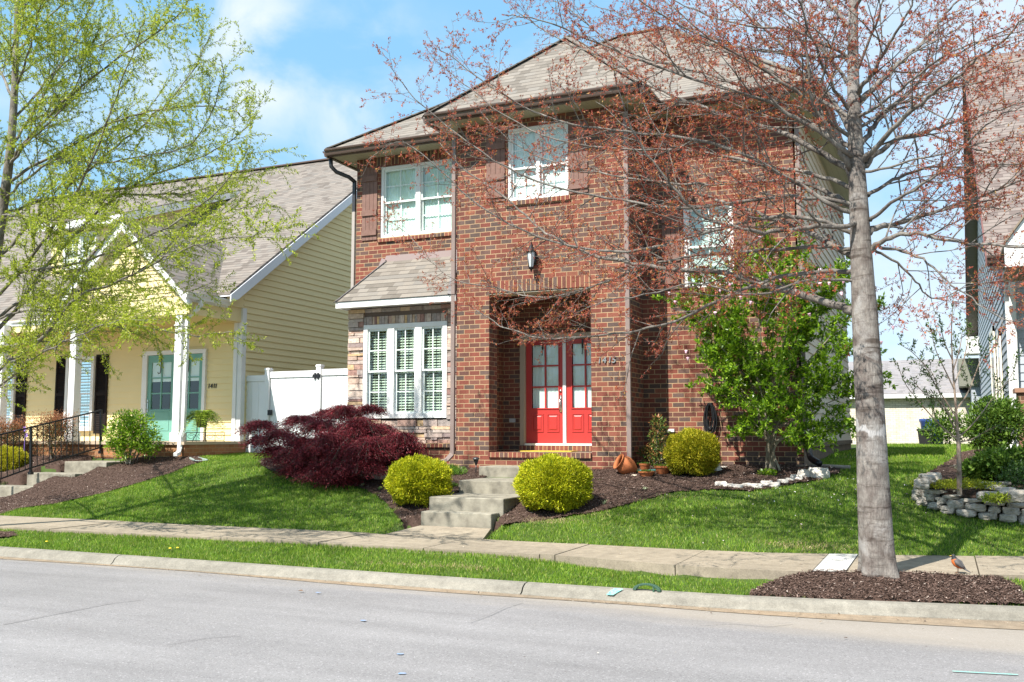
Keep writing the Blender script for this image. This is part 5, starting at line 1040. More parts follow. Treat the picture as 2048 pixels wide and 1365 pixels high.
# flare with buttress ripples at the base
base = len(tk.v); rad_s = rad_s * .89; tk.tube(tp, list(rad_s), 28)
for j in range(len(tp)):
    for q in range(28):
        v = Vector(tk.v[base + j * 28 + q]); c = Vector(tp[j]); o = v - c; a = 2 * math.pi * q / 28; zrel = v.z - .22
        f = 1 + (.26 * math.exp(-max(zrel, 0) / .22)) * math.sin(a * 4 + .7) + .022 * math.sin(a * 3 + v.z * 2.1) + .018 * math.sin(a * 2 - v.z * 3.7) + .03 * math.exp(-((v.z - 2.9) / .12) ** 2) + .025 * math.exp(-((v.z - 2.25) / .1) ** 2)
        tk.v[base + j * 28 + q] = tuple(c + o * f)
tk.build('trunk', BARKT, BT, smooth=True, uv=False)
LIMBS = [[[[-0.777,10.3,2.91],[-1.124,10.477,3.066],[-1.554,10.63,3.22],[-1.898,10.775,3.374],[-2.259,10.915,3.517],[-2.813,11.052,3.602],[-3.443,11.186,3.748],[-3.907,11.318,3.893],[-4.291,11.448,4.069],[-4.64,11.577,4.274],[-4.972,11.704,4.532],[-5.446,11.829,4.975],[-5.838,11.954,5.232],[-6.245,12.077,5.536],[-6.608,12.2,5.912]],0.048],[[[-0.72,10.3,3.474],[-0.864,10.535,3.547],[-1.082,10.739,3.736],[-1.352,10.932,3.947],[-1.939,11.119,4.231],[-2.339,11.302,4.437],[-2.649,11.48,4.615],[-3.019,11.656,4.778],[-3.66,11.829,5.069],[-4.346,12.0,5.225]],0.044],[[[-0.709,10.3,3.796],[-0.792,10.118,3.766],[-1.232,9.961,3.743],[-1.492,9.812,3.69],[-1.691,9.668,3.695],[-1.887,9.527,3.73],[-2.171,9.389,3.85],[-2.257,9.253,3.981],[-2.431,9.12,4.196],[-2.573,8.988,4.436],[-2.624,8.857,4.572],[-2.743,8.728,4.9],[-2.774,8.6,5.261]],0.032],[[[-0.723,10.3,3.954],[-0.843,10.485,4.08],[-1.055,10.645,4.275],[-1.273,10.797,4.418],[-1.567,10.944,4.509],[-2.098,11.087,4.584],[-2.445,11.227,4.613],[-3.195,11.365,4.791],[-4.029,11.501,5.028],[-4.782,11.636,5.332],[-5.434,11.768,5.785],[-5.807,11.9,6.236]],0.036],[[[-0.731,10.3,4.322],[-0.819,10.524,4.464],[-1.051,10.719,4.675],[-1.449,10.903,5.015],[-1.738,11.081,5.194],[-2.112,11.255,5.406],[-2.469,11.425,5.639],[-2.806,11.593,5.818],[-3.156,11.758,6.102],[-3.461,11.921,6.367],[-4.075,12.082,6.808],[-4.796,12.242,7.236],[-5.486,12.4,7.859]],0.044],[[[-0.744,10.3,4.377],[-0.778,10.203,4.419],[-0.844,10.119,4.551],[-0.919,10.04,4.726],[-1.05,9.963,4.94],[-1.097,9.888,5.064],[-1.096,9.814,5.275],[-1.1,9.742,5.667],[-1.101,9.67,6.004],[-1.118,9.6,6.447]],0.04],[[[-0.725,10.3,4.788],[-0.854,10.679,5.067],[-1.031,11.007,5.481],[-1.355,11.318,5.996],[-1.734,11.619,6.514],[-2.203,11.912,7.108],[-2.839,12.2,7.837]],0.044],[[[-0.702,10.3,5.518],[-0.754,10.439,5.643],[-1.184,10.558,5.759],[-1.652,10.672,5.942],[-1.864,10.782,6.037],[-2.272,10.89,6.268],[-2.637,10.995,6.627],[-2.899,11.098,6.959],[-3.24,11.2,7.394]],0.026],[[[-0.726,10.3,4.48],[-0.793,10.085,4.535],[-1.202,9.898,4.847],[-1.469,9.721,5.012],[-1.987,9.55,5.205],[-2.62,9.383,5.469],[-3.218,9.219,5.778],[-3.661,9.059,6.011],[-4.053,8.9,6.073]],0.034],[[[-0.725,10.3,3.901],[-1.06,10.162,4.061],[-1.534,10.042,4.454],[-2.026,9.928,4.698],[-2.588,9.818,4.847],[-3.226,9.711,4.943],[-3.827,9.606,5.116],[-4.388,9.502,5.45],[-4.971,9.401,5.974],[-5.112,9.3,6.048]],0.03],[[[-0.715,10.3,3.329],[-1.012,10.438,3.345],[-1.539,10.558,3.373],[-2.159,10.672,3.179],[-2.701,10.782,2.964],[-3.148,10.889,2.88],[-3.741,10.995,2.844],[-4.5,11.098,2.835],[-4.886,11.2,2.937],[-5.359,11.3,3.151],[-5.74,11.4,3.383]],0.03],[[[-0.708,10.3,3.535],[-1.114,10.546,3.665],[-1.669,10.759,3.693],[-2.322,10.961,3.734],[-2.965,11.156,3.744],[-3.591,11.346,3.602],[-4.257,11.533,3.48],[-4.821,11.716,3.438],[-5.566,11.897,3.679],[-6.362,12.075,3.863],[-6.789,12.252,4.215],[-7.234,12.427,4.66],[-7.877,12.6,5.065]],0.026],[[[-0.713,10.3,3.692],[-1.069,10.187,3.857],[-1.454,10.089,3.926],[-2.165,9.995,3.811],[-2.796,9.905,3.631],[-3.447,9.818,3.639],[-4.123,9.732,3.875],[-4.767,9.647,4.261],[-5.244,9.564,4.762],[-5.668,9.481,5.149],[-6.058,9.4,4.874]],0.028],[[[-0.726,10.3,4.164],[-1.077,10.408,4.388],[-1.712,10.501,4.595],[-2.389,10.59,4.871],[-3.178,10.675,4.992],[-4.09,10.759,5.191],[-4.866,10.84,5.637],[-5.55,10.921,6.228],[-6.044,11.0,6.677]],0.028],[[[-0.712,10.3,4.584],[-1.103,10.798,4.996],[-1.752,11.23,5.633],[-2.606,11.64,6.219],[-3.705,12.036,6.744],[-4.558,12.422,7.62],[-5.252,12.8,8.451]],0.032],[[[-0.722,10.3,4.006],[-1.252,10.12,4.124],[-1.839,9.964,4.069],[-2.439,9.816,4.015],[-3.108,9.673,4.158],[-3.743,9.534,4.301],[-4.339,9.397,4.613],[-4.892,9.263,5.042],[-5.334,9.131,5.467],[-5.521,9.0,5.799]],0.026],[[[-0.606,10.3,3.724],[-0.465,10.599,3.823],[-0.257,10.858,3.905],[0.023,11.104,4.034],[0.408,11.341,4.175],[0.913,11.573,4.408],[1.382,11.8,4.629]],0.042],[[[-0.593,10.3,3.526],[-0.513,10.179,3.57],[-0.33,10.073,3.62],[-0.138,9.973,3.599],[0.091,9.877,3.469],[0.414,9.783,3.411],[0.736,9.691,3.331],[1.049,9.6,3.316]],0.036],[[[-0.656,10.3,5.109],[-0.599,10.526,5.234],[-0.337,10.721,5.513],[-0.16,10.906,5.757],[0.009,11.086,5.96],[0.206,11.26,6.268],[0.362,11.432,6.478],[0.589,11.6,6.858]],0.04],[[[-0.674,10.3,5.165],[-0.618,10.141,5.177],[-0.456,10.002,5.344],[-0.342,9.871,5.472],[-0.232,9.745,5.591],[-0.097,9.621,5.756],[0.02,9.5,6.01]],0.034],[[[-0.652,10.3,4.656],[-0.596,10.562,4.815],[-0.445,10.788,5.094],[-0.225,11.003,5.315],[-0.065,11.211,5.53],[0.141,11.414,5.787],[0.4,11.612,5.98],[0.822,11.807,6.199],[1.194,12.0,6.386]],0.036],[[[-0.638,10.3,4.47],[-0.446,10.092,4.566],[-0.271,9.913,4.704],[-0.066,9.742,4.786],[0.061,9.577,4.855],[0.269,9.416,4.911],[0.403,9.259,4.987],[0.554,9.104,5.027],[0.77,8.951,5.161],[0.954,8.8,5.238]],0.034],[[[-0.621,10.3,4.415],[-0.429,10.452,4.618],[-0.295,10.584,4.745],[-0.084,10.709,4.792],[0.077,10.83,4.877],[0.239,10.948,4.95],[0.455,11.064,5.005],[0.673,11.177,5.081],[0.93,11.289,5.179],[1.278,11.4,5.241]],0.036],[[[-0.603,10.3,4.098],[-0.354,10.699,4.327],[-0.06,11.045,4.544],[0.337,11.373,4.556],[0.93,11.691,4.598],[1.315,12.0,4.804]],0.026],[[[-0.592,10.3,3.837],[-0.339,10.042,3.961],[-0.061,9.818,4.028],[0.293,9.605,4.316],[0.58,9.4,4.497],[0.755,9.2,4.477]],0.024],[[[-0.577,10.3,3.566],[-0.314,10.121,3.472],[-0.09,9.965,3.329],[0.076,9.818,3.101],[0.237,9.675,2.93],[0.506,9.536,2.671],[0.729,9.4,2.601]],0.02],[[[-0.579,10.3,3.525],[-0.375,10.44,3.43],[-0.197,10.56,3.23],[-0.11,10.675,3.085],[0.029,10.786,3.039],[0.318,10.894,3.193],[0.82,11.0,3.228]],0.018],[[[-0.747,10.3,3.228],[-1.252,9.921,3.205],[-1.694,9.593,2.985],[-2.119,9.282,3.167],[-2.541,8.981,3.003],[-2.952,8.688,2.94],[-3.203,8.4,2.728]],0.018],[[[-0.72,10.3,4.958],[-0.954,9.984,5.312],[-1.057,9.711,5.699],[-1.158,9.451,6.023],[-1.257,9.2,6.337]],0.024],[[[-0.711,10.3,5.224],[-1.072,10.784,5.956],[-1.55,11.203,6.623],[-1.951,11.6,7.379]],0.026],[[[-0.729,10.3,4.693],[-1.198,9.924,5.118],[-1.637,9.599,5.441],[-2.073,9.29,5.659],[-2.503,8.991,5.877],[-2.771,8.7,6.112]],0.026],[[[-0.712,10.3,4.903],[-1.52,10.84,5.702],[-2.403,11.308,6.383],[-3.076,11.752,6.869],[-3.672,12.182,7.358],[-4.393,12.6,7.813]],0.024],[[[-0.696,10.3,5.383],[-0.467,10.114,5.754],[-0.352,9.953,6.086],[-0.195,9.8,6.398]],0.022],[[[-0.692,10.3,4.901],[-0.296,9.869,4.966],[0.072,9.496,5.124],[0.437,9.142,5.116],[0.797,8.8,5.008]],0.022],[[[-0.686,10.3,4.793],[-0.279,10.903,5.251],[0.225,11.425,5.462],[0.761,11.921,5.842],[1.211,12.4,6.063]],0.022],[[[-0.692,10.3,4.318],[-0.326,10.013,4.306],[0.038,9.764,4.295],[0.414,9.528,4.279],[0.798,9.3,4.256]],0.02],[[[-0.711,10.3,5.547],[-1.213,10.214,5.927],[-1.826,10.139,6.062],[-2.352,10.068,6.299],[-2.837,10.0,6.651]],0.022],[[[-0.69,10.3,5.868],[-0.953,10.784,6.394],[-1.31,11.203,7.065],[-1.821,11.6,7.74]],0.03],[[[-0.673,10.3,6.082],[-0.389,9.891,6.274],[-0.053,9.536,6.39],[0.371,9.2,6.366]],0.03],[[[-0.68,10.3,6.193],[-1.066,11.044,7.122],[-1.951,11.689,8.074],[-2.845,12.3,8.876]],0.03],[[[-0.659,10.3,6.517],[-0.27,11.425,7.495],[0.234,12.4,8.327]],0.026]]
CFG = [dict(sp=.145, len=(.45, 1.15), ang=(28, 62), rf=.5, rmax=.011, seg=6, wob=.10, lift=.018, n=5, tip=.55, flat=.55),
       dict(sp=.095, len=(.14, .46), ang=(28, 65), rf=.5, rmax=.005, seg=4, wob=.13, lift=.02, n=3, tip=.4, flat=.7),
       dict(sp=.11, len=(.05, .16), ang=(30, 75), rf=.6, rmax=.003, seg=2, wob=.12, lift=.02, n=3, tip=.3, flat=.9)]
LF = []
for pts, r in LIMBS:
    k = MB(); q = smooth(pts, 2)
    _, _, ln = along(q, 1); wv = rr.normal(size=(len(q), 3)) * .008; wv[0] = 0; q = q + wv
    r = r * .86; rd = np.interp(np.linspace(0, 1, len(q)), [0, .04, .5, 1], [r * 1.35, r, r * .5, r * .14])
    k.tube(q, list(rd), 8); ramify(k, LF, q, r * .9, r * .2, rr, CFG, 0, .10)
    # the limb itself ends in a leafy shoot
    LF.append(q[-6:]); k.build('branch', BARK, BT, smooth=True, uv=False)
REDL = rnd_mat('rust_red_leaves', [(0, (.22, .050, .034)), (.4, (.38, .090, .058)), (.7, (.50, .14, .085)), (.86, (.55, .20, .06)), (.95, (.44, .29, .07)), (1, (.52, .20, .15))], .5, .4)
lf = leaves_on(LF, rr, .024, 1, .65, .034, .012, 6); np_mesh('crown', lf, 4, REDL, BT); NL1 = len(lf)

# ---------------------------------------------------------------- light green tree on the left
rr = np.random.default_rng(8)
GT = thing('street_tree', 'light green feathery street tree overhanging the yellow house at the left edge', 'tree', (-12.6, 9.95, .25))
trunk = [[-13.039,9.85,0.155],[-13.061,9.85,0.699],[-13.087,9.85,1.578],[-13.07,9.85,2.468],[-13.02,9.85,3.216],[-12.948,9.85,3.969],[-12.837,9.85,4.798],[-12.736,9.85,5.479],[-12.678,9.85,6.168],[-12.669,9.85,6.947],[-12.699,9.85,7.661],[-12.712,9.85,8.46],[-12.749,9.85,9.599],[-12.775,9.85,10.919]]
tk = MB(); tp = smooth(trunk, 2); rs = np.interp(np.linspace(0, 1, len(tp)), [0, .05, .4, .6, 1], [.15, .115, .085, .06, .012]); tk.tube(tp, list(rs), 14); tk.build('trunk', BARKD, GT, smooth=True, uv=False)
LIMBS = [[[[-12.884,9.85,4.268],[-12.632,10.037,4.664],[-12.321,10.199,5.054],[-12.047,10.352,5.411],[-11.759,10.501,5.689],[-11.318,10.645,6.105],[-10.87,10.787,6.442],[-10.427,10.927,6.895],[-10.18,11.064,7.378],[-10.122,11.2,7.819]],0.03],[[[-12.968,9.85,3.667],[-12.211,9.658,3.891],[-11.577,9.491,4.253],[-10.889,9.333,4.728],[-10.368,9.18,5.122],[-9.957,9.031,5.509],[-9.563,8.885,5.945],[-9.181,8.742,6.362],[-8.81,8.6,6.761]],0.03],[[[-13.03,9.85,3.066],[-12.859,10.119,3.389],[-12.65,10.353,4.023],[-12.2,10.574,4.652],[-11.831,10.788,5.134],[-11.241,10.996,5.597],[-10.637,11.201,5.819],[-10.033,11.402,6.039],[-9.631,11.6,6.441]],0.034],[[[-13.062,9.85,2.917],[-12.03,9.649,2.936],[-11.325,9.475,2.964],[-10.603,9.311,3.529],[-9.803,9.151,3.591],[-9.054,8.996,3.711],[-8.352,8.843,3.882],[-7.61,8.694,3.915],[-6.912,8.546,3.886],[-6.663,8.4,4.004]],0.028],[[[-13.042,9.85,3.217],[-12.639,10.181,3.767],[-12.13,10.467,3.775],[-11.708,10.739,3.879],[-11.174,11.002,4.139],[-10.838,11.258,4.587],[-10.484,11.51,5.001],[-10.01,11.757,5.168],[-9.721,12.0,5.274]],0.026],[[[-13.08,9.85,2.319],[-12.739,9.898,2.649],[-12.179,9.94,2.893],[-11.737,9.98,3.209],[-11.283,10.019,3.228],[-10.643,10.056,3.167],[-10.028,10.093,3.163],[-9.425,10.129,3.001],[-8.849,10.165,3.007],[-8.625,10.2,3.021]],0.026],[[[-13.09,9.85,2.171],[-12.036,9.521,2.427],[-11.31,9.236,2.702],[-10.439,8.966,2.817],[-9.629,8.704,2.95],[-8.789,8.45,3.007],[-8.002,8.2,2.941]],0.022],[[[-12.705,9.85,5.939],[-12.768,10.214,6.605],[-12.643,10.529,7.339],[-12.586,10.829,8.021],[-12.505,11.118,8.804],[-12.516,11.4,9.63]],0.026],[[[-12.71,9.85,5.708],[-11.931,9.641,6.085],[-11.136,9.459,6.361],[-10.295,9.287,6.604],[-9.414,9.121,6.743],[-8.672,8.959,6.883],[-8.287,8.8,7.005]],0.026],[[[-12.752,9.85,5.404],[-12.357,10.015,5.71],[-11.706,10.158,5.978],[-11.062,10.293,6.316],[-10.414,10.424,6.419],[-9.681,10.552,6.431],[-9.143,10.677,6.32],[-9.06,10.8,6.198]],0.026],[[[-12.805,9.85,4.949],[-12.511,10.258,5.242],[-12.072,10.611,5.356],[-11.384,10.946,5.363],[-10.682,11.27,5.365],[-10.174,11.586,5.546],[-9.849,11.896,5.747],[-9.802,12.2,5.9]],0.024],[[[-12.68,9.85,6.792],[-11.611,9.236,7.088],[-10.791,8.704,7.303],[-10.031,8.2,7.605]],0.022],[[[-12.682,9.85,7.421],[-12.893,10.501,8.28],[-12.798,11.065,9.01],[-12.265,11.6,9.494]],0.022],[[[-12.873,9.85,4.42],[-15.102,11.002,5.497],[-17.383,12.0,6.717]],0.03],[[[-12.757,9.85,5.174],[-12.566,9.18,5.737],[-12.452,8.6,6.416]],0.028],[[[-12.674,9.85,6.713],[-13.809,10.252,7.842],[-15.099,10.6,9.078]],0.026],[[[-12.988,9.85,3.366],[-13.285,9.502,3.939],[-13.679,9.2,4.518]],0.03],[[[-13.06,9.85,2.618],[-14.671,10.466,3.188],[-16.227,11.0,3.65]],0.026],[[[-12.688,9.85,5.705],[-12.037,9.65,5.952],[-11.337,9.477,6.104],[-10.78,9.313,6.404],[-10.438,9.155,6.79],[-10.008,9.0,7.005]],0.022],[[[-12.673,9.85,6.401],[-12.563,10.12,6.864],[-12.333,10.354,7.39],[-11.747,10.576,7.697],[-11.358,10.791,7.956],[-10.845,11.0,7.948]],0.022],[[[-12.681,9.85,7.106],[-12.123,9.311,7.278],[-11.152,8.843,7.358],[-10.344,8.4,7.428]],0.02],[[[-12.831,9.85,4.721],[-13.57,10.129,5.32],[-13.821,10.371,5.974],[-13.802,10.6,6.449]],0.018],[[[-12.805,9.85,4.949],[-11.62,9.376,4.736],[-10.54,8.966,4.413],[-9.486,8.576,4.365],[-8.59,8.2,4.141]],0.02],[[[-12.688,9.85,7.818],[-13.258,10.573,9.055],[-13.506,11.2,10.462]],0.02],[[[-12.701,9.85,8.298],[-12.424,9.287,8.926],[-12.245,8.8,9.396]],0.02],[[[-12.926,9.85,3.967],[-11.968,9.702,4.028],[-10.929,9.575,4.005],[-9.972,9.454,4.119],[-9.081,9.336,4.29],[-8.25,9.222,4.576],[-7.699,9.11,4.93],[-7.464,9.0,5.119]],0.024],[[[-13.004,9.85,3.291],[-12.604,10.079,3.523],[-11.997,10.278,3.477],[-11.295,10.466,3.575],[-10.598,10.648,3.633],[-10.099,10.826,3.702],[-9.7,11.0,3.924]],0.02],[[[-12.778,9.85,5.176],[-12.195,9.807,5.485],[-11.55,9.769,5.7],[-10.615,9.733,5.433],[-9.75,9.699,5.463],[-8.845,9.665,5.48],[-8.431,9.632,6.362],[-8.496,9.6,6.633]],0.022]]
CFG = [dict(sp=.125, len=(.5, 1.15), ang=(25, 55), rf=.5, rmax=.010, seg=5, wob=.10, lift=.03, n=5, tip=.5, flat=.8),
       dict(sp=.085, len=(.16, .5), ang=(25, 60), rf=.5, rmax=.004, seg=4, wob=.12, lift=.0, n=3, tip=.35, flat=.8)]
LF = []
for pts, r in LIMBS:
    k = MB(); q = smooth(pts, 2); wv = rr.normal(size=(len(q), 3)) * .01; wv[0] = 0; q = q + wv
    rd = np.interp(np.linspace(0, 1, len(q)), [0, .04, .5, 1], [r * 1.3, r, r * .5, r * .15]); k.tube(q, list(rd), 7); ramify(k, LF, q, r * .9, r * .2, rr, CFG, 0, .10); LF.append(q[-8:]); k.build('branch', BARKD, GT, smooth=True, uv=False)
LIMEL = rnd_mat('lime_green_leaves', [(0, (.15, .22, .015)), (.4, (.30, .38, .025)), (.8, (.43, .49, .04)), (1, (.55, .57, .09))], .45, .45)
lf = leaves_on(LF, rr, .024, 2, .65, .048, .014, 5, .35); np_mesh('crown', lf, 4, LIMEL, GT); NL2 = len(lf)

# ---------------------------------------------------------------- shrubs
def ball_pts(n, rx, ry, rz, lo=-.75, lump=.08, seed=0, depth=.25):
    r_ = np.random.default_rng(seed); v = r_.normal(size=(int(n * 1.6), 3)); v = unit(v); v = v[v[:, 2] > lo][:n]
    f = 1 + lump * (np.sin(v[:, 0] * 7 + seed) * np.sin(v[:, 1] * 6 + 1) + .6 * np.sin(v[:, 2] * 9 + v[:, 0] * 5)); s = 1 - depth * r_.random(len(v)) ** 2
    return v * (f * s)[:, None] * [rx, ry, rz], v
def topiary(label, c, rx, ry, rz, mat_, n=15000, seed=0, L_=.042, W_=.012, cat='shrub', group=None, name='round_shrub', lump=.075):
    base = (c[0], c[1], c[2]); root = thing(name, label, cat, base, group); ctr = np.array([c[0], c[1], c[2] + rz * .92])
    p, v = ball_pts(n, rx, ry, rz, -.85, lump, seed, .22)
    sq = 1 - .10 * (np.abs(v[:, 2]) ** 3); p *= sq[:, None]
    k = MB(); r_ = random.Random(seed)
    for i in range(9):
        a = r_.uniform(0, 6.28); k.tube([(c[0] + .03 * math.cos(a), c[1] + .03 * math.sin(a), c[2] - .03), (c[0] + rx * .3 * math.cos(a), c[1] + ry * .3 * math.sin(a), c[2] + rz * .5), (c[0] + rx * .7 * math.cos(a), c[1] + ry * .7 * math.sin(a), c[2] + rz * r_.uniform(.7, 1.5))], [.012, .008, .003], 5)
    k.build('stem', BARKD, root, uv=False)
    # sprigs: three small blades at each point, pointing outwards and up
    ex = rng.integers(0, len(p), 420); p = np.concatenate([p, p[ex] * rng.uniform(1.02, 1.11, (420, 1))]); v = np.concatenate([v, v[ex]])
    C = np.repeat(p + ctr, 3, 0); C = C + rng.normal(size=C.shape) * .012; D = np.repeat(v, 3, 0) + rng.normal(size=(len(C), 3)) * .7 + [0, 0, .35]
    lf = leafquads(C, D, L_ * rng.uniform(.6, 1.3, len(C)), W_ * rng.uniform(.8, 1.2, len(C))); np_mesh('foliage', lf, 4, mat_, root)
    # dark inner foliage mass
    pi, vi = ball_pts(n // 3, rx * .8, ry * .8, rz * .82, -.85, lump, seed + 50, .3); lf = leafquads(pi + ctr, vi + rng.normal(size=(len(pi), 3)) * .9, .06, .04); np_mesh('inner_foliage', lf, 4, mat_, root)
    return root
GOLD = rnd_mat('golden_foliage', [(0, (.13, .19, .008)), (.3, (.36, .41, .012)), (.7, (.62, .62, .02)), (1, (.80, .74, .05))], .5, .3)
GOLD2 = rnd_mat('olive_gold_foliage', [(0, (.18, .21, .01)), (.4, (.36, .36, .015)), (.8, (.55, .50, .03)), (1, (.68, .55, .05))], .5, .3)
g_ = 'clipped golden shrubs by the brick house'
topiary('round golden shrub to the left of the concrete steps', [-7.207,12.7,0.61], .475, .45, .375, GOLD, 16000, 1, group=g_)
topiary('round golden shrub to the right of the concrete steps', [-5.008,12.625,0.596], .515, .48, .40, GOLD, 17000, 2, group=g_)
topiary('smaller olive-gold round shrub below the coiled black hose', [-3.522,14.7,1.026], .40, .38, .37, GOLD2, 11000, 3, group=g_)
topiary('yellow-green shrub behind the handrail at the left edge of the photo', [-18.927,15.0,0.642], .50, .42, .40, GOLD2, 9000, 4, L_=.035)

def leafy(name, label, cat, base, blobs, mat_, n, L_, W_, stems=8, group=None, bark_=BARKD, up=.3, spread=.8, stemr=.012, seed=0, droop=0., leafname='foliage'):
    """bush made of leaf clumps: blobs = [(dx, dy, dz, rx, ry, rz)] relative to base"""
    root = thing(name, label, cat, base, group); b = np.array(base); r_ = np.random.default_rng(seed + 77)
    vol = np.array([q[3] * q[4] * q[5] for q in blobs]) ** .67; cnt = (n * vol / vol.sum()).astype(int); C, D = [], []
    k = MB()
    for i in range(stems):
        q = blobs[i % len(blobs)]; e = b + np.array(q[:3]) + r_.normal(size=3) * np.array(q[3:]) * .3; s0 = b + np.array([r_.normal() * .05, r_.normal() * .05, -.03]); m = (s0 + e) / 2 + r_.normal(size=3) * .06 + np.array([0, 0, .08])
        k.tube(smooth([s0, m, e], 2), list(np.linspace(stemr, stemr * .3, len(smooth([s0, m, e], 2)))), 6)
    for q, c_ in zip(blobs, cnt):
        v = unit(r_.normal(size=(c_, 3))); s = r_.random(c_) ** .45; p = v * s[:, None] * np.array(q[3:]); f = 1 + .16 * np.sin(v[:, 0] * 8 + q[0] * 9) * np.sin(v[:, 2] * 7 + q[1] * 5); C.append(b + np.array(q[:3]) + p * f[:, None]); D.append(v * .7 + r_.normal(size=(c_, 3)) * spread + [0, 0, up - droop])
    C = np.concatenate(C); D = np.concatenate(D); kz = C[:, 2] > b[2] + .01; C, D = C[kz], D[kz]; k.build('stem', bark_, root, uv=False)
    np_mesh(leafname, leafquads(C, D, L_ * r_.uniform(.6, 1.25, len(C)), W_ * r_.uniform(.7, 1.2, len(C))), 4, mat_, root)
    return root, C
GREENL = rnd_mat('bright_green_leaves', [(0, (.06, .14, .008)), (.4, (.14, .27, .012)), (.75, (.25, .42, .02)), (1, (.42, .58, .05))], .35, .45, .5)
DGREEN = rnd_mat('dark_green_leaves', [(0, (.014, .04, .006)), (.5, (.035, .09, .012)), (1, (.07, .15, .02))], .4, .3, .5)
MGREEN = rnd_mat('mid_green_leaves', [(0, (.04, .09, .01)), (.5, (.10, .19, .02)), (1, (.20, .30, .05))], .45, .35)
# magnolia in front of the right-hand wall: many pale stems fanning out
mb_ = [-2.396,14.95,1.163]; MB0 = np.array(mb_); rr = np.random.default_rng(21)
MG = thing('magnolia', 'tall green magnolia with a few pink buds in front of the brick wall', 'shrub', mb_)
ENDS = [[-3.407,14.7,3.429],[-3.107,15.0,4.081],[-2.564,14.6,4.292],[-2.205,15.2,4.524],[-1.707,14.7,4.094],[-1.323,15.1,3.978],[-0.885,14.7,3.597],[-1.158,14.4,2.856],[-1.647,15.3,3.563],[-1.961,14.3,3.314],[-2.682,14.3,3.2],[-3.204,14.6,2.716],[-3.392,14.9,2.507],[-2.795,14.4,2.318],[-2.11,14.2,2.44],[-1.522,14.5,2.442],[-1.072,14.8,2.302],[-1.31,15.0,1.872],[-2.64,14.7,1.876],[-1.87,14.4,2.011],[-3.172,15.2,2.993],[-3.633,15.2,4.146],[-2.396,15.0,4.74],[-1.854,14.8,4.425],[-1.179,15.2,4.289],[-3.331,14.5,2.942],[-0.844,14.6,2.646],[-2.882,14.6,3.545],[-3.783,14.8,3.776],[-2.66,14.4,1.799],[-1.613,14.5,1.709],[-1.218,14.7,1.795],[-1.936,14.3,1.652],[-2.345,14.3,2.159]]
LF = []; SK = MB(); CM = [dict(sp=.085, len=(.25, .62), ang=(25, 60), rf=.5, rmax=.008, seg=4, wob=.12, lift=.05, n=4, tip=.4, flat=.9), dict(sp=.09, len=(.10, .28), ang=(30, 60), rf=.5, rmax=.004, seg=3, wob=.12, lift=.05, n=3, tip=.3, flat=.9)]
for i, e in enumerate(ENDS):
    e = np.array(e); s0 = MB0 + (np.array([rr.normal() * .06, rr.normal() * .05, -.05]) if i % 3 == 0 else (e - MB0) * [.06, .1, .30] + [0, 0, .12]); m1 = MB0 + (e - MB0) * [.12, .3, .38] + [0, 0, .18]; m2 = MB0 + (e - MB0) * [.5, .6, .68] + [0, 0, .1]
    q = smooth([s0, m1, m2, e], 2); r = .019 if i % 3 == 0 else .012; SK.tube(q, list(np.interp(np.linspace(0, 1, len(q)), [0, .5, 1], [r, r * .6, .004])), 8); ramify(SK, LF, q, r * .7, .004, rr, CM, 0, .42); LF.append(q[-5:])
SK.build('stem', mat('pale_magnolia_bark', build=lambda t, b: bark(t, b, (.20, .17, .12), (.32, .29, .22), (.10, .08, .06))), MG, smooth=True, uv=False)
lf = leaves_on(LF, rr, .036, 3, .85, .074, .034, 5, .05); np_mesh('foliage', lf, 4, GREENL, MG); NL3 = len(lf)
PINK = mat('pink_bud', (.72, .26, .42), .5, noise=(40, (.88, .70, .74), .4))
for i, (bx, by, bz) in enumerate([[-3.721,14.2,3.757],[-3.63,14.2,3.621],[-3.027,14.2,3.423],[-3.475,14.2,2.863],[-3.446,14.2,2.756],[-2.639,14.2,3.633],[-2.212,14.2,3.962],[-1.668,14.2,3.332],[-1.511,14.2,3.763],[-1.396,14.2,3.763],[-1.206,14.2,3.779],[-1.225,14.2,3.609],[-2.51,14.2,3.552],[-2.073,14.2,3.85],[-1.867,14.2,3.662],[-2.946,14.2,3.763],[-0.637,14.2,3.785],[-0.571,14.2,3.096],[-0.733,14.2,2.894],[-1.512,14.2,3.965],[-2.796,14.2,3.829],[-2.342,14.2,4.507]]):
    k = MB(); a, t_ = rr.uniform(0, 6.28), rr.uniform(0, .6); M = Matrix.Rotation(a, 3, 'Z') @ Matrix.Rotation(t_, 3, 'X'); k.lathe([(.0, 0), (.011, .006), (.017, .02), (.020, .038), (.026, .052), (.016, .05), (.004, .045)], (bx, by, bz), 8, M); k.tube([(bx, by, bz + .004), (bx, by + .1, bz - .05)], .003, 4); k.build('flower', PINK, MG, smooth=True, uv=False)

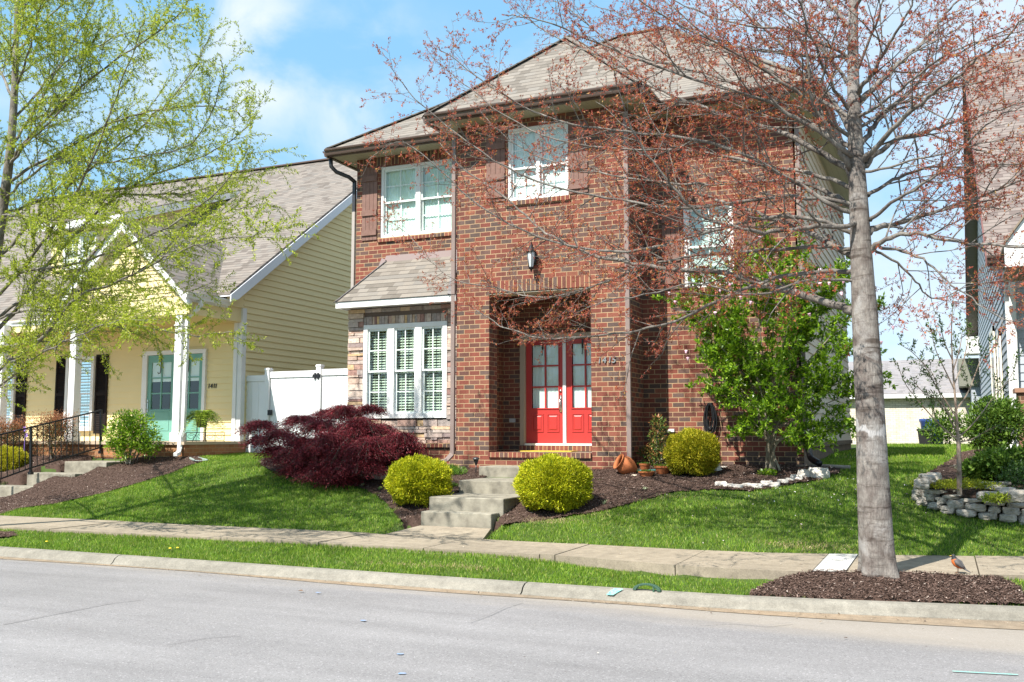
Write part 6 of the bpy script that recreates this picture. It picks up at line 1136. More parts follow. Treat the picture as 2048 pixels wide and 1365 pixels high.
# dark red japanese maple: tiers of drooping lacy leaves
jb = [-9.702,14.05,0.945]; JB = np.array(jb); rr = np.random.default_rng(31)
JM = thing('japanese_maple', 'low spreading dark red Japanese maple in front of the stone bay', 'shrub', jb)
REDM = rnd_mat('maroon_leaves', [(0, (.07, .011, .016)), (.45, (.15, .020, .028)), (.8, (.26, .034, .045)), (1, (.40, .07, .085))], .5, .35)
k = MB(); C, D = [], []
tiers = [[[-11.376,14.2,1.907],0.36,0.13],[[-10.692,13.9,1.722],0.4,0.16],[[-10.639,14.4,1.995],0.38,0.14],[[-9.775,13.8,1.866],0.44,0.18],[[-9.741,14.5,2.168],0.36,0.14],[[-9.031,13.9,1.906],0.42,0.18],[[-8.881,14.3,1.807],0.4,0.18],[[-8.302,14.0,1.669],0.36,0.16],[[-8.36,14.3,1.499],0.28,0.16],[[-8.713,14.2,1.355],0.4,0.16],[[-8.957,13.5,1.446],0.48,0.22],[[-9.724,13.6,1.357],0.46,0.2],[[-10.443,13.8,1.305],0.36,0.15],[[-10.038,13.6,1.567],0.36,0.18],[[-8.572,13.5,1.57],0.4,0.2],[[-9.288,13.4,1.652],0.4,0.18],[[-8.693,13.4,1.165],0.46,0.14],[[-9.374,13.4,1.075],0.46,0.14],[[-10.204,13.7,1.095],0.3,0.1],[[-9.144,13.5,0.952],0.34,0.1],[[-9.281,14.6,2.201],0.26,0.09],[[-11.288,14.1,1.652],0.26,0.1],[[-10.268,14.8,2.11],0.4,0.14],[[-9.892,14.9,1.743],0.5,0.3],[[-10.694,14.8,1.376],0.5,0.3],[[-9.143,14.9,1.384],0.4,0.25],[[-10.871,14.0,1.475],0.3,0.1]]
for (e, w, h) in tiers:
    e = np.array(e) - [0, 0, .10 if e[2] > JB[2] + .5 else .02]; w = w * 1.05; m = JB + (e - JB) * [.4, .4, .75] + [0, 0, .12]; q = smooth([JB + [rr.normal() * .05, rr.normal() * .05, -.05], m, e], 2); k.tube(q, list(np.linspace(.020, .004, len(q))), 6)
    n = int(5600 * w * (h + .25) / .2)
    # sprays: lines of lacy leaves falling outwards from the tier centre
    ns = max(10, n // 16)
    for s in range(ns):
        a = rr.uniform(0, 2 * np.pi); ln = w * rr.uniform(.3, 1.15); o = np.array([np.cos(a), np.sin(a), 0]); p0 = e + o * w * rr.uniform(0, .25) + [0, 0, h * rr.uniform(.0, .7)]; m_ = 16
        t = np.linspace(.05, 1, m_)[:, None]; p = p0 + o * ln * t + np.array([0, 0, 1]) * (h * .5 * t - h * 1.7 * t ** 2) + rr.normal(size=(m_, 3)) * .018
        C.append(p); D.append(o * .8 + rr.normal(size=(m_, 3)) * .5 + [0, 0, -.45])
        if s % 9 == 0: k.tube([p0, p[6], p[-1]], [.003, .002, .0012], 3, cap=False)
k.build('stem', BARKD, JM, uv=False); C = np.concatenate(C); D = np.concatenate(D); kz = C[:, 2] > gz(C[:, 0], C[:, 1]) + .02; C, D = C[kz], D[kz]
np_mesh('foliage', leafquads(C, D, .055 * rng.uniform(.6, 1.3, len(C)), .011 * rng.uniform(.7, 1.3, len(C))), 4, REDM, JM); NL4 = len(C)

# rhododendron by the yellow porch, nandinas, photinia and the right-hand shrubs
leafy('rhododendron', 'rounded bright green shrub in front of the teal doors', 'shrub', [-15.588,15.3,1.078], [(0, 0, .66, .62, .45, .40), (-.3, 0, .5, .38, .35, .26), (.38, 0, .45, .36, .35, .26), (0, -.1, .85, .4, .35, .25), (-.42, 0, .32, .2, .22, .14), (.45, 0, .25, .24, .22, .12), (-.1, -.1, .14, .2, .18, .10)], GREENL, 5200, .085, .028, 14, seed=1, up=.1)
NAND = rnd_mat('nandina_leaves', [(0, (.03, .05, .015)), (.4, (.06, .085, .02)), (.6, (.16, .07, .03)), (.8, (.30, .10, .04)), (1, (.40, .16, .07))], .5, .3)
NANDR = rnd_mat('nandina_tips', [(0, (.20, .07, .03)), (.5, (.34, .12, .05)), (1, (.42, .22, .10))], .5, .3)
for nm, lb, bx, px in (('nandina', 'copper-tipped dark green shrub between the handrail and the shuttered window', [-18.134,15.5,1.154], 0), ('nandina', 'copper-tipped shrub half cut off by the left edge of the photo', [-19.682,15.6,1.023], 1)):
    r_, c_ = leafy(nm, lb, 'shrub', bx, [(0, 0, .45, .58, .4, .42), (-.2, 0, .62, .4, .3, .28), (.25, 0, .62, .38, .3, .28)], NAND, 7000, .045, .014, 10, seed=2 + px, group='copper-tipped shrubs by the yellow porch')
    b_ = np.array(bx); C = b_ + [0, 0, .86] + rng.normal(size=(1500, 3)) * [.28, .2, .08]; np_mesh('new_growth', leafquads(C, rng.normal(size=(1500, 3)) * .6 + [0, 0, .5], .04, .013), 4, NANDR, r_)
PHOT = rnd_mat('photinia_leaves', [(0, (.05, .10, .02)), (.5, (.12, .20, .04)), (.7, (.26, .26, .07)), (.85, (.42, .17, .06)), (1, (.52, .26, .12))], .35, .35, .5)
leafy('photinia', 'slender young shrub with coppery new leaves in the corner beside the brick tower', 'shrub', [-4.313,15.45,1.041], [(0, 0, .18, .22, .16, .13), (.05, 0, .42, .20, .15, .14), (-.08, 0, .30, .2, .15, .12), (.02, 0, .62, .14, .12, .14), (.04, 0, .82, .12, .1, .11), (.14, 0, .70, .08, .08, .08), (-.22, 0, .34, .08, .08, .06)], PHOT, 1500, .06, .022, 8, seed=5, spread=.7)
leafy('viburnum', 'mid green leafy shrub against the corner of the blue-grey house', 'shrub', [0.75,18.3,1.188], [(0, 0, .80, .36, .5, .32), (-.15, 0, .55, .26, .4, .26), (.3, 0, .6, .3, .4, .3), (0, 0, .35, .32, .4, .25), (.3, 0, .85, .25, .3, .22)], MGREEN, 8000, .075, .03, 14, seed=6)
leafy('hydrangea', 'low dark green shrub behind the stone planter wall', 'shrub', [0.696,14.6,1.036], [(0, 0, .22, .38, .35, .22), (-.25, 0, .14, .25, .3, .15), (.35, 0, .24, .3, .3, .22)], MGREEN, 5000, .075, .04, 8, seed=7)
leafy('boxwood', 'small dark green shrub cut by the right edge of the photo', 'shrub', [0.894,13.8,0.93], [(0, 0, .2, .28, .3, .22), (.3, 0, .25, .3, .3, .25)], DGREEN, 3500, .035, .016, 6, seed=8)
leafy('shrub', 'low green bush at the foot of the white garage', 'shrub', [0.134,36.0,1.384], [(0, 0, .5, .8, .5, .6)], MGREEN, 1500, .14, .06, 5, seed=9)
leafy('lamium_patch', 'yellow-green creeping groundcover around the thin sapling', 'groundcover', [0.086,13.6,0.966], [(-.22, .1, .06, .3, .3, .06), (.15, .1, .06, .3, .3, .07), (.4, 0, .05, .22, .25, .05), (-.05, -.12, .05, .3, .2, .06)], rnd_mat('chartreuse_leaves', [(0, (.18, .22, .01)), (1, (.42, .44, .03))], .5, .3), 4200, .025, .014, 2, seed=10)
leafy('sedum', 'chartreuse sprout hanging over the dry stone wall', 'groundcover', [0.548,12.95,0.849], [(0, 0, .05, .16, .1, .05)], rnd_mat('sprout_leaves', [(0, (.2, .26, .02)), (1, (.40, .46, .05))], .5, .3), 350, .05, .02, 2, seed=11)
leafy('perennial', 'small bright green leafy sprout under the magnolia', 'plant', [-2.429,14.725,1.029], [(0, 0, .05, .11, .09, .05), (.08, 0, .05, .08, .08, .04)], GREENL, 260, .055, .028, 3, seed=12)
leafy('groundcover', 'fresh green mound beside the tower downspout', 'groundcover', [-7.463,14.425,0.969], [(0, 0, .07, .20, .18, .09), (-.12, 0, .09, .18, .15, .1)], rnd_mat('fresh_green', [(0, (.08, .18, .02)), (1, (.22, .38, .05))], .5, .3), 2600, .028, .010, 2, seed=13, up=.8)
leafy('groundcover', 'thin green patch beside the upper concrete steps', 'groundcover', [-7.168,13.65,0.823], [(0, 0, .03, .15, .10, .035)], rnd_mat('fresh_green_thin', [(0, (.10, .2, .03)), (1, (.22, .36, .06))], .5, .3), 900, .028, .009, 2, seed=14, up=.8)

def tuft(name, label, base, n, h, spread, m, w=.008, cat='plant', group=None, up=1.):
    """arching strap leaves from one crown"""
    k = MB(); r_ = random.Random(hash(label) % 1000 if False else len(label) * 7 + int(abs(base[0]) * 100)); b = Vector(base)
    for i in range(n):
        a = r_.uniform(0, 6.283); l = h * r_.uniform(.6, 1.1); o = Vector((math.cos(a), math.sin(a), 0)); s = spread * r_.uniform(.2, 1.1); side = Vector((-o.y, o.x, 0)); q = []
        p0 = b + o * .02 * r_.random() + Vector((0, 0, -.01))
        for t in (0, .3, .6, .85, 1): q.append(p0 + o * s * t ** 1.5 + Vector((0, 0, l * up * (t - .35 * t * t * (1.2 + s / h)))))
        ws = [w * .8, w, w * .8, w * .45, .0005]
        for i_ in range(4): k.face([q[i_] - side * ws[i_] / 2, q[i_] + side * ws[i_] / 2, q[i_ + 1] + side * ws[i_ + 1] / 2, q[i_ + 1] - side * ws[i_ + 1] / 2])
    return tag(k.build(name, m, loc=base, uv=False), label, cat, group)
LILYM = mat('daylily_green', (.06, .16, .02), .45, noise=(20, (.13, .27, .04), .5)); PALEM = mat('grey_green_blade', (.26, .34, .17), .5, noise=(20, (.45, .50, .30), .5)); IRIS = mat('blue_green_blade', (.10, .20, .10), .5)
tuft('daylily', 'dark green grassy clump beside the pale steps of the yellow house', [-16.374,14.3,0.489], 110, .22, .15, LILYM, .014)
tuft('daylily', 'green strap-leaved clump under the handrail at the left edge', [-18.382,14.6,0.531], 130, .30, .28, LILYM, .016)
tuft('daffodil_clump', 'pale grassy tuft in front of the red maple, nearest to it', [-8.728,13.525,0.795], 34, .17, .10, PALEM)
tuft('daffodil_clump', 'green grassy tuft between the grey boulder and the pale tuft', [-8.275,13.35,0.758], 34, .15, .09, mat('green_blade', (.12, .24, .06), .5))
tuft('daffodil_clump', 'small grassy tuft at the left foot of the golden shrub beside the steps', [-7.921,13.0,0.677], 20, .10, .07, PALEM)
tuft('daffodil_clump', 'pale tuft in the mulch below the terracotta bowls', [-3.971,13.625,0.83], 30, .16, .10, PALEM)
tuft('daffodil_clump', 'thin pale tuft right of the golden shrub beside the steps', [-4.344,12.875,0.662], 20, .19, .06, PALEM)
tuft('daffodil_clump', 'very small pale tuft farther right in the same mulch', [-4.178,13.2,0.736], 14, .11, .05, PALEM)
tuft('grass_clump', 'short green tuft right behind the golden shrub by the steps', [-4.886,14.25,0.944], 60, .08, .07, LILYM)
tuft('lavender', 'grey-green spiky clump behind the yellow groundcover', [0.308,15.6,1.144], 130, .25, .3, PALEM, .012)
tuft('weed', 'tiny light green sprout in the mulch below the olive-gold shrub', [-3.058,14.175,0.938], 12, .05, .05, LILYM, .012)
# purple wind spinner behind the rail
b_ = [-18.655,15.2,1.266]; k = MB(); k.tube([b_, (b_[0], b_[1], b_[2] + .52)], .006, 5); c = Vector((b_[0], b_[1], b_[2] + .52))
for i in range(6): a = i * math.pi / 3; k.slab([c, c + Vector((.055 * math.cos(a), -.01, .055 * math.sin(a))), c + Vector((.06 * math.cos(a + .5), -.01, .06 * math.sin(a + .5)))], (0, .004, 0))
c = c + Vector((.06, 0, -.14))
for i in range(6): a = i * math.pi / 3; k.slab([c, c + Vector((.045 * math.cos(a), -.01, .045 * math.sin(a))), c + Vector((.05 * math.cos(a + .5), -.01, .05 * math.sin(a + .5)))], (0, .004, 0))
tag(k.build('garden_spinner', mat('violet_plastic', (.30, .16, .62), .4), loc=b_, uv=False), 'purple flower-shaped garden ornament on a stake behind the handrail', 'garden ornament')

# dogwood sapling on the right
rr = np.random.default_rng(41); sb_ = [0.162,13.35,0.937]
SP = thing('sapling', 'thin young tree with sparse dark green leaves inside the stone planter', 'tree', sb_)
k = MB(); q = smooth([[0.161,13.35,0.906],[0.17,13.35,1.278],[0.177,13.35,1.589],[0.167,13.35,1.902],[0.157,13.35,2.217],[0.15,13.35,2.47],[0.146,13.35,2.787],[0.159,13.35,3.106],[0.184,13.35,3.297]], 2); k.tube(q, list(np.interp(np.linspace(0, 1, len(q)), [0, .28, .3, 1], [.032, .024, .017, .003])), 8); LF = [q[-6:]]
CS = [dict(sp=.10, len=(.12, .34), ang=(25, 55), rf=.5, rmax=.004, seg=4, wob=.10, lift=.06, n=3, tip=.4, flat=.7), dict(sp=.09, len=(.05, .14), ang=(30, 60), rf=.6, rmax=.002, seg=2, wob=.1, lift=.02, n=3, tip=.3, flat=.7)]
for pts in [[[0.182,13.35,1.577],[0.027,13.268,1.714],[-0.137,13.197,1.902],[-0.273,13.129,2.09],[-0.41,13.064,2.278],[-0.486,13.0,2.529]],[[0.178,13.35,1.62],[0.317,13.479,1.746],[0.471,13.591,1.936],[0.627,13.697,2.159],[0.812,13.8,2.351],[0.915,13.9,2.611]],[[0.166,13.35,1.871],[0.043,13.315,2.091],[-0.065,13.284,2.281],[-0.171,13.255,2.536],[-0.34,13.227,2.731],[-0.455,13.2,2.798]],[[0.164,13.35,1.965],[0.306,13.479,2.156],[0.405,13.591,2.414],[0.506,13.697,2.674],[0.634,13.8,2.872]],[[0.157,13.35,2.217],[0.057,13.22,2.464],[-0.047,13.107,2.711],[-0.083,13.0,2.954]],[[0.154,13.35,2.28],[0.264,13.48,2.538],[0.335,13.593,2.801],[0.378,13.7,3.069]],[[0.15,13.35,2.597],[0.07,13.216,2.779],[0.022,13.1,3.022]],[[0.176,13.35,1.558],[0.338,13.443,1.589],[0.516,13.524,1.714],[0.663,13.6,1.777]],[[0.174,13.35,1.651],[0.064,13.393,1.904],[-0.013,13.43,2.16],[-0.083,13.466,2.451],[-0.232,13.5,2.619]],[[0.143,13.35,2.438],[0.243,13.484,2.731],[0.285,13.6,2.998]],[[0.168,13.35,1.777],[-0.015,13.294,2.091],[-0.186,13.246,2.155],[-0.324,13.2,2.346]]]:
    q = smooth(pts, 2); k.tube(q, list(np.linspace(.011, .0025, len(q))), 5); ramify(k, LF, q, .008, .002, rr, CS, 0, .2); LF.append(q[-4:])
k.build('trunk', mat('reddish_sapling_bark', build=lambda t, b: bark(t, b, (.22, .16, .12), (.34, .27, .21), (.12, .07, .05))), SP, uv=False)
np_mesh('crown', leaves_on(LF, rr, .03, 2, .7, .045, .018, 3), 4, rnd_mat('sapling_leaves', [(0, (.03, .07, .015)), (.6, (.07, .14, .025)), (1, (.18, .28, .05))], .45, .3), SP)

# fern on a scrolled stand on the porch
fb = [-14.887,16.6,1.379]; fb[2] = 1.51; FN = thing('fern_stand', 'wrought iron plant stand holding a fern on the yellow porch', 'plant stand', fb)
k = MB(); x, y, z = fb
for s in (-1, 1): k.tube([(x + s * .16, y - .1, z), (x + s * .12, y, z + .2), (x + s * .13, y, z + .36)], .009, 6)
k.tube([(x, y + .16, z), (x, y + .1, z + .2), (x, y + .12, z + .36)], .009, 6); k.tube([(x + .15 * math.cos(a), y + .15 * math.sin(a), z + .36) for a in np.linspace(0, 6.283, 20)], .008, 6); k.build('frame', BLACK, FN, uv=False)
k = MB(); k.lathe([(0, z + .30), (.10, z + .30), (.14, z + .50), (.155, z + .52), (.15, z + .54), (0, z + .53)], (x, y, 0), 18); FP = tag(k.build('flower_pot', mat('brown_pot', (.06, .035, .025), .5), loc=(x, y, z + .3), uv=False), 'dark brown pot with an arching fern on the porch stand', 'plant pot')
k = MB(); r_ = random.Random(3); FERN = []
for i in range(120):
    a = r_.uniform(0, 6.283); o = Vector((math.cos(a), math.sin(a), 0)); l = r_.uniform(.30, .55); hgt = r_.uniform(.05, .42); p0 = Vector((x, y, z + .54)); 
    for t in np.linspace(.08, 1, 15): FERN.append((p0 + o * l * t + Vector((0, 0, hgt * 1.7 * t - (hgt * 1.3 + .34 * l / .45) * t * t)), o))
C = np.array([tuple(p) for p, o in FERN for _ in range(2)]); O = np.array([tuple(o) for p, o in FERN for _ in range(2)]); sd_ = np.tile([1, -1], len(FERN))[:, None]; Dd = np.cross(O, [0, 0, 1]) * sd_ + O * .8 + [0, 0, -.2]
fo = np_mesh('fern', leafquads(C, Dd, .065, .020, jit=.25), 4, rnd_mat('fern_leaves', [(0, (.10, .20, .02)), (.5, (.22, .34, .03)), (1, (.42, .52, .07))], .5, .35), loc=(x, y, z + .54)); tag(fo, 'bushy light green fern spilling over its pot on the yellow porch', 'fern')
k = MB()      # low scroll-edged iron planter rail beside it
x0, x1, yy, z0 = -15.15, -14.95, 16.2, 1.51
c0 = [-14.805,16.05,1.408]; c1 = [-14.766,17.2,1.429]
k.tube([(c0[0], c0[1], 1.70), (c1[0], c1[1], 1.70)], .008, 5); k.tube([(c0[0], c0[1], 1.53), (c1[0], c1[1], 1.53)], .008, 5)
for i in range(5):
    t = i / 4; cx, cy = c0[0] + (c1[0] - c0[0]) * t, c0[1] + (c1[1] - c0[1]) * t; dx, dy = (c1[0] - c0[0]) * .11, (c1[1] - c0[1]) * .11
    k.tube([(cx, cy, 1.50), (cx, cy, 1.71)], .007, 5)
    if i < 4: k.tube([(cx + dx * (1.1 + math.cos(a) * (1 - a / 14)), cy + dy * (1.1 + math.cos(a) * (1 - a / 14)), 1.615 + .065 * math.sin(a) * (1 - a / 14)) for a in np.linspace(0, 9, 24)], .005, 4)
tag(k.build('scroll_edging', BLACK, loc=(c0[0], c0[1], 1.5), uv=False), 'low black scrollwork edging along the side of the yellow porch', 'edging')

# ---------------------------------------------------------------- stones
import bmesh
def rock(name, c, sx, sy, sz, seed, m=STONE, parent=None, label=None, cat=None, group=None, rz=0, flat=.0):
    bm = bmesh.new(); bmesh.ops.create_icosphere(bm, subdivisions=3, radius=1); r_ = random.Random(seed); pl = [(Vector((r_.gauss(0, 1), r_.gauss(0, 1), r_.gauss(0, 1))).normalized(), r_.uniform(.86, 1.15)) for _ in range(9)]
    o3 = Vector((r_.uniform(0, 9),) * 3); Mz = Matrix.Rotation(rz, 3, 'Z')
    from mathutils import noise as mn
    for v in bm.verts:
        p = v.co.copy(); p = p / max(abs(p.x), abs(p.y), abs(p.z)) ** .82 * .92
        for n, d in pl:
            e = p.dot(n) - d
            if e > 0: p -= n * e
        p += p.normalized() * (mn.noise(p * 2.2 + o3) * .17 + mn.noise(p * 6 + o3) * .07); p = Mz @ Vector((p.x * sx, p.y * sy, p.z * sz)); v.co = p + Vector(c)
    me = MB(); me.v = [tuple(v.co) for v in bm.verts]; me.f = [tuple(v.index for v in f.verts) for f in bm.faces]; me.m = [0] * len(me.f); bm.free()
    o = me.build(name, m, parent, loc=None if parent else (c[0], c[1], c[2] - sz * .7), uv=False)
    for p in o.data.polygons: p.use_smooth = False
    if label: tag(o, label, cat, group)
    return o
SW = thing('stone_wall', 'curved dry-stacked limestone retaining wall of the planter on the right', 'retaining wall', [0.128,13.425,0.64])
line = smooth([[-0.279,14.55,0.91],[-0.334,13.925,0.789],[-0.259,13.7,0.735],[-0.071,13.55,0.687],[0.128,13.425,0.64],[0.324,13.4,0.618],[0.545,13.375,0.597],[0.86,13.375,0.573],[1.192,13.4,0.559],[1.565,13.475,0.543]], 2); r_ = random.Random(12); _, _, ln = along(line, 1)
for row in range(3):
    s = r_.uniform(0, .1)
    while s < ln:
        w = r_.uniform(.10, .26) if row < 2 else r_.uniform(.16, .36); p, t, _ = along(line, min(1, (s + w / 2) / ln)); a = math.atan2(t[1], t[0]); hh = (.062, .054, .034)[row] * r_.uniform(.85, 1.15); back = .03 * row
        rock('stone', (p[0] - math.sin(a) * back, p[1] + math.cos(a) * back, p[2] + .05 + (.0, .084, .160)[row] * 1.0), w * .50, .10, hh, int(s * 1000) + row * 7, parent=SW, rz=a); s += w * 1.0
for i, (x, y, z) in enumerate([[-0.27,13.3,1.035],[-0.196,13.5,1.078],[-0.126,13.7,1.103]]): rock('stone', (x, y, z), .10, .12, .07, 90 + i, parent=SW)
UP = thing('stone_terrace', 'short upper row of flat limestones inside the planter, under the low dark shrub', 'retaining wall', [0.533,13.4,0.943])
for i, (x, y, z) in enumerate([[0.469,13.2,0.91],[0.584,13.1,0.901],[0.697,13.1,0.91],[0.809,13.0,0.93],[0.572,13.6,0.995],[0.678,13.5,0.978],[0.529,13.9,1.024],[0.661,13.9,1.027],[0.721,13.3,0.953]]): rock('stone', (x, y, z), .13, .10, (.06, .07, .07, .08, .035, .03, .03, .03, .03)[i], 130 + i, parent=UP)
ER = [[-2.942,14.0,0.906],[-2.82,13.925,0.891],[-2.687,13.9,0.888],[-2.579,14.0,0.907],[-2.435,13.975,0.897],[-2.32,14.125,0.927],[-2.208,14.075,0.918],[-2.119,14.275,0.953],[-2.042,14.425,0.976],[-1.963,14.575,1.0],[-1.883,14.775,1.03],[-1.678,14.775,1.019]]
ords = 'first second third fourth fifth sixth seventh eighth ninth tenth'.split()
for i, p in enumerate(ER):
    big = i >= 10; sz = (.10 if i == 10 else .14) if big else random.uniform(.06, .085)
    lb = {10: 'large upright white rock, second from the right end of the bed edging row', 11: 'largest long white rock at the right end of the bed edging row'}.get(i, 'small whitish rock, %s from the left end of the bed edging row' % (ords[i] if i < 10 else ''))
    rock('edging_stone', (p[0], p[1], p[2] + sz * .35), sz * 1.15, sz * .8, sz * (.85 if big else .62), 300 + i, rnd_mat('white_rock', [(0, (.40, .37, .33)), (1, (.56, .52, .46))], .8, nscale=12, bump=.4) if i == 0 else bpy.data.materials['white_rock'], label=lb, cat='rock', group='white rocks edging the magnolia bed')
p = [-8.664,14.1,0.911]; rock('boulder', (p[0], p[1], p[2] + .08), .22, .16, .14, 401, label='grey limestone boulder half hidden behind the left golden shrub', cat='rock')
p = [-8.132,13.575,0.806]; rock('boulder', (p[0], p[1], p[2] + .05), .12, .12, .09, 402, label='smaller grey stone touching the left golden shrub', cat='rock')
p = [-1.613,15.675,1.129]; k = MB(); k.tube([(p[0] - .5, p[1] + .02, p[2] + .02), (p[0] - .1, p[1] - .02, p[2] + .03), (p[0] + .3, p[1] - .05, p[2] + .02)], [.035, .04, .036], 10); tag(k.build('edging_timber', mat('grey_timber', (.20, .16, .13), .9, noise=(8, (.30, .26, .22), .5)), loc=p, smooth=True, uv=False), 'weathered grey landscape timber lying by the right wall of the brick house', 'timber')

# ---------------------------------------------------------------- pots and garden things
u_ = [-4.59,14.7,1.024]; c = Vector((u_[0], u_[1], u_[2] + .14)); M = Matrix.Rotation(R(38), 3, 'Z') @ Matrix.Rotation(R(-60), 3, 'Y') @ Matrix.Identity(3)
k = MB(); k.lathe([(0, -.20), (.09, -.20), (.10, -.18), (.155, -.09), (.178, 0), (.168, .07), (.135, .12), (.125, .14), (.155, .155), (.165, .17), (.16, .18), (.135, .175), (.115, .14), (.125, .11), (.15, .05), (.155, -.02), (.13, -.1), (.08, -.17), (0, -.17)], c, 32, M @ Matrix.Scale(.84, 3))
tag(k.build('urn', TERRA, loc=(c.x, c.y, u_[2]), smooth=True, uv=False), 'terracotta urn lying tilted on its side at the foot of the tower', 'urn')
def bowl(name, label, p, r, h, cat='plant pot', plants=90, seed=0):
    k = MB(); k.lathe([(0, 0), (r * .62, 0), (r * .66, .01), (r * .92, h * .75), (r, h * .78), (r * 1.02, h), (r * .95, h), (r * .88, h * .82), (0, h * .82)], p, 28); root = tag(k.build(name, TERRA, loc=p, smooth=False, uv=False), label, cat, 'terracotta pots beside the tilted urn')
    r_ = np.random.default_rng(seed); C = np.array(p) + np.stack([r_.normal(size=plants) * r * .45, r_.normal(size=plants) * r * .4, np.full(plants, h * .85)], -1); np_mesh('seedlings', leafquads(C, r_.normal(size=(plants, 3)) * .5 + [0, 0, .9], .05, .014), 4, MGREEN, root)
bowl('plant_bowl', 'shallow terracotta bowl of seedlings, left of the deeper pot', [-4.199,14.5,0.992], .125, .10, seed=1)
bowl('plant_pot', 'deeper terracotta pot with drooping greens right of the shallow bowl', [-4.014,14.75,1.031], .125, .14, plants=170, seed=2)
bowl('plant_pot', 'small terracotta pot with pink flowers behind the shallow bowl', [-4.353,14.95,1.058], .09, .14, plants=120, seed=3)
p = [-4.546,15.1,1.081]; k = MB(); k.lathe([(0, 0), (.035, 0), (.05, .12), (.055, .13), (.045, .13), (.03, .02)], (p[0], p[1], p[2]), 16, Matrix.Rotation(R(-35), 3, 'Y')); tag(k.build('nursery_pot', mat('grey_white_plastic', (.55, .53, .50), .5), loc=p, uv=False), 'small tipped grey-white nursery pot behind the urn', 'plant pot')
a_, b_ = [-4.472,14.85,1.044], [-3.926,15.025,1.07]; k = MB(); k.hexa([(a_[0], a_[1], a_[2]), (b_[0], b_[1], b_[2]), (b_[0], b_[1] + .2, b_[2]), (a_[0], a_[1] + .2, a_[2]), (a_[0], a_[1], a_[2] + .05), (b_[0], b_[1], b_[2] + .05), (b_[0], b_[1] + .2, b_[2] + .05), (a_[0], a_[1] + .2, a_[2] + .05)]); tag(k.build('plant_tray', mat('teal_plastic', (.06, .22, .20), .5), loc=a_, bevel=.01), 'teal plastic tray on the mulch behind the terracotta pots', 'tray')
p = [-4.407,14.525,0.995]; rock('driftwood', (p[0], p[1], p[2] + .02), .06, .03, .022, 500, mat('bone_white', (.62, .54, .42), .8), label='small bleached piece of wood lying right of the tilted urn', cat='ornament', rz=-.5)
# white rabbit ornament
p = [-3.238,15.025,1.073]; k = MB(); c = Vector(p)
k.lathe([(0, 0), (.06, .005), (.075, .05), (.065, .11), (.045, .15), (.03, .17), (0, .175)], c, 16); k.lathe([(0, -.045), (.03, -.035), (.045, 0), (.035, .035), (0, .045)], c + Vector((-.02, -.03, .185)), 14)
for s in (-1, 1): k.tube([c + Vector((-.01 + s * .018, -.02, .215)), c + Vector((-.005 + s * .03, -.01, .255)), c + Vector((s * .035, 0, .285))], [.012, .014, .004], 8)
k.lathe([(0, -.03), (.03, -.01), (.03, .01), (0, .03)], c + Vector((-.03, -.07, .03)), 10); k.lathe([(0, -.03), (.03, -.01), (.03, .01), (0, .03)], c + Vector((.03, -.07, .03)), 10); k.lathe([(0, -.025), (.025, 0), (0, .025)], c + Vector((.07, .02, .04)), 10)
tag(k.build('rabbit_figurine', mat('white_resin', (.78, .76, .70), .5), loc=p, smooth=True, uv=False), 'small white rabbit garden figurine behind the olive-gold shrub', 'figurine')
for i, (x, y, z) in enumerate([[-3.201,16.175,1.14],[-3.191,15.4,1.115]]): rock('pebble', (x, y, z + .02), .06, .04, .025, 520 + i, bpy.data.materials['white_rock'], label=('flat white stone at the foot of the brick wall right of the rabbit', 'little white stone beside the rabbit figurine')[i], cat='rock')
# coiled black hose hanging on the right wall
hx, hy, hz = [-3.505,15.95,2.165]; HZ = thing('garden_hose', 'coiled black garden hose hanging on the brick wall above the olive-gold shrub', 'hose', (hx, hy, hz)); k = MB(); r_ = random.Random(2)
for i in range(9):
    w = r_.uniform(.035, .085); h = r_.uniform(.36, .50); dx = r_.uniform(-.02, .03); dy = -.02 - .012 * i * .5; k.tube([(hx + dx + w * math.sin(a) * (1 + .35 * (1 - math.cos(a)) / 2), hy + dy, hz - h / 2 + h / 2 * math.cos(a)) for a in np.linspace(0, 6.283, 26)], .010, 6)
k.build('coil', BLACK, HZ, smooth=True, uv=False); k = MB(); k.box((hx - .03, hy - .05, hz - .02), (hx + .03, hy + .05, hz + .02)); k.build('hanger', BLACK, HZ)
# small white hose bib loop at the tower downspout
wx, wy, wz = [-7.857,15.1,1.635]; k = MB(); k.tube([(wx + .03 * math.cos(a) - .01, wy, wz - .02 * 0 + .05 * math.sin(a) - .07 * a / 6) for a in np.linspace(0, 12, 40)], .006, 6); tag(k.build('hose_fitting', mat('white_plastic_hose', (.70, .70, .68), .4), loc=(wx, wy, wz), smooth=True, uv=False), 'white plastic hose loops on the wall beside the tower downspout', 'hose')
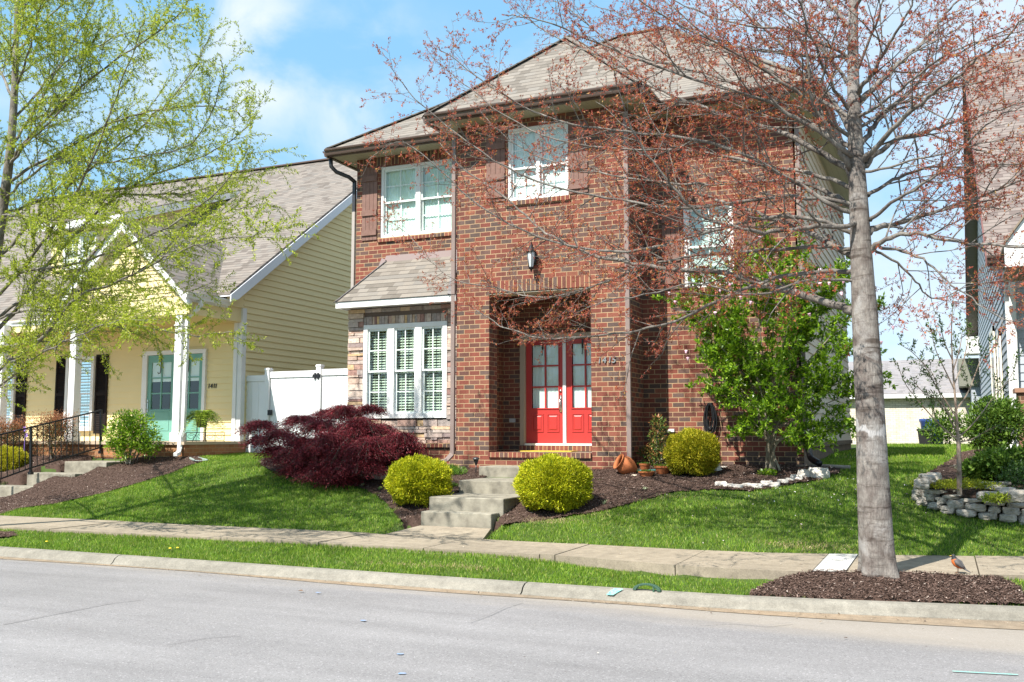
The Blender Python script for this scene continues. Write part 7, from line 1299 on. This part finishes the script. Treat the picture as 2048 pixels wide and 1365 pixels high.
# solar path light
p = [-7.165,14.575,0.994]; k = MB(); k.tube([(p[0], p[1], p[2] - .03), (p[0], p[1], p[2] + .17)], .009, 8); k.lathe([(.012, .15), (.03, .19), (.045, .24), (.05, .25)], p, 12); k.lathe([(.062, .248), (.062, .256), (.05, .275), (.02, .287), (0, .289)], p, 16)
PL = tag(k.build('path_light', mat('dark_bronze', (.03, .03, .032), .35), loc=p, smooth=True, uv=False), 'small black solar path light left of the top concrete step', 'path light')
def splash(label, p, l, w, rz, m):
    k = MB(); M = Matrix.Rotation(rz, 3, 'Z')
    def T(x, y, z): return tuple(Vector(p) + M @ Vector((x, y, z)))
    k.hexa([T(-l/2, -w*.35, 0), T(l/2, -w/2, 0), T(l/2, w/2, 0), T(-l/2, w*.35, 0), T(-l/2, -w*.35, .02), T(l/2, -w/2, .012), T(l/2, w/2, .012), T(-l/2, w*.35, .02)])
    for s in (-1, 1): k.hexa([T(-l/2, s*w*.35-.012, .02), T(l/2, s*w/2-.012, .012), T(l/2, s*w/2+.012, .012), T(-l/2, s*w*.35+.012, .02), T(-l/2, s*w*.35-.012, .07), T(l/2, s*w/2-.012, .035), T(l/2, s*w/2+.012, .035), T(-l/2, s*w*.35+.012, .07)])
    tag(k.build('splash_block', m, loc=p, bevel=.004), label, 'splash block')
splash('grey-green splash block under the white porch downspout', [-14.139,15.675,1.116], .6, .26, R(-35), mat('grey_green_plastic', (.30, .36, .33), .6))
splash('dark teal splash block under the taupe tower downspout', [-8.154,15.6,1.128], .38, .22, R(-150), mat('dark_teal_plastic', (.03, .16, .15), .5))
p = [-9.592,17.875,1.184]; rock('conch_shell', (p[0], p[1], p[2] + .05), .07, .05, .05, 611, mat('shell_pink', (.62, .42, .34), .6), label='pinkish shell by the end of the tower downspout', cat='shell')
# green meter box lid lying in the grass by the kerb
p = [-2.746,9.429,0.13]; k = MB()
def arcp(t, r, zz): a = math.pi * t; return Vector((p[0] + r * math.cos(a) * 1.25, p[1] + .03 + zz * .6, p[2] - .02 + r * .62 * math.sin(a)))
n = 18
for i in range(n):
    a, b = i / n, (i + 1) / n; k.hexa([arcp(a, .085, -.06), arcp(a, .115, -.06), arcp(b, .115, -.06), arcp(b, .085, -.06), arcp(a, .085, .03), arcp(a, .115, .025), arcp(b, .115, .025), arcp(b, .085, .03)])
k.box((p[0] - .10, p[1] + .0, p[2] - .06), (p[0] + .10, p[1] + .06, p[2] - .035)); k.box((p[0] + .06, p[1] - .0, p[2] - .03), (p[0] + .08, p[1] + .012, p[2] + .03)); tag(k.build('meter_box', mat('faded_green_plastic', (.025, .075, .045), .6, noise=(12, (.045, .11, .07), .5)), loc=p, bevel=.004), 'faded green plastic water meter box sunk in the grass at the kerb', 'meter box')

# ---------------------------------------------------------------- the robin on the sidewalk
rb = [0.069,10.536,0.305]; RB = Vector(rb); BD = thing('robin', 'orange-breasted robin standing on the sidewalk right of the big trunk', 'bird', rb)
# rings along the spine, from tail root to beak: (x, y(forward towards camera-left), z, rx, rz)
ORM = mat('orange_breast', (.55, .13, .02), .8, noise=(40, (.42, .09, .02), .5)); GRM = mat('slate_feathers', (.07, .065, .065), .7, noise=(40, (.11, .10, .095), .5)); HDM = mat('dark_head', (.02, .02, .022), .6)
sp_ = [((.062, .03, .048), .011, .010), ((.045, .022, .058), .024, .022), ((.026, .012, .072), .034, .034), ((.008, .002, .092), .040, .041), ((-.006, -.004, .114), .038, .039), ((-.014, -.006, .134), .029, .030), ((-.017, -.008, .149), .022, .021), ((-.020, -.011, .161), .021, .020), ((-.023, -.015, .171), .017, .015), ((-.025, -.018, .178), .007, .006)]
k = MB(); n = 14; ang = R(-20); Mz = Matrix.Rotation(ang, 3, 'Z'); ctr = [Vector(s[0]) for s in sp_]
for i, (c, rx, rz_) in enumerate(sp_):
    t = (ctr[min(i+1, len(ctr)-1)] - ctr[max(i-1, 0)]).normalized(); s = t.cross(Vector((0, 0, 1))).normalized(); u = s.cross(t)
    for j in range(n): a = 2 * math.pi * j / n; k.v.append(tuple(RB + Mz @ (Vector(c) + s * rx * math.cos(a) + u * rz_ * math.sin(a))))
for i in range(len(sp_) - 1):
    for j in range(n):
        q = (j + 1) % n; k.f.append((i*n+j, i*n+q, (i+1)*n+q, (i+1)*n+j)); up = math.sin(2 * math.pi * (j + .5) / n); k.m.append(2 if i >= 5 else (0 if up < .45 else 1))
k.f.append(tuple(range(n))[::-1]); k.m.append(1); k.f.append(tuple((len(sp_)-1)*n + j for j in range(n))); k.m.append(2)
k.build('body', [ORM, GRM, HDM], BD, smooth=True, uv=False)
T_ = lambda *p: tuple(RB + Mz @ Vector(p))
k = MB(); k.hexa([T_(.058, .010, .040), T_(.058, .046, .040), T_(.115, .056, .008), T_(.115, .034, .008), T_(.058, .012, .052), T_(.058, .044, .052), T_(.115, .054, .012), T_(.115, .036, .012)]); k.build('tail', GRM, BD, uv=False)
for s in (-1, 1):
    k = MB(); pts = [T_(.0, s * .034, .125), T_(.022, s * .040 + .006, .10), T_(.05, s * .030 + .016, .065), T_(.075, s * .016 + .026, .04)]; k.tube(pts, [.012, .022, .013, .003], 8); k.build('wing', GRM, BD, smooth=True, uv=False)
    k = MB(); k.tube([T_(.012, s * .014, .066), T_(.014, s * .014, .03), T_(.010, s * .014, .003)], [.005, .0025, .0025], 6)
    for f in (-.5, 0, .5): k.tube([T_(.010, s * .014, .003), T_(.010 - .022, s * .014 + f * .018, .002)], .0018, 4)
    k.tube([T_(.010, s * .014, .003), T_(.024, s * .014, .002)], .0018, 4); k.build('leg', mat('bird_leg', (.16, .09, .05), .6), BD, uv=False)
    k = MB(); k.lathe([(0, -.003), (.003, 0), (0, .003)], T_(-.026, -.012 + s * .0175, .165), 8); k.build('eye', mat('eye_black', (.005, .005, .005), .1), BD, uv=False)
k = MB(); k.tube([T_(-.034, -.020, .164), T_(-.054, -.028, .162)], [.0045, .0008], 6); k.build('beak', mat('beak_yellow', (.60, .38, .05), .4), BD, uv=False)
# stray stick shadowless litter: small dead leaf on the road
p = [-6.193,8.447,0.02]; k = MB(); k.face([(p[0] - .03, p[1], .028), (p[0], p[1] - .02, .036), (p[0] + .04, p[1] + .005, .030), (p[0], p[1] + .025, .040)]); tag(k.build('dead_leaf', mat('brown_leaf', (.16, .09, .05), .8), loc=(p[0], p[1], .03), uv=False), 'curled brown dead leaf on the road near the kerb', 'leaf')
print('BLADES', NB, 'LEAVES', NL1, NL2, NL3, NL4)
